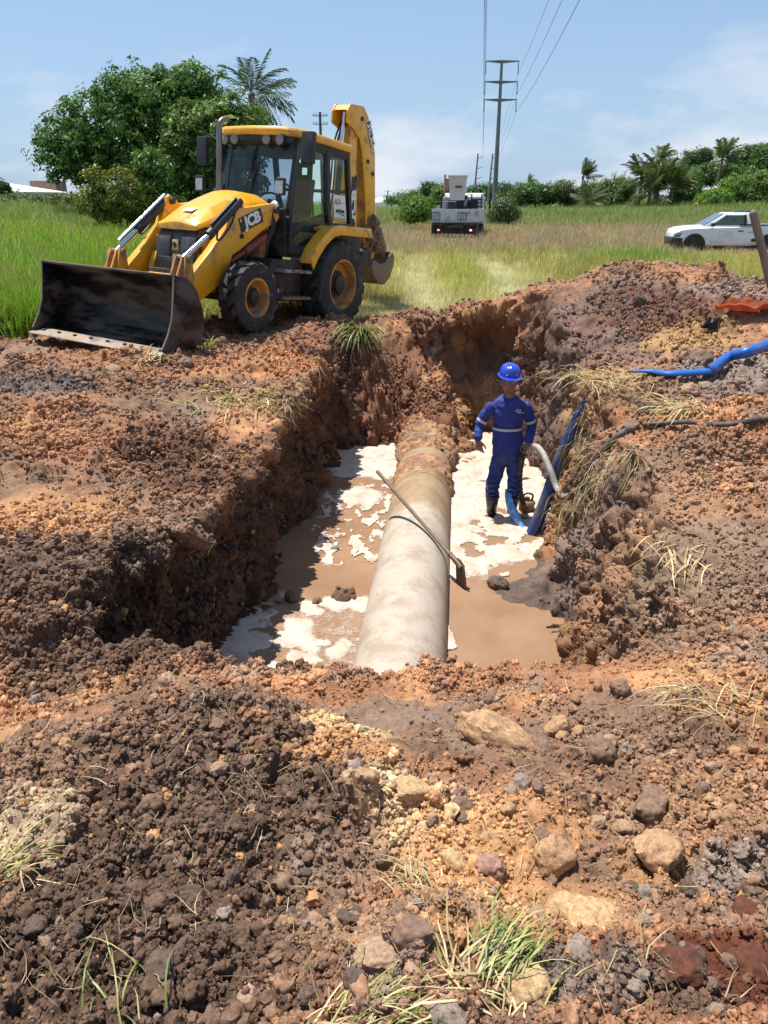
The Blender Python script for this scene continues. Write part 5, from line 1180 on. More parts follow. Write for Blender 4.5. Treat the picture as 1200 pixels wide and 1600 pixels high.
bt('lettering', '3CX', .17, -1.945, 3.26, -.56, -1, M_INK, dp, .167, bold=.022, xs=1.12); bt('lettering', '3CX', .17, -1.945, 3.26, -.56, -1, M_WHT, dp, .169, bold=.004, xs=1.12)
b = B()
for x_, z_ in ((-1.64, 3.44), (-1.93, 2.80), (-2.13, 2.62)): b.tube([(x_, -.18, z_), (x_, .185, z_)], .035, 12)
b.tube([(-1.62, -.14, 2.50), (-1.62, .14, 2.50)], .03, 12); b.obj('pivot_pin', M_CHAS, dp)
b = B(); p0, p1 = Vector((-1.28, 0, 1.85)), Vector((-1.22, 0, 3.46)); b.tube([Vector((-1.16, .06, 2.0)), Vector((-1.20, .06, 2.95))], .055, 14); dr2 = b.obj('dipper_ram', M_BLK, D)
b = B(); b.tube([Vector((-1.20, .06, 2.9)), Vector((-1.27, .04, 3.48))], .032, 12); b.obj('ram_rod', M_CHR, dr2)
b = B()
for k_ in range(3): b.tube(spline([(-1.05, -.06 + .05 * k_, 1.5), (-1.14 - .02 * k_, -.08 + .05 * k_, 2.3), (-1.22, -.1 + .06 * k_, 3.0), (-1.4, -.08 + .06 * k_, 3.4)], 6), .016, 7)
b.obj('hydraulic_hose', M_BLK, D)
b = B(); b.tube([(-2.24, 0, 2.95), (-2.36, 0, 2.26)], .055, 14); br = b.obj('bucket_ram', M_BLK, D)
b = B(); b.tube([(-2.34, .04, 2.38), (-2.58, .04, 1.72)], .05, 14); b.obj('ram_rod', M_CHR, br)
b = B()
for s in (1, -1): b.prism([(-2.42, 1.74), (-2.54, 1.74), (-2.80, 1.40), (-2.78, 1.20), (-2.66, 1.20), (-2.68, 1.38), (-2.42, 1.62)], 'y', s * .17, s * .20)
b.obj('bucket_link', M_RUST, D, bevel=.006)
eb = [(-2.10, 1.14), (-2.06, 1.02), (-2.16, .84), (-2.38, .71), (-2.58, .69), (-2.78, .82), (-2.90, 1.05), (-2.91, 1.22), (-2.80, 1.31)]
inn_ = [(-2.13, 1.12), (-2.10, 1.03), (-2.19, .87), (-2.39, .745), (-2.57, .725), (-2.75, .845), (-2.87, 1.06), (-2.88, 1.21), (-2.80, 1.28)]
ebo = B().prism(eb + inn_[::-1], 'y', -.32, .32).obj('digging_bucket', M_RUST, D)
for s in (1, -1): b = B(); b.prism(eb[:1] + eb[1:] + [(-2.55, 1.10), (-2.38, 1.06)], 'y', s * .315, s * .34); b.obj('side_plate', M_RUST, ebo, bevel=.004)
for k_ in range(5):
    y_ = -.27 + k_ * .135; b = B(); b.hexa([Vector(p) for p in ((-2.08, y_ - .035, 1.08), (-2.05, y_ - .035, 1.06), (-2.05, y_ + .035, 1.06), (-2.08, y_ + .035, 1.08), (-2.10, y_ - .02, 1.27), (-2.085, y_ - .02, 1.27), (-2.085, y_ + .02, 1.27), (-2.10, y_ + .02, 1.27))]); b.obj('tooth', M_RUST, ebo)
M_MUDC = mk('dried mud', (.20, .125, .08), .95, var=.4, scale=12, bmp=.8, bscale=20, bdist=.02)
for k_, (x_, z_, y_, r_) in enumerate(((-2.22, 1.74, .10, .24), (-2.36, 1.62, .12, .20), (-2.18, 1.50, .12, .20), (-2.40, 1.80, .08, .15), (-2.38, 1.40, .12, .19), (-2.15, 1.26, .10, .17), (-2.55, 1.45, .1, .13))):
    b = B(); b.ico((0, 0, 0), 1, 4); P3 = np.array([v.co[:] for v in b.bm.verts]) + 3.7 * k_; q3 = .75 + .5 * fbm(*P3.T, 1.5, 4, .6, 60 + k_) + .30 * lump(*P3.T, .55, 61 + k_, .3)
    for v, f_ in zip(b.bm.verts, q3): v.co = v.co * f_
    for v in b.bm.verts: v.co = Vector((x_, y_, z_)) + v.co * r_
    b.obj('mud_clump', M_MUDC, D)
b = B(); b.box((-.95, 0, 1.15), (.22, 1.7, .22)); b.box((-1.1, 0, .9), (.25, .5, .7)); b.obj('kingpost', M_CHAS, D, bevel=.02)

# ================================================================== the lift truck
M_TRW = mk('white lorry paint', (.55, .57, .58), .5, var=.05, dirt=(.32, .27, .21), amt=.25, dscale=2); M_TRG = mk('grey fibreglass', (.60, .61, .61), .55, var=.06); M_RED = mk('red plastic', (.45, .03, .02), .35)
T = thing('lift_truck', 'white lorry with a lift bucket over its bed, seen from behind in the grass', 'lorry', (3.45, 38.9, .02), -R(11))
b = B(); b.box((0, 3.0, .78), (.9, 6.2, .22)); b.box((0, .35, .62), (2.1, .3, .45)); b.box((0, 1.2, .85), (2.2, 2.6, .12)); b.obj('chassis', M_CHAS, T)
b = B(); b.box((0, .06, 1.22), (2.30, .05, .60)); tg = b.obj('tailgate', M_TRW, T, bevel=.01)
for x_ in (-.93, .36):
    b = B()
    for c_, d_ in (((x_, .02, 1.36), (.42, .02, .03)), ((x_, .02, 1.03), (.42, .02, .03)), ((x_ - .2, .02, 1.2), (.03, .02, .36)), ((x_ + .2, .02, 1.2), (.03, .02, .36)), ((x_ + .06, .02, 1.2), (.02, .02, .36)), ((x_ - .06, .02, 1.2), (.02, .02, .36))): b.box(c_, d_)
    b.obj('gate_ladder', M_STEEL, tg)
for s in (-1, 1):
    b = B(); b.box((s * 1.13, 2.1, 1.22), (.05, 4.05, .60)); b.obj('side_board', M_TRW, T, bevel=.01)
    for y_ in (1.1, 5.1):
        e = bpy.data.objects.new('wheel', None); COL.objects.link(e); e.parent = T; e.location = (s * .95, y_, .48)
        b = B(); b.lathe([(.27, -.12), (.45, -.13), (.49, -.08), (.49, .08), (.45, .13), (.27, .12)], 28, axis='x'); b.obj('tyre', M_TYRE, e)
        b = B(); b.lathe([(.27, s * .12), (.24, s * .04), (.1, s * .03), (.08, s * .09), (.001, s * .09)], 20, axis='x'); b.obj('rim', M_TRW, e)
    b = B(); b.box((s * .80, .2, .56), (.24, .06, .14)); lp = b.obj('tail_lamp', M_RED, T, bevel=.01)
    m_ = mk('lit lamp', (.8, .35, .2), .4); pb_ = [n for n in m_.node_tree.nodes if n.type == 'BSDF_PRINCIPLED'][0]; pb_.inputs['Emission Color'].default_value = (1, .42, .22, 1); pb_.inputs['Emission Strength'].default_value = 2.5 if s > 0 else 1.2
    b = B(); b.box((s * .80, .165, .56), (.10, .02, .07)); b.obj('lens', m_, lp)
    b = B(); b.box((s * 1.08, .3, .62), (.12, .5, .5)); b.obj('mud_flap', M_CHAS, T)
bp_ = B().box((0, -.05, .33), (2.0, .08, .12)).obj('bumper', M_TRW, T)
for k_ in range(10): b = B(); x_ = -.90 + k_ * .2; b.hexa([Vector(p) for p in ((x_ - .06, -.094, .275), (x_ + .02, -.094, .275), (x_ + .02, -.091, .275), (x_ - .06, -.091, .275), (x_ + .0, -.094, .385), (x_ + .08, -.094, .385), (x_ + .08, -.091, .385), (x_ + .0, -.091, .385))]); b.obj('bumper_stripe', M_RED, bp_)
b = B(); b.box((0, 4.95, 1.42), (2.2, 1.6, 1.35)); b.prism([(4.2, 2.08), (5.7, 2.08), (5.6, 2.28), (4.4, 2.28)], 'x', -1.02, 1.02); cb = b.obj('cab', M_TRW, T, bevel=.05)
b = B(); b.box((1.105, 5.2, 1.72), (.02, .8, .5)); b.obj('side_window', M_PANE, cb)
b = B(); b.box((-1.105, 5.2, 1.72), (.02, .8, .5)); b.obj('side_window', M_PANE, cb)
b = B(); b.box((0, 4.145, 1.72), (1.6, .02, .42)); b.obj('rear_window', M_PANE, cb)
for s in (-1, 1): b = B(); b.box((s * 1.34, 5.62, 1.72), (.12, .10, .42)); b.tube([(s * 1.1, 5.6, 1.9), (s * 1.34, 5.62, 1.9)], .015, 5); b.obj('mirror', M_BLK, cb)
b = B(); b.box((.05, 3.2, 1.55), (.5, .5, 1.2)); b.box((-.55, 3.2, 1.35), (.34, .4, .5)); b.obj('turret', M_CHAS, T, bevel=.02)
b = B(); b.tube([(.05, 3.2, 2.15), (.05, 1.2, 2.05)], .13, 8); b.tube([(.28, 3.0, 1.9), (.28, 1.4, 1.6)], .09, 8); b.obj('boom', M_BLK, T)
b = B(); b.rings([[Vector((x_, y_, z_)) for x_, y_ in ((-.42 * k_, -.42 * k_), (.42 * k_, -.42 * k_), (.42 * k_, .42 * k_), (-.42 * k_, .42 * k_))] for k_, z_ in ((.78, 0), (1.0, 1.05), (1.08, 1.06), (1.08, 1.13), (.97, 1.13), (.74, .1))], cap=False)
bu = b.obj('lift_bucket', M_TRG, T, (.0, .95, 1.92), bevel=.02)
b = B(); b.box((.10, -.43, .62), (.34, .05, .05)); b.box((.10, -.435, .57), (.30, .03, .04)); b.obj('step_slot', M_REDB, bu)
b = B(); b.box((-.52, -.1, .72), (.22, .4, .5)); b.tube([(-.6, -.3, .3), (-.6, -.3, 1.15)], .05, 6); b.obj('control_box', mk('orange pink plastic', (.50, .22, .13), .6, var=.3, scale=8), bu)
b = B()
for k_ in range(4): b.box((.78, 3.3, 1.45 + .17 * k_), (.5, .06, .06))
for x_ in (.52, 1.04): b.box((x_, 3.3, 1.72), (.06, .08, 1.0))
b.obj('ladder_rack', M_BLK, T)
b = B()
for x_ in (-1.1, -.85, -.6, -.35): b.tube([(x_, 3.9, 1.5), (x_, 3.9, 1.85)], .02, 5)
b.tube([(-1.1, 3.9, 1.85), (-.35, 3.9, 1.85)], .025, 5); b.tube([(-1.1, .2, 1.85), (-1.1, 3.9, 1.85)], .025, 5); b.tube([(-1.1, .2, 1.5), (-1.1, .2, 1.85)], .02, 5); b.obj('bed_rail', M_STEEL, T)

# ================================================================== the pickup
M_CAR = mk('white car paint', (.78, .78, .78), .22, var=.02, coat=.5); M_CBLK = mk('black bumper plastic', (.02, .02, .022), .45)
P_ = thing('pickup_truck', 'small white pickup parked in the field beyond the soil heap, facing left', 'pickup', (13.62, 31.5, 0.0), PI - R(7))
L_ = 4.45  # local: x forward, wheels at x = +1.37 and -1.40
prof = lambda x: x
def car_ring(x, w, zb, zs, zt, tw): return [Vector((x, y, z)) for y, z in ((-w * .92, zb), (-w, zb + .12), (-w * 1.0, (zb + zs) / 2), (-w * .985, zs), (-tw, zt), (0, zt + .02), (tw, zt), (w * .985, zs), (w * 1.0, (zb + zs) / 2), (w, zb + .12), (w * .92, zb))]
b = B(); b.rings([car_ring(*r_) for r_ in ((2.16, .62, .40, .64, .72, .5), (2.10, .77, .30, .76, .87, .6), (1.9, .82, .28, .85, .945, .62), (1.5, .845, .28, .90, 1.0, .64), (1.05, .85, .28, .92, 1.02, .66), (.95, .85, .28, .93, 1.03, .66), (-.72, .855, .28, .96, 1.0, .7), (-.8, .855, .30, .98, 1.06, .8), (-2.1, .85, .36, .98, 1.06, .8), (-2.24, .82, .42, .95, 1.04, .78))])
body = b.obj('body', M_CAR, P_, bevel=.015)
b = B(); b.rings([[Vector((x_, s * w_, z_)) for x_, w_, z_, s in ((xf, wf, z_, -1), (xf, wf, z_, 1), (xr, wr, z_, 1), (xr, wr, z_, -1))] for xf, wf, xr, wr, z_ in ((1.08, .74, -.86, .80, .985), (.32, .62, -.72, .66, 1.44), (.12, .56, -.66, .62, 1.50))]); cabp = b.obj('cab', M_CAR, P_, bevel=.03)
for s in (-1, 1):
    b = B(); b.hexa([Vector(p) for p in ((.80, s * .735, 1.03), (-.42, s * .785, 1.03), (-.42, s * .79, 1.03), (.80, s * .74, 1.03), (.27, s * .655, 1.40), (-.38, s * .675, 1.40), (-.38, s * .68, 1.40), (.27, s * .66, 1.40))]); b.obj('side_window', M_PANE if s < 0 else mk('green reflecting glass', (.07, .10, .07), .08), cabp)
    b = B(); b.hexa([Vector(p) for p in ((-.40, s * .795, 1.02), (-.52, s * .795, 1.02), (-.52, s * .785, 1.02), (-.40, s * .785, 1.02), (-.37, s * .69, 1.41), (-.47, s * .69, 1.41), (-.47, s * .67, 1.41), (-.37, s * .67, 1.41))]); b.obj('pillar_trim', M_CBLK, cabp)
    b = B(); b.box((.78, s * .90, 1.05), (.12, .16, .13)); b.tube([(.78, s * .78, 1.0), (.78, s * .9, 1.02)], .025, 6); b.obj('mirror', M_CBLK, cabp, bevel=.03)
    b = B(); b.prism([(.96, .33), (.98, .92), (-.46, .97), (-.46, .33)], 'y', s * .848, s * .862); dd2 = b.obj('door', M_CAR, P_, bevel=.006)
    b = B(); b.box((-.30, s * .872, .83), (.20, .03, .04)); b.obj('handle', M_CBLK, dd2)
    b = B(); b.box((-.92, s * .862, .50), (.36, .03, .11)); b.obj('side_vent', M_CBLK, P_, bevel=.01)
    b = B(); b.box((-1.2, s * .80, 1.055), (1.9, .08, .05)); b.obj('bed_rail', M_CBLK, P_)
    b = B(); b.prism([(2.12, .72), (1.70, .80), (1.72, .70), (1.92, .60), (2.16, .60)], 'y', s * .55, s * .815); b.obj('headlight', mk('headlight glass', (.16, .18, .20), .08), P_, bevel=.02)
    for x_ in (1.37, -1.40):
        e = bpy.data.objects.new('wheel', None); COL.objects.link(e); e.parent = P_; e.location = (x_, s * .74, .315); e.rotation_euler = (0, 0, R(14) if x_ > 0 else 0)
        b = B(); b.lathe([(.20, -.09), (.28, -.10), (.315, -.07), (.315, .07), (.28, .10), (.20, .09)], 28); b.obj('tyre', M_TYRE, e)
        b = B(); b.lathe([(.205, s * .095), (.17, s * .05), (.06, s * .06), (.001, s * .075)], 18); b.obj('rim', M_CBLK, e)
        b = B(); arc = [(x_ + .42 * math.cos(a), .315 + .42 * math.sin(a)) for a in np.linspace(-.1, PI + .1, 15)] + [(x_ + .34 * math.cos(a), .315 + .34 * math.sin(a)) for a in np.linspace(PI + .1, -.1, 15)]
        b.prism(arc, 'y', s * .70, s * .872); b.obj('wheel_arch', M_CBLK, P_)
        b = B(); b.lathe([(.36, s * .60), (.36, s * .858)], 24, (x_, 0, .315), cap=True); b.obj('wheel_well', M_INK, P_)
b = B(); b.prism([(2.17, .30), (2.20, .46), (2.17, .60), (1.80, .60), (1.85, .30)], 'y', -.70, .70); b.box((1.98, .76, .42), (.34, .16, .30)); b.box((1.98, -.76, .42), (.34, .16, .30)); b.obj('front_bumper', M_CBLK, P_, bevel=.03)
b = B(); b.hexa([Vector(p) for p in ((1.10, -.70, 1.0), (1.10, .70, 1.0), (1.09, .70, 1.0), (1.09, -.70, 1.0), (.36, -.58, 1.45), (.36, .58, 1.45), (.35, .58, 1.45), (.35, -.58, 1.45))]); b.obj('windscreen', mk('windscreen glass', (.10, .13, .16), .06), cabp)
for s in (-1, 1): b = B(); b.tube([(.0, s * .56, 1.53), (-.62, s * .58, 1.53)], .02, 6); b.obj('roof_rack', M_STEEL, cabp)
b = B(); b.tube([(-.62, -.62, 1.54), (-.62, .62, 1.54)], .03, 6); b.obj('roof_bar', M_CBLK, cabp)
for s in (1,):
    text('lettering', 'embasa', .15, mk('pale blue print', (.22, .42, .66), .5), body, frame((-.80, s * .865, .80), (-1, 0, 0), (0, 0, 1)), .002)
    text('lettering', 'ROBUST', .10, mk('grey print', (.30, .30, .34), .5), P_, frame((.50, s * .866, .42), (-1, 0, .02), (0, 0, 1)), .002, spacing=1.7)
    b = B()
    for c_, d_ in (((.25, s * .866, .80), (.50, .004, .012)), ((.25, s * .866, .62), (.50, .004, .012)), ((.0, s * .866, .71), (.012, .004, .18)), ((.5, s * .866, .71), (.012, .004, .18)), ((.18, s * .866, .74), (.26, .004, .02)), ((.22, s * .866, .69), (.34, .004, .012))): b.box(c_, d_)
    b.obj('door_sticker', mk('grey sticker print', (.42, .43, .46), .5), P_)
# ================================================================== the worker in the pit
M_SKIN = mk('brown skin', (.26, .13, .08), .5, var=.12, scale=30)
M_SHIRT = mk('royal blue work shirt', (.026, .046, .235), .8, var=.16, scale=9, bmp=.35, bscale=16, bdist=.02)
M_TROU = mk('dark blue work trousers', (.023, .046, .19), .75, var=.3, scale=8, bmp=.45, bscale=13, bdist=.025, dirt=(.17, .13, .105), amt=.14)
M_BOOT = mk('black rubber boots', (.014, .013, .013), .32, var=.2, dirt=(.13, .09, .06), amt=.08)
M_HELM = mk('blue helmet plastic', (.022, .06, .46), .22, var=.05, coat=.4)
M_BAND = mk('grey reflective tape', (.50, .53, .57), .45, var=.06)
MY = 7.75
mroot = at_y(785, 804, MY); mroot.z = -1.50
def J(u, v, dy=0.0): return at_y(u, v, MY + dy) - mroot
def ell_tube(b, secs, n=16, cap=True):
    """secs: (centre, half width across x, half depth across y [, axis tilt])"""
    rg_ = []
    for i, (c, rx, ry) in enumerate(secs):
        a = (secs[min(i + 1, len(secs) - 1)][0] - secs[max(i - 1, 0)][0]).normalized()
        ex = Vector((1, 0, 0)); ex = (ex - a * ex.dot(a)).normalized(); ey = a.cross(ex)
        rg_.append([c + ex * rx * math.cos(2 * PI * k_ / n) + ey * ry * math.sin(2 * PI * k_ / n) for k_ in range(n)])
    b.rings(rg_, cap)
def limb(b, pts, rad, n=12): b.tube(spline(pts, 5), list(np.interp(np.linspace(0, 1, 5 * (len(pts) - 1) + 1), np.linspace(0, 1, len(rad)), rad)), n); b.ico(pts[0], rad[0] * .98, 2); b.ico(pts[-1], rad[-1] * .98, 2)
shR, elR, wrR = J(767, 636), J(750, 662, .02), J(747, 686, -.06)
shL, elL, wrL = J(822, 636), J(831, 664, .03), J(826, 690, -.10)
hipR, knR, anR = J(781, 716), J(770, 757, -.06), J(768, 801, .02)
hipL, knL, anL = J(804, 716), J(803, 757, -.04), J(800, 797, .06)
neck0, neck1 = J(796, 628, .02), J(796, 606, -.02)
hc = J(796, 595, -.03)
todo = []
def remesh_later(b, name, vox, smooth, m): todo.append((b, name, vox, smooth, m))
b = B()                                                          # the body: one skin from crown to soles
ell_tube(b, [(J(796, 622, .02), .07, .065), (J(795, 630, .02), .155, .085), (J(795, 643, .01), .165, .11), (J(794, 660, .01), .145, .10), (J(793, 680, .01), .14, .10), (J(793, 705), .155, .115), (J(793, 720), .12, .10)])
b.tube([neck0, neck1], [.066, .060], 14)
hd = B()
ell_tube(b, [(hc + Vector((0, .0, z_)), rx, ry) for z_, rx, ry in ((-.122, .034, .034), (-.108, .052, .064), (-.07, .070, .088), (-.02, .080, .10), (.04, .084, .108), (.09, .076, .096), (.12, .04, .05))])
b.hexa([hc + Vector(p) for p in ((-.017, -.085, -.045), (.017, -.085, -.045), (.012, -.075, .01), (-.012, -.075, .01), (-.014, -.122, -.043), (.014, -.122, -.043), (.007, -.103, .012), (-.007, -.103, .012))])   # nose
b.tube([hc + Vector((-.05, -.094, .018)), hc + Vector((0, -.103, .022)), hc + Vector((.05, -.094, .018))], .010, 8)                                            # brow
b.tube([hc + Vector((-.026, -.083, -.068)), hc + Vector((0, -.092, -.066)), hc + Vector((.026, -.083, -.068))], .009, 8); b.tube([hc + Vector((-.022, -.08, -.082)), hc + Vector((0, -.09, -.083)), hc + Vector((.022, -.08, -.082))], .009, 8)
b.ico(hc + Vector((0, -.075, -.108)), .026, 2)
for s in (-1, 1): b.ico(hc + Vector((s * .084, .005, -.02)), .03, 2, (.35, .7, 1.1)); b.ico(hc + Vector((s * .045, -.062, -.03)), .026, 2)
limb(b, [shR, elR, wrR], [.054, .043, .045, .036, .026]); limb(b, [shL, elL, wrL], [.054, .043, .045, .036, .026])
limb(b, [hipR, knR, anR], [.085, .07, .055, .052, .036]); limb(b, [hipL, knL, anL], [.085, .07, .055, .052, .036])
for an in (anR, anL): b.tube([an + Vector((0, .05, -.05)), an + Vector((0, -.05, -.06)), an + Vector((0, -.16, -.07))], [.04, .042, .03], 10)
def hand(b, wr, dr, pal, side, curl):
    """wr wrist, dr along the hand, pal palm normal, side towards the thumb"""
    dr, pal, side = dr.normalized(), pal.normalized(), side.normalized()
    pc = wr + dr * .05
    b.hexa([wr + dr * t_ + side * s_ + pal * p_ for t_, p_ in ((.0, -.014), (.0, .014)) for s_ in (-.024, .024)][:0] or [wr + side * -.024 + pal * -.014, wr + side * .024 + pal * -.014, wr + side * .024 + pal * .014, wr + side * -.024 + pal * .014, wr + dr * .10 + side * -.042 + pal * -.012, wr + dr * .10 + side * .040 + pal * -.012, wr + dr * .10 + side * .040 + pal * .014, wr + dr * .10 + side * -.042 + pal * .014])
    for k_, (o_, L_) in enumerate(((.031, .075), (.010, .085), (-.012, .078), (-.033, .06))):
        p = wr + dr * .092 + side * o_; d_ = dr.copy(); pts = [p]
        for q in range(3):
            c_ = curl * (q + 1) * (1 + .08 * k_)
            d_ = (dr * math.cos(c_) + pal * math.sin(c_)); p = p + d_ * L_ * (.42, .32, .26)[q]; pts.append(p.copy())
        b.tube(pts, [.0100, .0095, .0088, .0072], 8); b.ico(pts[-1], .0072, 1)
    th = [wr + dr * .022 + side * .026, wr + dr * .055 + side * .056 + pal * .014, wr + dr * .085 + side * .060 + pal * .032, wr + dr * .105 + side * .052 + pal * .045]
    b.tube(th, [.013, .012, .0105, .008], 8); b.ico(th[-1], .008, 1)
hand(b, wrR + Vector((0, 0, -.005)), J(750, 703, -.10) - wrR, Vector((.5, .8, 0)), Vector((.75, -.6, 0)), .34)
hL = J(823, 703, -.14)
hand(b, wrL + Vector((0, 0, -.005)), hL - wrL, Vector((-.35, -.9, .1)), Vector((-.9, .3, .15)), .78)
remesh_later(b, 'person', .0062, 3, M_SKIN)
b = B()
ell_tube(b, [(J(796, 617, .02), .076, .075), (J(796, 620, .02), .105, .085), (J(795, 625, .02), .152, .10), (J(795, 631, .018), .182, .112), (J(795, 638, .015), .182, .12), (J(795, 648, .01), .172, .126), (J(794, 660, .01), .162, .118), (J(793, 669, .01), .158, .115), (J(793, 682, .005), .164, .122), (J(793, 694, .0), .170, .128), (J(793, 704), .170, .128)], 28)
for sh, el, wr in ((shR, elR, wrR), (shL, elL, wrL)): limb(b, [sh + Vector((0, 0, -.005)), el, wr.lerp(el, .06)], [.063, .058, .052, .047, .042], 14)
for wr, el in ((wrR, elR), (wrL, elL)):                             # gathered folds at the cuffs
    for q in (.10, .2, .32, .45): p = wr.lerp(el, q); a = (el - wr).normalized(); b.tube([p - a * .012, p, p + a * .012], [.044, .051 + .006 * q, .045], 14)
remesh_later(b, 'shirt', .0075, 3, M_SHIRT)
b = B()
ell_tube(b, [(J(793, 697), .160, .12), (J(793, 710), .166, .127), (J(793, 721), .155, .118)], 24)
limb(b, [hipR, knR, J(769, 775, .0)], [.092, .084, .076, .073, .070], 16); limb(b, [hipL, knL, J(802, 774, .04)], [.092, .082, .073, .070, .067], 16)
for kn, s in ((knR, -1), (knL, 1)):
    for q in range(5): z_ = .10 - .06 * q; b.tube([kn + Vector((-.075, -.05, z_ + .02 * s)), kn + Vector((0, -.085, z_ - .02)), kn + Vector((.075, -.05, z_ + .015))], [.012, .018, .010], 6)
remesh_later(b, 'trousers', .0075, 2, M_TROU)
for kn, an in ((knR, anR), (knL, anL)):
    b = B(); top = kn.lerp(an, .30)
    b.tube(spline([top, kn.lerp(an, .6), an + Vector((0, .01, .03)), an + Vector((0, .01, -.07))], 4), [.080, .078, .076, .072, .070, .066, .062, .058, .056, .055, .055, .055, .055], 16); b.tube([an + Vector((0, .06, -.05)), an + Vector((0, -.05, -.055)), an + Vector((0, -.19, -.075))], [.05, .055, .042], 12); b.ico(an + Vector((0, -.19, -.075)), .04, 2)
    remesh_later(b, 'boot', .008, 2, M_BOOT)
def run_remesh():
    objs = []
    for b, name, vox, sm, m in todo:
        me = b.mesh(name + '_raw', m); o = bpy.data.objects.new(name + '_raw', me); COL.objects.link(o)
        md = o.modifiers.new('r', 'REMESH'); md.mode = 'VOXEL'; md.voxel_size = vox; md.use_smooth_shade = True
        if sm: s_ = o.modifiers.new('s', 'SMOOTH'); s_.factor = .5; s_.iterations = sm
        objs.append(o)
    dg = bpy.context.evaluated_depsgraph_get()
    out = []
    for o, (b, name, vox, sm, m) in zip(objs, todo):
        me = bpy.data.meshes.new_from_object(o.evaluated_get(dg)); me.name = name
        if name in ('shirt', 'trousers'):                               # creases of the cloth
            me.calc_loop_triangles(); q = np.empty(len(me.vertices) * 3, np.float32); me.vertices.foreach_get('co', q); q = q.reshape(-1, 3); nn_ = np.empty(len(me.vertices) * 3, np.float32); me.vertices.foreach_get('normal', nn_); nn_ = nn_.reshape(-1, 3)
            x_, y_, z_ = q.T; f_ = .010 * fbm(x_ + .5 * z_, y_, z_ * 1.3 - .6 * x_, 9, 3, .5, 55) - .010 * np.abs(fbm(x_ * .8 + z_ * .4, y_, z_ - .5 * np.abs(x_), 7, 2, .5, 57)) * 2
            q = q + nn_ * (f_ + .004)[:, None]; me.vertices.foreach_set('co', q.ravel()); me.update()
        me.materials.clear(); me.materials.append(m); out.append(me)
    for o in objs: bpy.data.objects.remove(o)
    return out
rm_ = run_remesh()
man = tag(link('person', rm_[0], None, mroot), 'person in blue work clothes and blue hard hat standing in the pit with a hose', 'person')
shirt = link('shirt', rm_[1], man); link('trousers', rm_[2], man); link('boot', rm_[3], man); link('boot', rm_[4], man)
for s in (-1, 1):
    b = B(); b.ico(hc + Vector((s * .031, -.086, -.002)), .0125, 2); b.obj('eye', mk('eye', (.55, .52, .48), .2), man)
    b = B(); b.ico(hc + Vector((s * .031, -.0965, -.003)), .006, 2, (1, .5, 1)); b.obj('pupil', M_INK, man)
b = B(); b.tube([hc + Vector((-.073 * math.cos(a), .02 + .09 * math.sin(a), -.035)) for a in np.linspace(-.1, PI + .1, 12)], .022, 6); b.obj('hair', mk('black hair', (.012, .010, .009), .8), man)
HC_ = hc + Vector((0, .0, .068)); tl = Matrix.Rotation(R(5), 3, 'X')
b = B(); rg_ = []
for z_, k_ in ((.0, 1.0), (.025, .99), (.058, .93), (.086, .78), (.105, .55), (.115, .28), (.117, .05)): rg_.append([HC_ + tl @ Vector((.112 * k_ * math.cos(a), .135 * k_ * math.sin(a), z_ + (.008 * k_ if abs(math.cos(a)) < .16 else 0) * (z_ > .03) + (.006 * k_ if .34 < abs(math.cos(a)) < .52 else 0) * (z_ > .03))) for a in np.linspace(0, 2 * PI, 49)[:-1]])
b.rings(rg_, False); hl = b.obj('helmet', M_HELM, man, ang=50)
b = B(); br_in = []; br_out = []; br_low = []
for a in np.linspace(0, 2 * PI, 49)[:-1]:
    e_ = .014 + .042 * max(0, -math.sin(a)) ** 2; c_ = HC_ + tl @ Vector((.110 * math.cos(a), .133 * math.sin(a), .002)); d_ = tl @ Vector((math.cos(a), math.sin(a), -.22)).normalized(); br_in.append(c_); br_out.append(c_ + d_ * e_); br_low.append(c_ + d_ * e_ + Vector((0, 0, -.006)))
b.rings([br_in, br_out, br_low, [p + Vector((0, 0, -.006)) for p in br_in]], False); b.obj('brim', M_HELM, hl, ang=60)
for s in (-1, 1): b = B(); b.ico(HC_ + tl @ Vector((s * .05, -.122, .022)), .008, 2); b.obj('helmet_rivet', mk('pale plastic', (.3, .42, .75), .3), hl)
def ring_band(c, rx, ry, h, nm='reflective_band'):
    b = B(); n = 32; rg_ = []
    for z_ in (-h / 2, h / 2): rg_.append([c + Vector((rx * math.cos(a), ry * math.sin(a), z_)) for a in np.linspace(0, 2 * PI, n + 1)[:-1]])
    b.rings(rg_, False); b.obj(nm, M_BAND, shirt)
ring_band(J(793, 668, .008), .166, .1235, .028)
def arm_band(a_, c_, q, r_):
    p = a_.lerp(c_, q); ax = (c_ - a_).normalized(); ex = ax.orthogonal().normalized(); ey = ax.cross(ex); b = B()
    b.rings([[p + ax * h + (ex * math.cos(t_) + ey * math.sin(t_)) * r_ for t_ in np.linspace(0, 2 * PI, 25)[:-1]] for h in (-.015, .015)], False); b.obj('reflective_band', M_BAND, shirt)
arm_band(shR, elR, .80, .0595); arm_band(shL, elL, .76, .0605)
cm = J(806, 637); text('chest_emblem', 'AD', .042, M_BAND, shirt, frame(cm + Vector((0, -.128, 0)), (1, 0.0, -.05), (0, .12, 1)), .001, .3, .001); b = B(); b.box(cm + Vector((.03, -.132, -.022)), (.075, .003, .006)); b.obj('emblem_line', M_BAND, shirt)

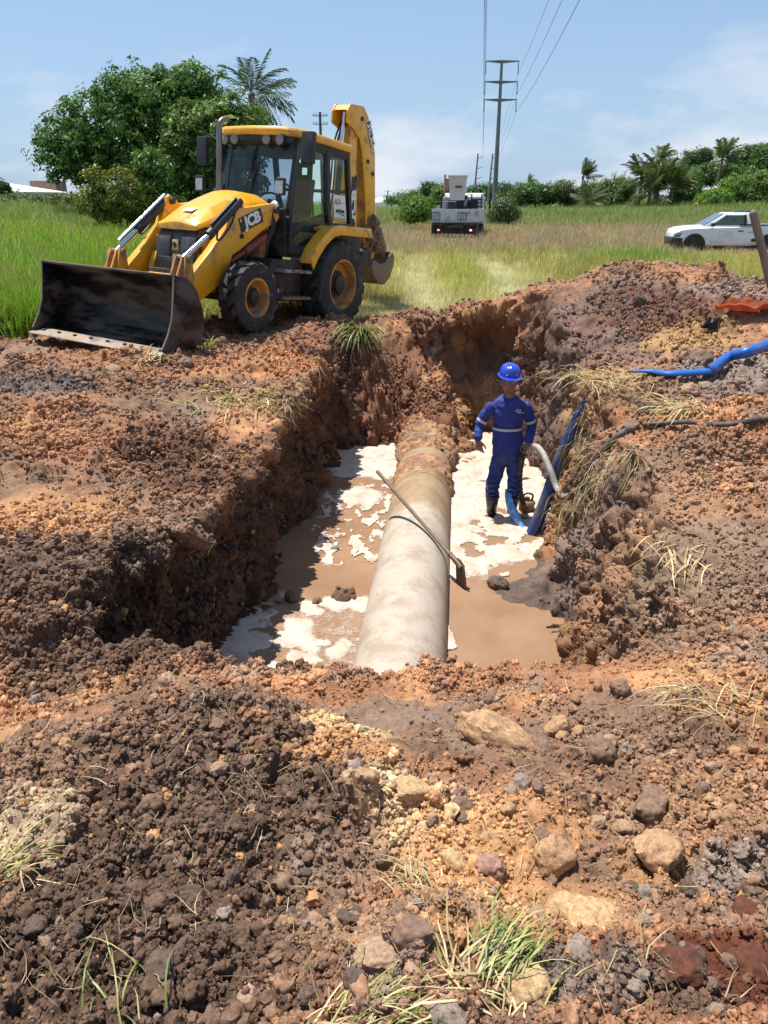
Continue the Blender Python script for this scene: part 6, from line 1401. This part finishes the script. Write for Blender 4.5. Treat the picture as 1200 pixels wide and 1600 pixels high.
# ================================================================== hoses, pump, hoe
M_HPALE = mk('dusty pale hose', (.32, .30, .27), .6, var=.2, scale=12, dirt=(.20, .15, .11), amt=.2)
M_HDARK = mk('dark hose', (.035, .032, .03), .55, var=.3, dirt=(.17, .13, .10), amt=.35, dscale=8)
M_HBLUE = mk('blue lay-flat hose', (.022, .115, .42), .38, var=.15, scale=5, dirt=(.20, .17, .15), amt=.16, dscale=5)
M_HNAVY = mk('dusty dark blue pipe', (.022, .060, .20), .5, var=.2, scale=5, dirt=(.15, .12, .10), amt=.3, dscale=5)
M_HSKY = mk('bright blue wet hose', (.06, .30, .70), .25, var=.15, scale=6, dirt=(.55, .50, .46), amt=.25, dscale=12)
G_ = lambda u, v, dy=0.0: at_y(u, v, MY + dy)
sh_ = thing('suction_hose', 'pale grey middled hose from the pump through the hand of the person to the bank', 'hose', G_(818, 792, .12))
o_ = sh_.location
def hose(pts, r, m_, par, nm, n=12, corr=0, flat=1.0, per=6):
    P = spline([Vector(p) - (par.location if par else Vector()) for p in pts], per)
    rad = list(np.interp(np.linspace(0, 1, len(P)), np.linspace(0, 1, len(r)), r)) if isinstance(r, (list, tuple)) else [r] * len(P)
    if corr: rad = [q * (1 + (corr if i % 2 else 0)) for i, q in enumerate(rad)]
    b = B(); b.tube(P, rad, n, True, flat); return b.obj(nm, m_, par)
hx = mroot + hL
hose([G_(819, 792, .14), G_(813, 770, .06), G_(812, 740, -.08), G_(817, 712, -.13), hx + Vector((.0, -.035, -.02))], .030, M_HDARK, sh_, 'corrugated_section', corr=.18, per=9)
def G2(u, v, dy): h_ = hit(u, v)[0]; return at_y(u, v, min(MY + dy, h_.y - .06))
pal_ = [hx + Vector((0, -.035, -.02)), G2(836, 697, -.34), G2(848, 708, -.52), G2(860, 735, -.70), G2(870, 762, -.82), G2(880, 775, -.87), G2(891, 772, -.90)]
hose(pal_, [.026, .03, .031, .031, .03, .026, .022], M_HPALE, sh_, 'pale_section', corr=.06, per=9)
hose([G2(889, 773, -.895), G2(905, 755, -.92), G2(925, 725, -.95), G2(945, 700, -1.0), hit(972, 682)[0] + Vector((0, 0, .03)), hit(990, 674)[0] + Vector((0, 0, .03))], [.022, .023, .024, .026, .03, .03], M_HDARK, sh_, 'dark_section')
pm = thing('pump', 'small muddy submersible pump in the water by the boots of the person', 'pump', G_(822, 800, .16))
pm.location.z = -1.50
b = B(); b.lathe([(.001, 0), (.10, 0), (.105, .04), (.09, .06), (.09, .17), (.10, .19), (.085, .215), (.03, .225), (.03, .26), (.001, .26)], 18, axis='z'); b.obj('housing', mk('muddy pump casing', (.22, .12, .07), .6, var=.3, dirt=(.13, .08, .05), amt=.5), pm)
b = B(); b.tube(spline([(.05, 0, .2), (.06, 0, .29), (-.03, 0, .30), (-.05, 0, .2)], 5), .012, 7); b.obj('handle', M_HDARK, pm)
lf = hose([G_(794, 764, -.06), G_(795, 780, -.10), G_(801, 798, -.16), G_(809, 815, -.26), G_(816, 832, -.36)], [.040, .048, .06, .064, .05], M_HSKY, None, 'discharge_hose', flat=.45); tag(lf, 'short bright blue flat hose dropping into the foam at the legs of the person', 'hose')
b0 = at_z(830, 838, -1.44); tpt = hit(908, 640)[0]; t1_ = tpt + Vector((.0, -.06, .03)); t2_ = hit(914, 624)[0] + Vector((.03, .02, .02))
bp = hose([b0, b0.lerp(t1_, .3), b0.lerp(t1_, .62) + Vector((-.02, 0, .02)), t1_, t2_], [.070, .067, .062, .054, .03], M_HNAVY, None, 'suction_pipe', 16); tag(bp, 'thick dark blue pipe leaning from the foam against the right wall of the pit', 'pipe')
def lay(px_, up=.03): return [hit(u, v)[0] + Vector((0, 0, up)) for u, v in px_]
def sag(P, m_=.02):                                                # a stiff hose bridges the hollows
    P = [p.copy() for p in P]
    for _ in range(8):
        for i in range(1, len(P) - 1): P[i].z = max(P[i].z, (P[i - 1].z + P[i + 1].z) / 2)
    return P
bh = thing('lay_flat_hose', 'bright blue flat hose lying kinked across the top of the right bank', 'hose', hit(1080, 592)[0]); q = sag(lay([(988, 588), (1015, 589), (1045, 592), (1075, 592), (1108, 588)], .05))
hose(q, [.022, .035, .05, .052, .054], M_HBLUE, bh, 'flat_section', 12, flat=.6); q2 = sag([q[-1]] + lay([(1135, 577), (1165, 566), (1200, 554), (1245, 540)], .10)); hose(q2, [.056, .05, .052, .055, .055], M_HBLUE, bh, 'round_section', 12)
b = B(); b.tube([q[-1] - bh.location - Vector((.02, 0, 0)), q[-1] - bh.location + Vector((.03, .01, .01))], .060, 12); b.obj('coupling', M_HNAVY, bh)
kh = hose(sag(lay([(1004, 668), (1040, 668), (1075, 671), (1110, 670), (1150, 667), (1190, 665), (1240, 660)], .025)), .021, M_HDARK, None, 'black_hose', 12); tag(kh, 'thin black hose lying on the right bank, grey with dust', 'hose')
M_WOOD = mk('weathered wood handle', (.17, .12, .085), .7, var=.3, scale=5, streak=(14, 14, 1))
BB, AA = EYE + ray(719, 884) * 6.80, EYE + ray(590, 737) * 7.70
he = thing('hoe', 'long handled hoe leaning on the pale pipe, blade down in the foam', 'hoe', BB)
v_ = AA - BB; b = B(); b.tube([v_ * .10, v_ * .5 + Vector((0, 0, -.006)), v_], [.019, .018, .019], 12); b.ico(v_, .019, 2); b.obj('handle', M_WOOD, he)
M_HOE = mk('rusty hoe steel', (.13, .085, .06), .55, .4, var=.4, scale=8, dirt=(.22, .15, .10), amt=.4)
b = B(); dv = v_.normalized(); b.tube([dv * .17, dv * .02, dv * -.03], [.023, .030, .034], 12); b.tube([dv * .17, dv * .155], .026, 12); b.obj('socket', M_HOE, he)
b = B(); ex = Vector((.35, -.93, 0)).normalized(); dn_ = (Vector((.10, .0, -1)) - ex * ex.dot(Vector((.10, 0, -1)))).normalized(); nn = ex.cross(dn_); pts = []
for t_, w_ in ((-.06, .05), (-.02, .085), (.08, .10), (.2, .105), (.255, .10), (.275, .06)): pts.append((t_, w_))
ou = [(-w_, t_) for t_, w_ in pts] + [(w_, t_) for t_, w_ in pts[::-1]]
A_ = [b.V(ex * x_ + dn_ * y_ + nn * (.003 + .25 * x_ * x_)) for x_, y_ in ou]; C_ = [b.V(ex * x_ + dn_ * y_ + nn * (-.003 + .25 * x_ * x_)) for x_, y_ in ou]
b.face(A_); b.face(C_[::-1])
for i in range(len(ou)): b.face([A_[i], A_[(i + 1) % len(ou)], C_[(i + 1) % len(ou)], C_[i]])
b.obj('blade', M_HOE, he)
# stick at the right
p0 = at_y(1177, 334, 7.0); p1 = at_y(1236, 610, 6.6); g_ = drop(p1.x, p1.y)
b = B(); b.tube([p0 - g_, (p0 - g_) * .5, Vector((.02, -.02, -.15))], [.034, .036, .034], 12); b.ico(p0 - g_, .034, 2); tag(b.obj('wooden_stake', M_WOOD, None, g_), 'brown wooden pole standing in the soil in front of the white pickup', 'stake')
# tarps
def cloth(name, label, cat, quad, m_, nu, nv, amp, seed, up=.05):
    P = []
    for j in range(nv):
        for i in range(nu):
            s, t_ = i / (nu - 1), j / (nv - 1); a = [quad[0][k_] * (1 - s) + quad[1][k_] * s for k_ in (0, 1)]; c_ = [quad[3][k_] * (1 - s) + quad[2][k_] * s for k_ in (0, 1)]
            p = Vector((a[0] * (1 - t_) + c_[0] * t_, a[1] * (1 - t_) + c_[1] * t_, 0)); P.append(drop(p.x, p.y))
    Z = np.array([p.z for p in P]).reshape(nv, nu)
    for _ in range(6): Z = np.maximum(Z, .25 * (np.roll(Z, 1, 0) + np.roll(Z, -1, 0) + np.roll(Z, 1, 1) + np.roll(Z, -1, 1))) 
    X = np.array([p.x for p in P]); Y_ = np.array([p.y for p in P]); Z = Z.ravel() + up
    Z = Z + amp * np.abs(fbm(X * 1.6 + .8 * Y_, Y_ * .7, X * 0, 2.0, 2, .5, seed)) + amp * .2 * fbm(X, Y_, X * 0, 5, 2, .5, seed + 4)
    b = B(); vs = [b.V((x_, y_, z_)) for x_, y_, z_ in zip(X, Y_, Z)]
    for j in range(nv - 1):
        for i in range(nu - 1): b.face([vs[j * nu + i], vs[j * nu + i + 1], vs[(j + 1) * nu + i + 1], vs[(j + 1) * nu + i]])
    bmesh.ops.solidify(b.bm, geom=b.bm.faces[:], thickness=.006)
    return tag(b.obj(name, m_, ang=80), label, cat)
def gxy(u, v): p = hit(u, v)[0]; return (p.x, p.y)
M_TARP = mk('dusty orange cloth', (.46, .115, .035), .75, var=.2, scale=6, dirt=(.36, .22, .14), amt=.2, bmp=.3, bscale=14, bdist=.02); M_PLAS = mk('black plastic sheet', (.025, .024, .024), .4, dirt=(.18, .14, .12), amt=.3)
cloth('tarp', 'crumpled orange cloth thrown over the soil at the right photo edge', 'cloth', (gxy(1112, 503), gxy(1225, 500), gxy(1225, 470), gxy(1135, 484)), M_TARP, 46, 22, .09, 930, .08)
cloth('plastic_sheet', 'piece of black plastic lying in the soil in front of the orange cloth', 'plastic', (gxy(1092, 524), gxy(1118, 522), gxy(1130, 501), gxy(1108, 503)), M_PLAS, 20, 14, .08, 940, .03)

# ================================================================== clods and stones
CM = {}
for nm, c, dc in (('brown', (.18, .108, .072), (.22, .14, .095)), ('dark', (.098, .064, .046), (.14, .095, .07)), ('orange', (.42, .25, .13), (.24, .14, .08)), ('ochre', (.47, .31, .155), (.28, .17, .09)), ('grey', (.23, .175, .135), (.28, .225, .18)), ('red', (.12, .035, .018), (.06, .03, .02)), ('tan', (.36, .235, .15), (.24, .15, .09)), ('pink', (.34, .20, .15), (.24, .14, .10))):
    CM[nm] = mk(nm + ' clod', c, .93, var=.45, scale=4.5, dirt=dc, amt=.35, dscale=5, bmp=.6, bscale=14, bdist=.004)
def clod_mesh(seed, m_, blocky):
    b = B(); b.ico((0, 0, 0), 1, 4); r = np.random.default_rng(seed); P = np.array([v.co[:] for v in b.bm.verts])
    f = np.ones(len(P))
    for _ in range(9 if blocky else 5):
        n_ = r.normal(0, 1, 3); n_ /= np.linalg.norm(n_); h_ = r.uniform(.55, .88) if blocky else r.uniform(.75, .95); dt = P @ n_; f = np.where(dt * f > h_, h_ / np.maximum(dt, 1e-6), f)
    P = P * f[:, None]; o = r.uniform(-40, 40, 3)
    gr_ = .16 * lump(P[:, 0] + o[0], P[:, 1] + o[1], P[:, 2] + o[2], .42, seed + 1, .35) + .12 * lump(P[:, 0] + o[0], P[:, 1] + o[1], P[:, 2] + o[2], .19, seed + 2, .3)
    q = .96 + gr_ + .16 * fbm(P[:, 0] + o[0], P[:, 1] + o[1], P[:, 2] + o[2], 1.6, 3, .6, seed) + .14 * np.abs(fbm(P[:, 0] + o[0], P[:, 1] + o[1], P[:, 2] + o[2], 5, 3, .6, seed + 5)) + .05 * fbm(P[:, 0] + o[0], P[:, 1] + o[1], P[:, 2] + o[2], 14, 2, .6, seed + 8)
    for v, p in zip(b.bm.verts, P * q[:, None]): v.co = p
    return b.mesh('clod', m_, ang=60)
CL = {nm: [clod_mesh(1000 + 10 * i + k_, m_, k_ < 2) for k_ in range(3)] for i, (nm, m_) in enumerate(CM.items())}
def clod(colr, shape, u, v, w, label, asp=(1, .85, .7), rz=None, group=None, sink=.36, name='clod', cat='clod'):
    p, n_ = hit(u, v); t_ = (p - EYE).dot(Vector((0, _c, -_s))); r_ = w * t_ / FPX / 2
    o = link(name, CL[colr][shape], None, p + Vector((0, 0, r_ * asp[2] * (1 - 2 * sink) - r_ * .1)), (random.uniform(-.3, .3), random.uniform(-.3, .3), random.uniform(0, 6.28) if rz is None else rz)); o.scale = (r_ * asp[0], r_ * asp[1], r_ * asp[2])
    return tag(o, label, cat, group)
for a in (('ochre', 0, 908, 1440, 140, 'largest ochre clod, wide and flat topped, right of the green straw bundle', (1, .8, .55)), ('ochre', 1, 712, 1352, 52, 'yellow rounded clod left of the pinkish one', (1, .9, .8)), ('pink', 2, 762, 1358, 50, 'pinkish round clod beside the yellow one', (1, .9, .9)), ('orange', 0, 866, 1342, 66, 'blocky orange clod above the largest ochre clod', (1, .8, .85)),
          ('orange', 2, 778, 1150, 112, 'long orange slab with deep shade under it, below the pale pipe', (1.1, .6, .45)), ('brown', 2, 936, 1178, 52, 'round dark brown clod on the slope right of the orange slab', (1, .9, .9)), ('dark', 2, 252, 1518, 56, 'smooth round dark brown stone in the dark heap', (1, .95, .85)), ('dark', 0, 298, 1402, 62, 'long dark clod standing slanted in the dark heap', (1, .45, .6)), ('dark', 1, 362, 1378, 36, 'reddish dark clod right of the long slanted one', (.8, .8, 1)),
          ('tan', 0, 388, 1572, 54, 'tan stone at the lower edge below the dark heap', (1, .7, .6)), ('tan', 1, 470, 1430, 38, 'narrow upright tan stone right of the dark heap', (.7, .6, 1)), ('ochre', 2, 815, 1540, 92, 'ochre lump broken in the middle, below the green straw bundle', (1, .8, .6)), ('brown', 1, 645, 1455, 80, 'brown rooty clod left of the green straw bundle', (1, .8, .7)), ('tan', 2, 600, 1492, 90, 'flat pale brown clod with shade under its left end', (1, .7, .4)),
          ('red', 0, 1165, 1440, 66, 'dark red broken clod by the right photo edge', (1, .9, .8)), ('red', 1, 1060, 1505, 90, 'wide dark red clod between grey crumbs', (1, .8, .6)), ('red', 2, 1170, 1510, 70, 'darkest red clod below the broken one', (1, .9, .7)), ('orange', 1, 1030, 1340, 80, 'orange clod face with fine roots on the right slope', (1, .9, 1.0)), ('brown', 0, 1020, 1260, 70, 'dark hollowed clod above the rooty orange face', (1, .9, .8)),
          ('grey', 0, 700, 1588, 60, 'grey lump at the lower photo edge', (1, .8, .6)), ('grey', 1, 900, 1490, 60, 'grey crumbly clod under the largest ochre clod', (1, .8, .6)), ('ochre', 1, 645, 1235, 70, 'pale yellow flat clod in the middle of the near slope', (1, .8, .45)), ('grey', 2, 815, 1225, 30, 'small grey round clod under the orange slab', (1, 1, .9)), ('tan', 1, 260, 1068, 44, 'tan clod on the rim in front of the near left corner of the pit', (1, .8, .7)),
          ('dark', 0, 1010, 645, 68, 'long black brown clod lying on the right bank', (1.0, .42, .42), .15), ('brown', 0, 986, 671, 32, 'square brown block at the end of the thin black hose', (1, 1, .95), .2), ('brown', 1, 1085, 563, 62, 'big brown lump above the blue flat hose', (1, .8, .75)), ('tan', 0, 1080, 612, 30, 'tan clod just below the blue flat hose', (1, .8, .8)), ('tan', 2, 1102, 607, 24, 'small tan clod below the kink of the blue flat hose', (1, .8, .8)), ('dark', 2, 1000, 478, 30, 'dark clod standing out of the grey heap', (.7, .5, 1.1)), ('dark', 1, 1190, 622, 36, 'dark lump at the right photo edge below the blue hose', (1, .8, .7)),
          ('brown', 2, 290, 572, 34, 'brown clod on the left bank right under the loading bucket', (1, .8, .7)), ('tan', 2, 178, 582, 30, 'tan lump on the left bank below the loading bucket', (1, .8, .7)), ('dark', 2, 690, 388, 1, '', (1, 1, 1))):
    if a[5]: clod(*a[:6], *a[6:])
def in_water(colr, shape, u, v, w, label, asp):
    p = at_z(u, v, -1.40); t_ = (p - EYE).dot(Vector((0, _c, -_s))); r_ = w * t_ / FPX / 2
    o = link('stone', CL[colr][shape], None, p + Vector((0, 0, .3 * r_)), (0, 0, random.uniform(0, 6))); o.scale = (r_ * asp[0], r_ * asp[1], r_ * asp[2]); tag(o, label, 'stone')
in_water('dark', 2, 778, 917, 36, 'flat dark stone in the mud right of the hoe blade', (1, .7, .6)); in_water('dark', 0, 822, 918, 18, 'small dark stone in the grey mud, right of the flat one', (1, .8, .7)); in_water('dark', 1, 455, 937, 28, 'dark wet stone at the far edge of the left foam plates', (1, .8, .7)); in_water('brown', 2, 495, 942, 18, 'small wet stone beside the dark one in the left pool', (1, .8, .7)); in_water('brown', 1, 545, 925, 20, 'muddy stone against the left side of the pale pipe', (1, .8, .8)); in_water('grey', 2, 524, 858, 14, 'little stone poking out of the left pool', (1, .8, .5)); in_water('dark', 1, 500, 855, 14, 'tiny dark lump afloat in the middle of the left pool', (1, .8, .5))
kinds_ = [('brown', 'loose small brown clod among many on the near slope', 'small brown clods on the near slope'), ('orange', 'loose small orange clod among many on the near slope', 'small orange clods on the near slope'), ('dark', 'loose small blackish clod among many on the near slope', 'small blackish clods on the near slope'), ('grey', 'loose small grey clod among many on the near slope', 'small grey clods on the near slope'), ('tan', 'loose small tan clod among many on the near slope', 'small tan clods on the near slope')]
for i in range(165):
    u, v = random.uniform(10, 1190), random.uniform(1070, 1590)
    if u < 560 and v > 1090: kk = random.choice((0, 2, 2, 0, 2, 4))
    elif u > 950 and v > 1300: kk = random.choice((0, 2, 3, 3))
    else: kk = random.choice((0, 1, 1, 4, 4, 0))
    if 540 < u < 720 and v < 1160: continue
    nm, lb, gp = kinds_[kk]; w_ = random.uniform(12, 30) * (1 if random.random() < .8 else 1.5)
    clod(nm, random.randrange(3), u, v, w_, lb, (1, random.uniform(.7, 1), random.uniform(.6, .9)), None, gp, .3)

# ================================================================== straw, tufts, roots
M_STR = leaf_mat('straw blades', False, .2)
def ribbons(spec, rg):
    V = []; F_ = []; C = []
    for pts, w_, c in spec:
        k0 = len(V); n = len(pts)
        for i, p in enumerate(pts):
            a = (pts[min(i + 1, n - 1)] - pts[max(i - 1, 0)]).normalized(); s = a.cross(Vector((rg.uniform(-.3, .3), rg.uniform(-.3, .3), 1))).normalized() * w_ * (1 - .75 * (i / (n - 1)) ** 2)
            V += [tuple(p - s), tuple(p + s)]; C += [c, c]
        F_ += [(k0 + 2 * i, k0 + 2 * i + 1, k0 + 2 * i + 3, k0 + 2 * i + 2) for i in range(n - 1)]
    me = np_mesh('blades', np.array(V), np.array(F_)); set_col(me, np.array(C)); me.materials.append(M_STR)
    return me
STRAW = ((.52, .41, .21), (.44, .33, .16), (.60, .50, .29), (.33, .23, .12)); GREEN = ((.20, .25, .05), (.29, .31, .09), (.13, .19, .04), (.40, .36, .14))
def tuft(label, u, v, L_, n, pal_, az, spread, rise, w_=.003, seed=1, base=.03, fall=1.0, cat='grass tuft', name='grass_tuft'):
    rg = random.Random(seed); p0, n_ = hit(u, v); spec = []
    for _ in range(n):
        a = az + rg.gauss(0, spread); l_ = L_ * rg.uniform(.45, 1.1); rr_ = rise * rg.uniform(.3, 1.3); p = Vector((rg.gauss(0, base), rg.gauss(0, base), .005)); d_ = Vector((math.cos(a), math.sin(a), rr_)).normalized(); pts = [p.copy()]
        for q in range(5):
            p = p + d_ * l_ / 5; d_ = (d_ + Vector((rg.gauss(0, .10), rg.gauss(0, .10), -.30 * fall * rg.uniform(.5, 1.3)))).normalized()
            gz_ = drop(p.x + p0.x, p.y + p0.y).z - p0.z + .006
            if p.z < gz_ and fall < 3: p.z = gz_; d_.z = max(d_.z, 0.02)
            pts.append(p.copy())
        c = rg.choice(pal_); k_ = rg.uniform(.75, 1.2); spec.append((pts, w_ * rg.uniform(.6, 1.3), tuple(x_ * k_ for x_ in c)))
    return tag(link(name, ribbons(spec, rg), None, p0), label, cat)
tuft('pale straw tuft with some green at the left photo edge', 8, 1365, .17, 60, STRAW + GREEN[:2], .8, .7, .7, .002, 1)
tuft('green and yellow bundle of cut grass lying by the largest ochre clod', 775, 1500, .15, 110, GREEN + GREEN + STRAW[:1], .75, .32, .55, .0019, 2, .035)
tuft('dry white straw tuft in the middle of the near slope', 655, 1385, .16, 40, STRAW, 2.0, .8, .7, .0022, 3)
tuft('cut green straw lying along the lower photo edge', 580, 1605, .15, 90, GREEN + STRAW, .45, .5, .4, .0019, 4, .05)
tuft('fan of dry roots spreading on the near right slope', 1075, 1080, .26, 50, STRAW, 3.6, .8, .25, .0026, 5)
tuft('patch of flattened straw on the left bank, right of the front wheel', 360, 622, .5, 130, STRAW + GREEN[:2], .2, 1.6, .2, .006, 6, .28)
tuft('long leaved green plant hanging over the back rim of the pit', 566, 522, .75, 120, ((.17, .20, .05), (.24, .25, .09), (.10, .13, .03), (.40, .36, .16)), -1.5, .85, .9, .009, 7, .07, 1.6)
tuft('pale stubble on the left bank in front of the loading bucket', 235, 560, .45, 60, STRAW, 1.2, 1.6, .5, .006, 8, .12)
tuft('small green weed at the corner of the loading bucket', 322, 545, .30, 40, GREEN, 1.2, 1.8, 1.4, .006, 9, .04)
tuft('dry grass mat on top of the right wall by the dark blue pipe', 945, 590, .45, 150, STRAW + STRAW + GREEN[1:2], 2.6, 1.6, .25, .004, 10, .22)
tuft('heap of yellow straw left of the thin black hose on the right bank', 1075, 640, .45, 110, STRAW[:3], 2.9, .9, .35, .005, 11, .12)
tuft('dry roots poking out of the right slope', 1060, 860, .32, 36, STRAW, -1.9, .5, .1, .005, 12, .10)
tuft('few long green blades over the dark heap near the lower edge', 190, 1590, .17, 12, GREEN, 1.9, .5, .6, .002, 13, .06)
tuft('straw scraps in the lower right below the green bundle', 760, 1565, .22, 50, STRAW + GREEN[1:2], 1.8, 1.0, .4, .0024, 14, .05)
tuft('stubble tuft on the near right slope under the dry roots', 1150, 1110, .3, 40, STRAW, 2.4, 1.0, .4, .0026, 15, .08)
rgs = random.Random(77); spec = []
def curtain(u0, v0, u1, v1, n, L_, seed):                            # straw and roots hanging down the right wall
    rg = random.Random(seed); sp = []; p00 = hit((u0 + u1) / 2, (v0 + v1) / 2)[0]
    for _ in range(n):
        t_ = rg.random(); p, n_ = hit(u0 + (u1 - u0) * t_ + rg.gauss(0, 8), v0 + (v1 - v0) * t_ + rg.gauss(0, 8)); p = p - p00 + n_ * .02; d_ = (n_ * .6 + Vector((rg.gauss(0, .5), rg.gauss(0, .5), -.4))).normalized(); pts = [p.copy()]; l_ = L_ * rg.uniform(.4, 1.2)
        for q in range(6): p = p + d_ * l_ / 6; d_ = (d_ + Vector((rg.gauss(0, .22), rg.gauss(0, .22), -.38))).normalized(); pts.append(p.copy())
        c = rg.choice(STRAW); k_ = rg.uniform(.35, .85); sp.append((pts, .0032 * rg.uniform(.5, 1.3), tuple(x_ * k_ for x_ in c)))
    return sp, p00
for (u0, v0, u1, v1, n, L_, sd, lb) in ((905, 640, 950, 760, 120, .5, 51, 'straw curtain hanging down the right wall behind the dark blue pipe'), (880, 790, 930, 770, 70, .5, 52, 'thin straw strands hanging over the mud below the dark hose'), (960, 690, 1010, 730, 80, .4, 53, 'grass roots hanging under the thin black hose'), (440, 640, 500, 560, 90, .35, 54, 'fine roots hanging from the left rim of the pit')):
    sp, p00 = curtain(u0, v0, u1, v1, n, L_, sd); kind(link('hanging_straw', ribbons(sp, rgs), None, p00), 'stuff')
sp = []
for i in range(1100):
    v = 540 + 1050 * rgs.random() ** .8; u = rgs.uniform(-20, 1220); p, n_ = hit(u, v)
    if p.z < -1.3 or n_.z < .25 or p.y > 12.5: continue
    t_ = (p - EYE).length; l_ = rgs.uniform(.03, .11) * (.5 + .28 * t_); a = rgs.uniform(0, 6.28); d_ = Vector((math.cos(a), math.sin(a), rgs.uniform(0, .5))); d_ = (d_ - n_ * d_.dot(n_) * .8).normalized(); p = p + n_ * .012; pts = [p.copy()]
    for q in range(3): p = p + d_ * l_ / 3; d_ = (d_ + Vector((rgs.gauss(0, .3), rgs.gauss(0, .3), rgs.gauss(-.08, .12)))).normalized(); pts.append(p.copy())
    c = rgs.choice(STRAW); k_ = rgs.uniform(.35, .9); sp.append((pts, (.0005 + .00040 * t_) * rgs.uniform(.6, 1.2), tuple(x_ * k_ for x_ in c)))
kind(link('loose_straw', ribbons(sp, rgs)), 'stuff')
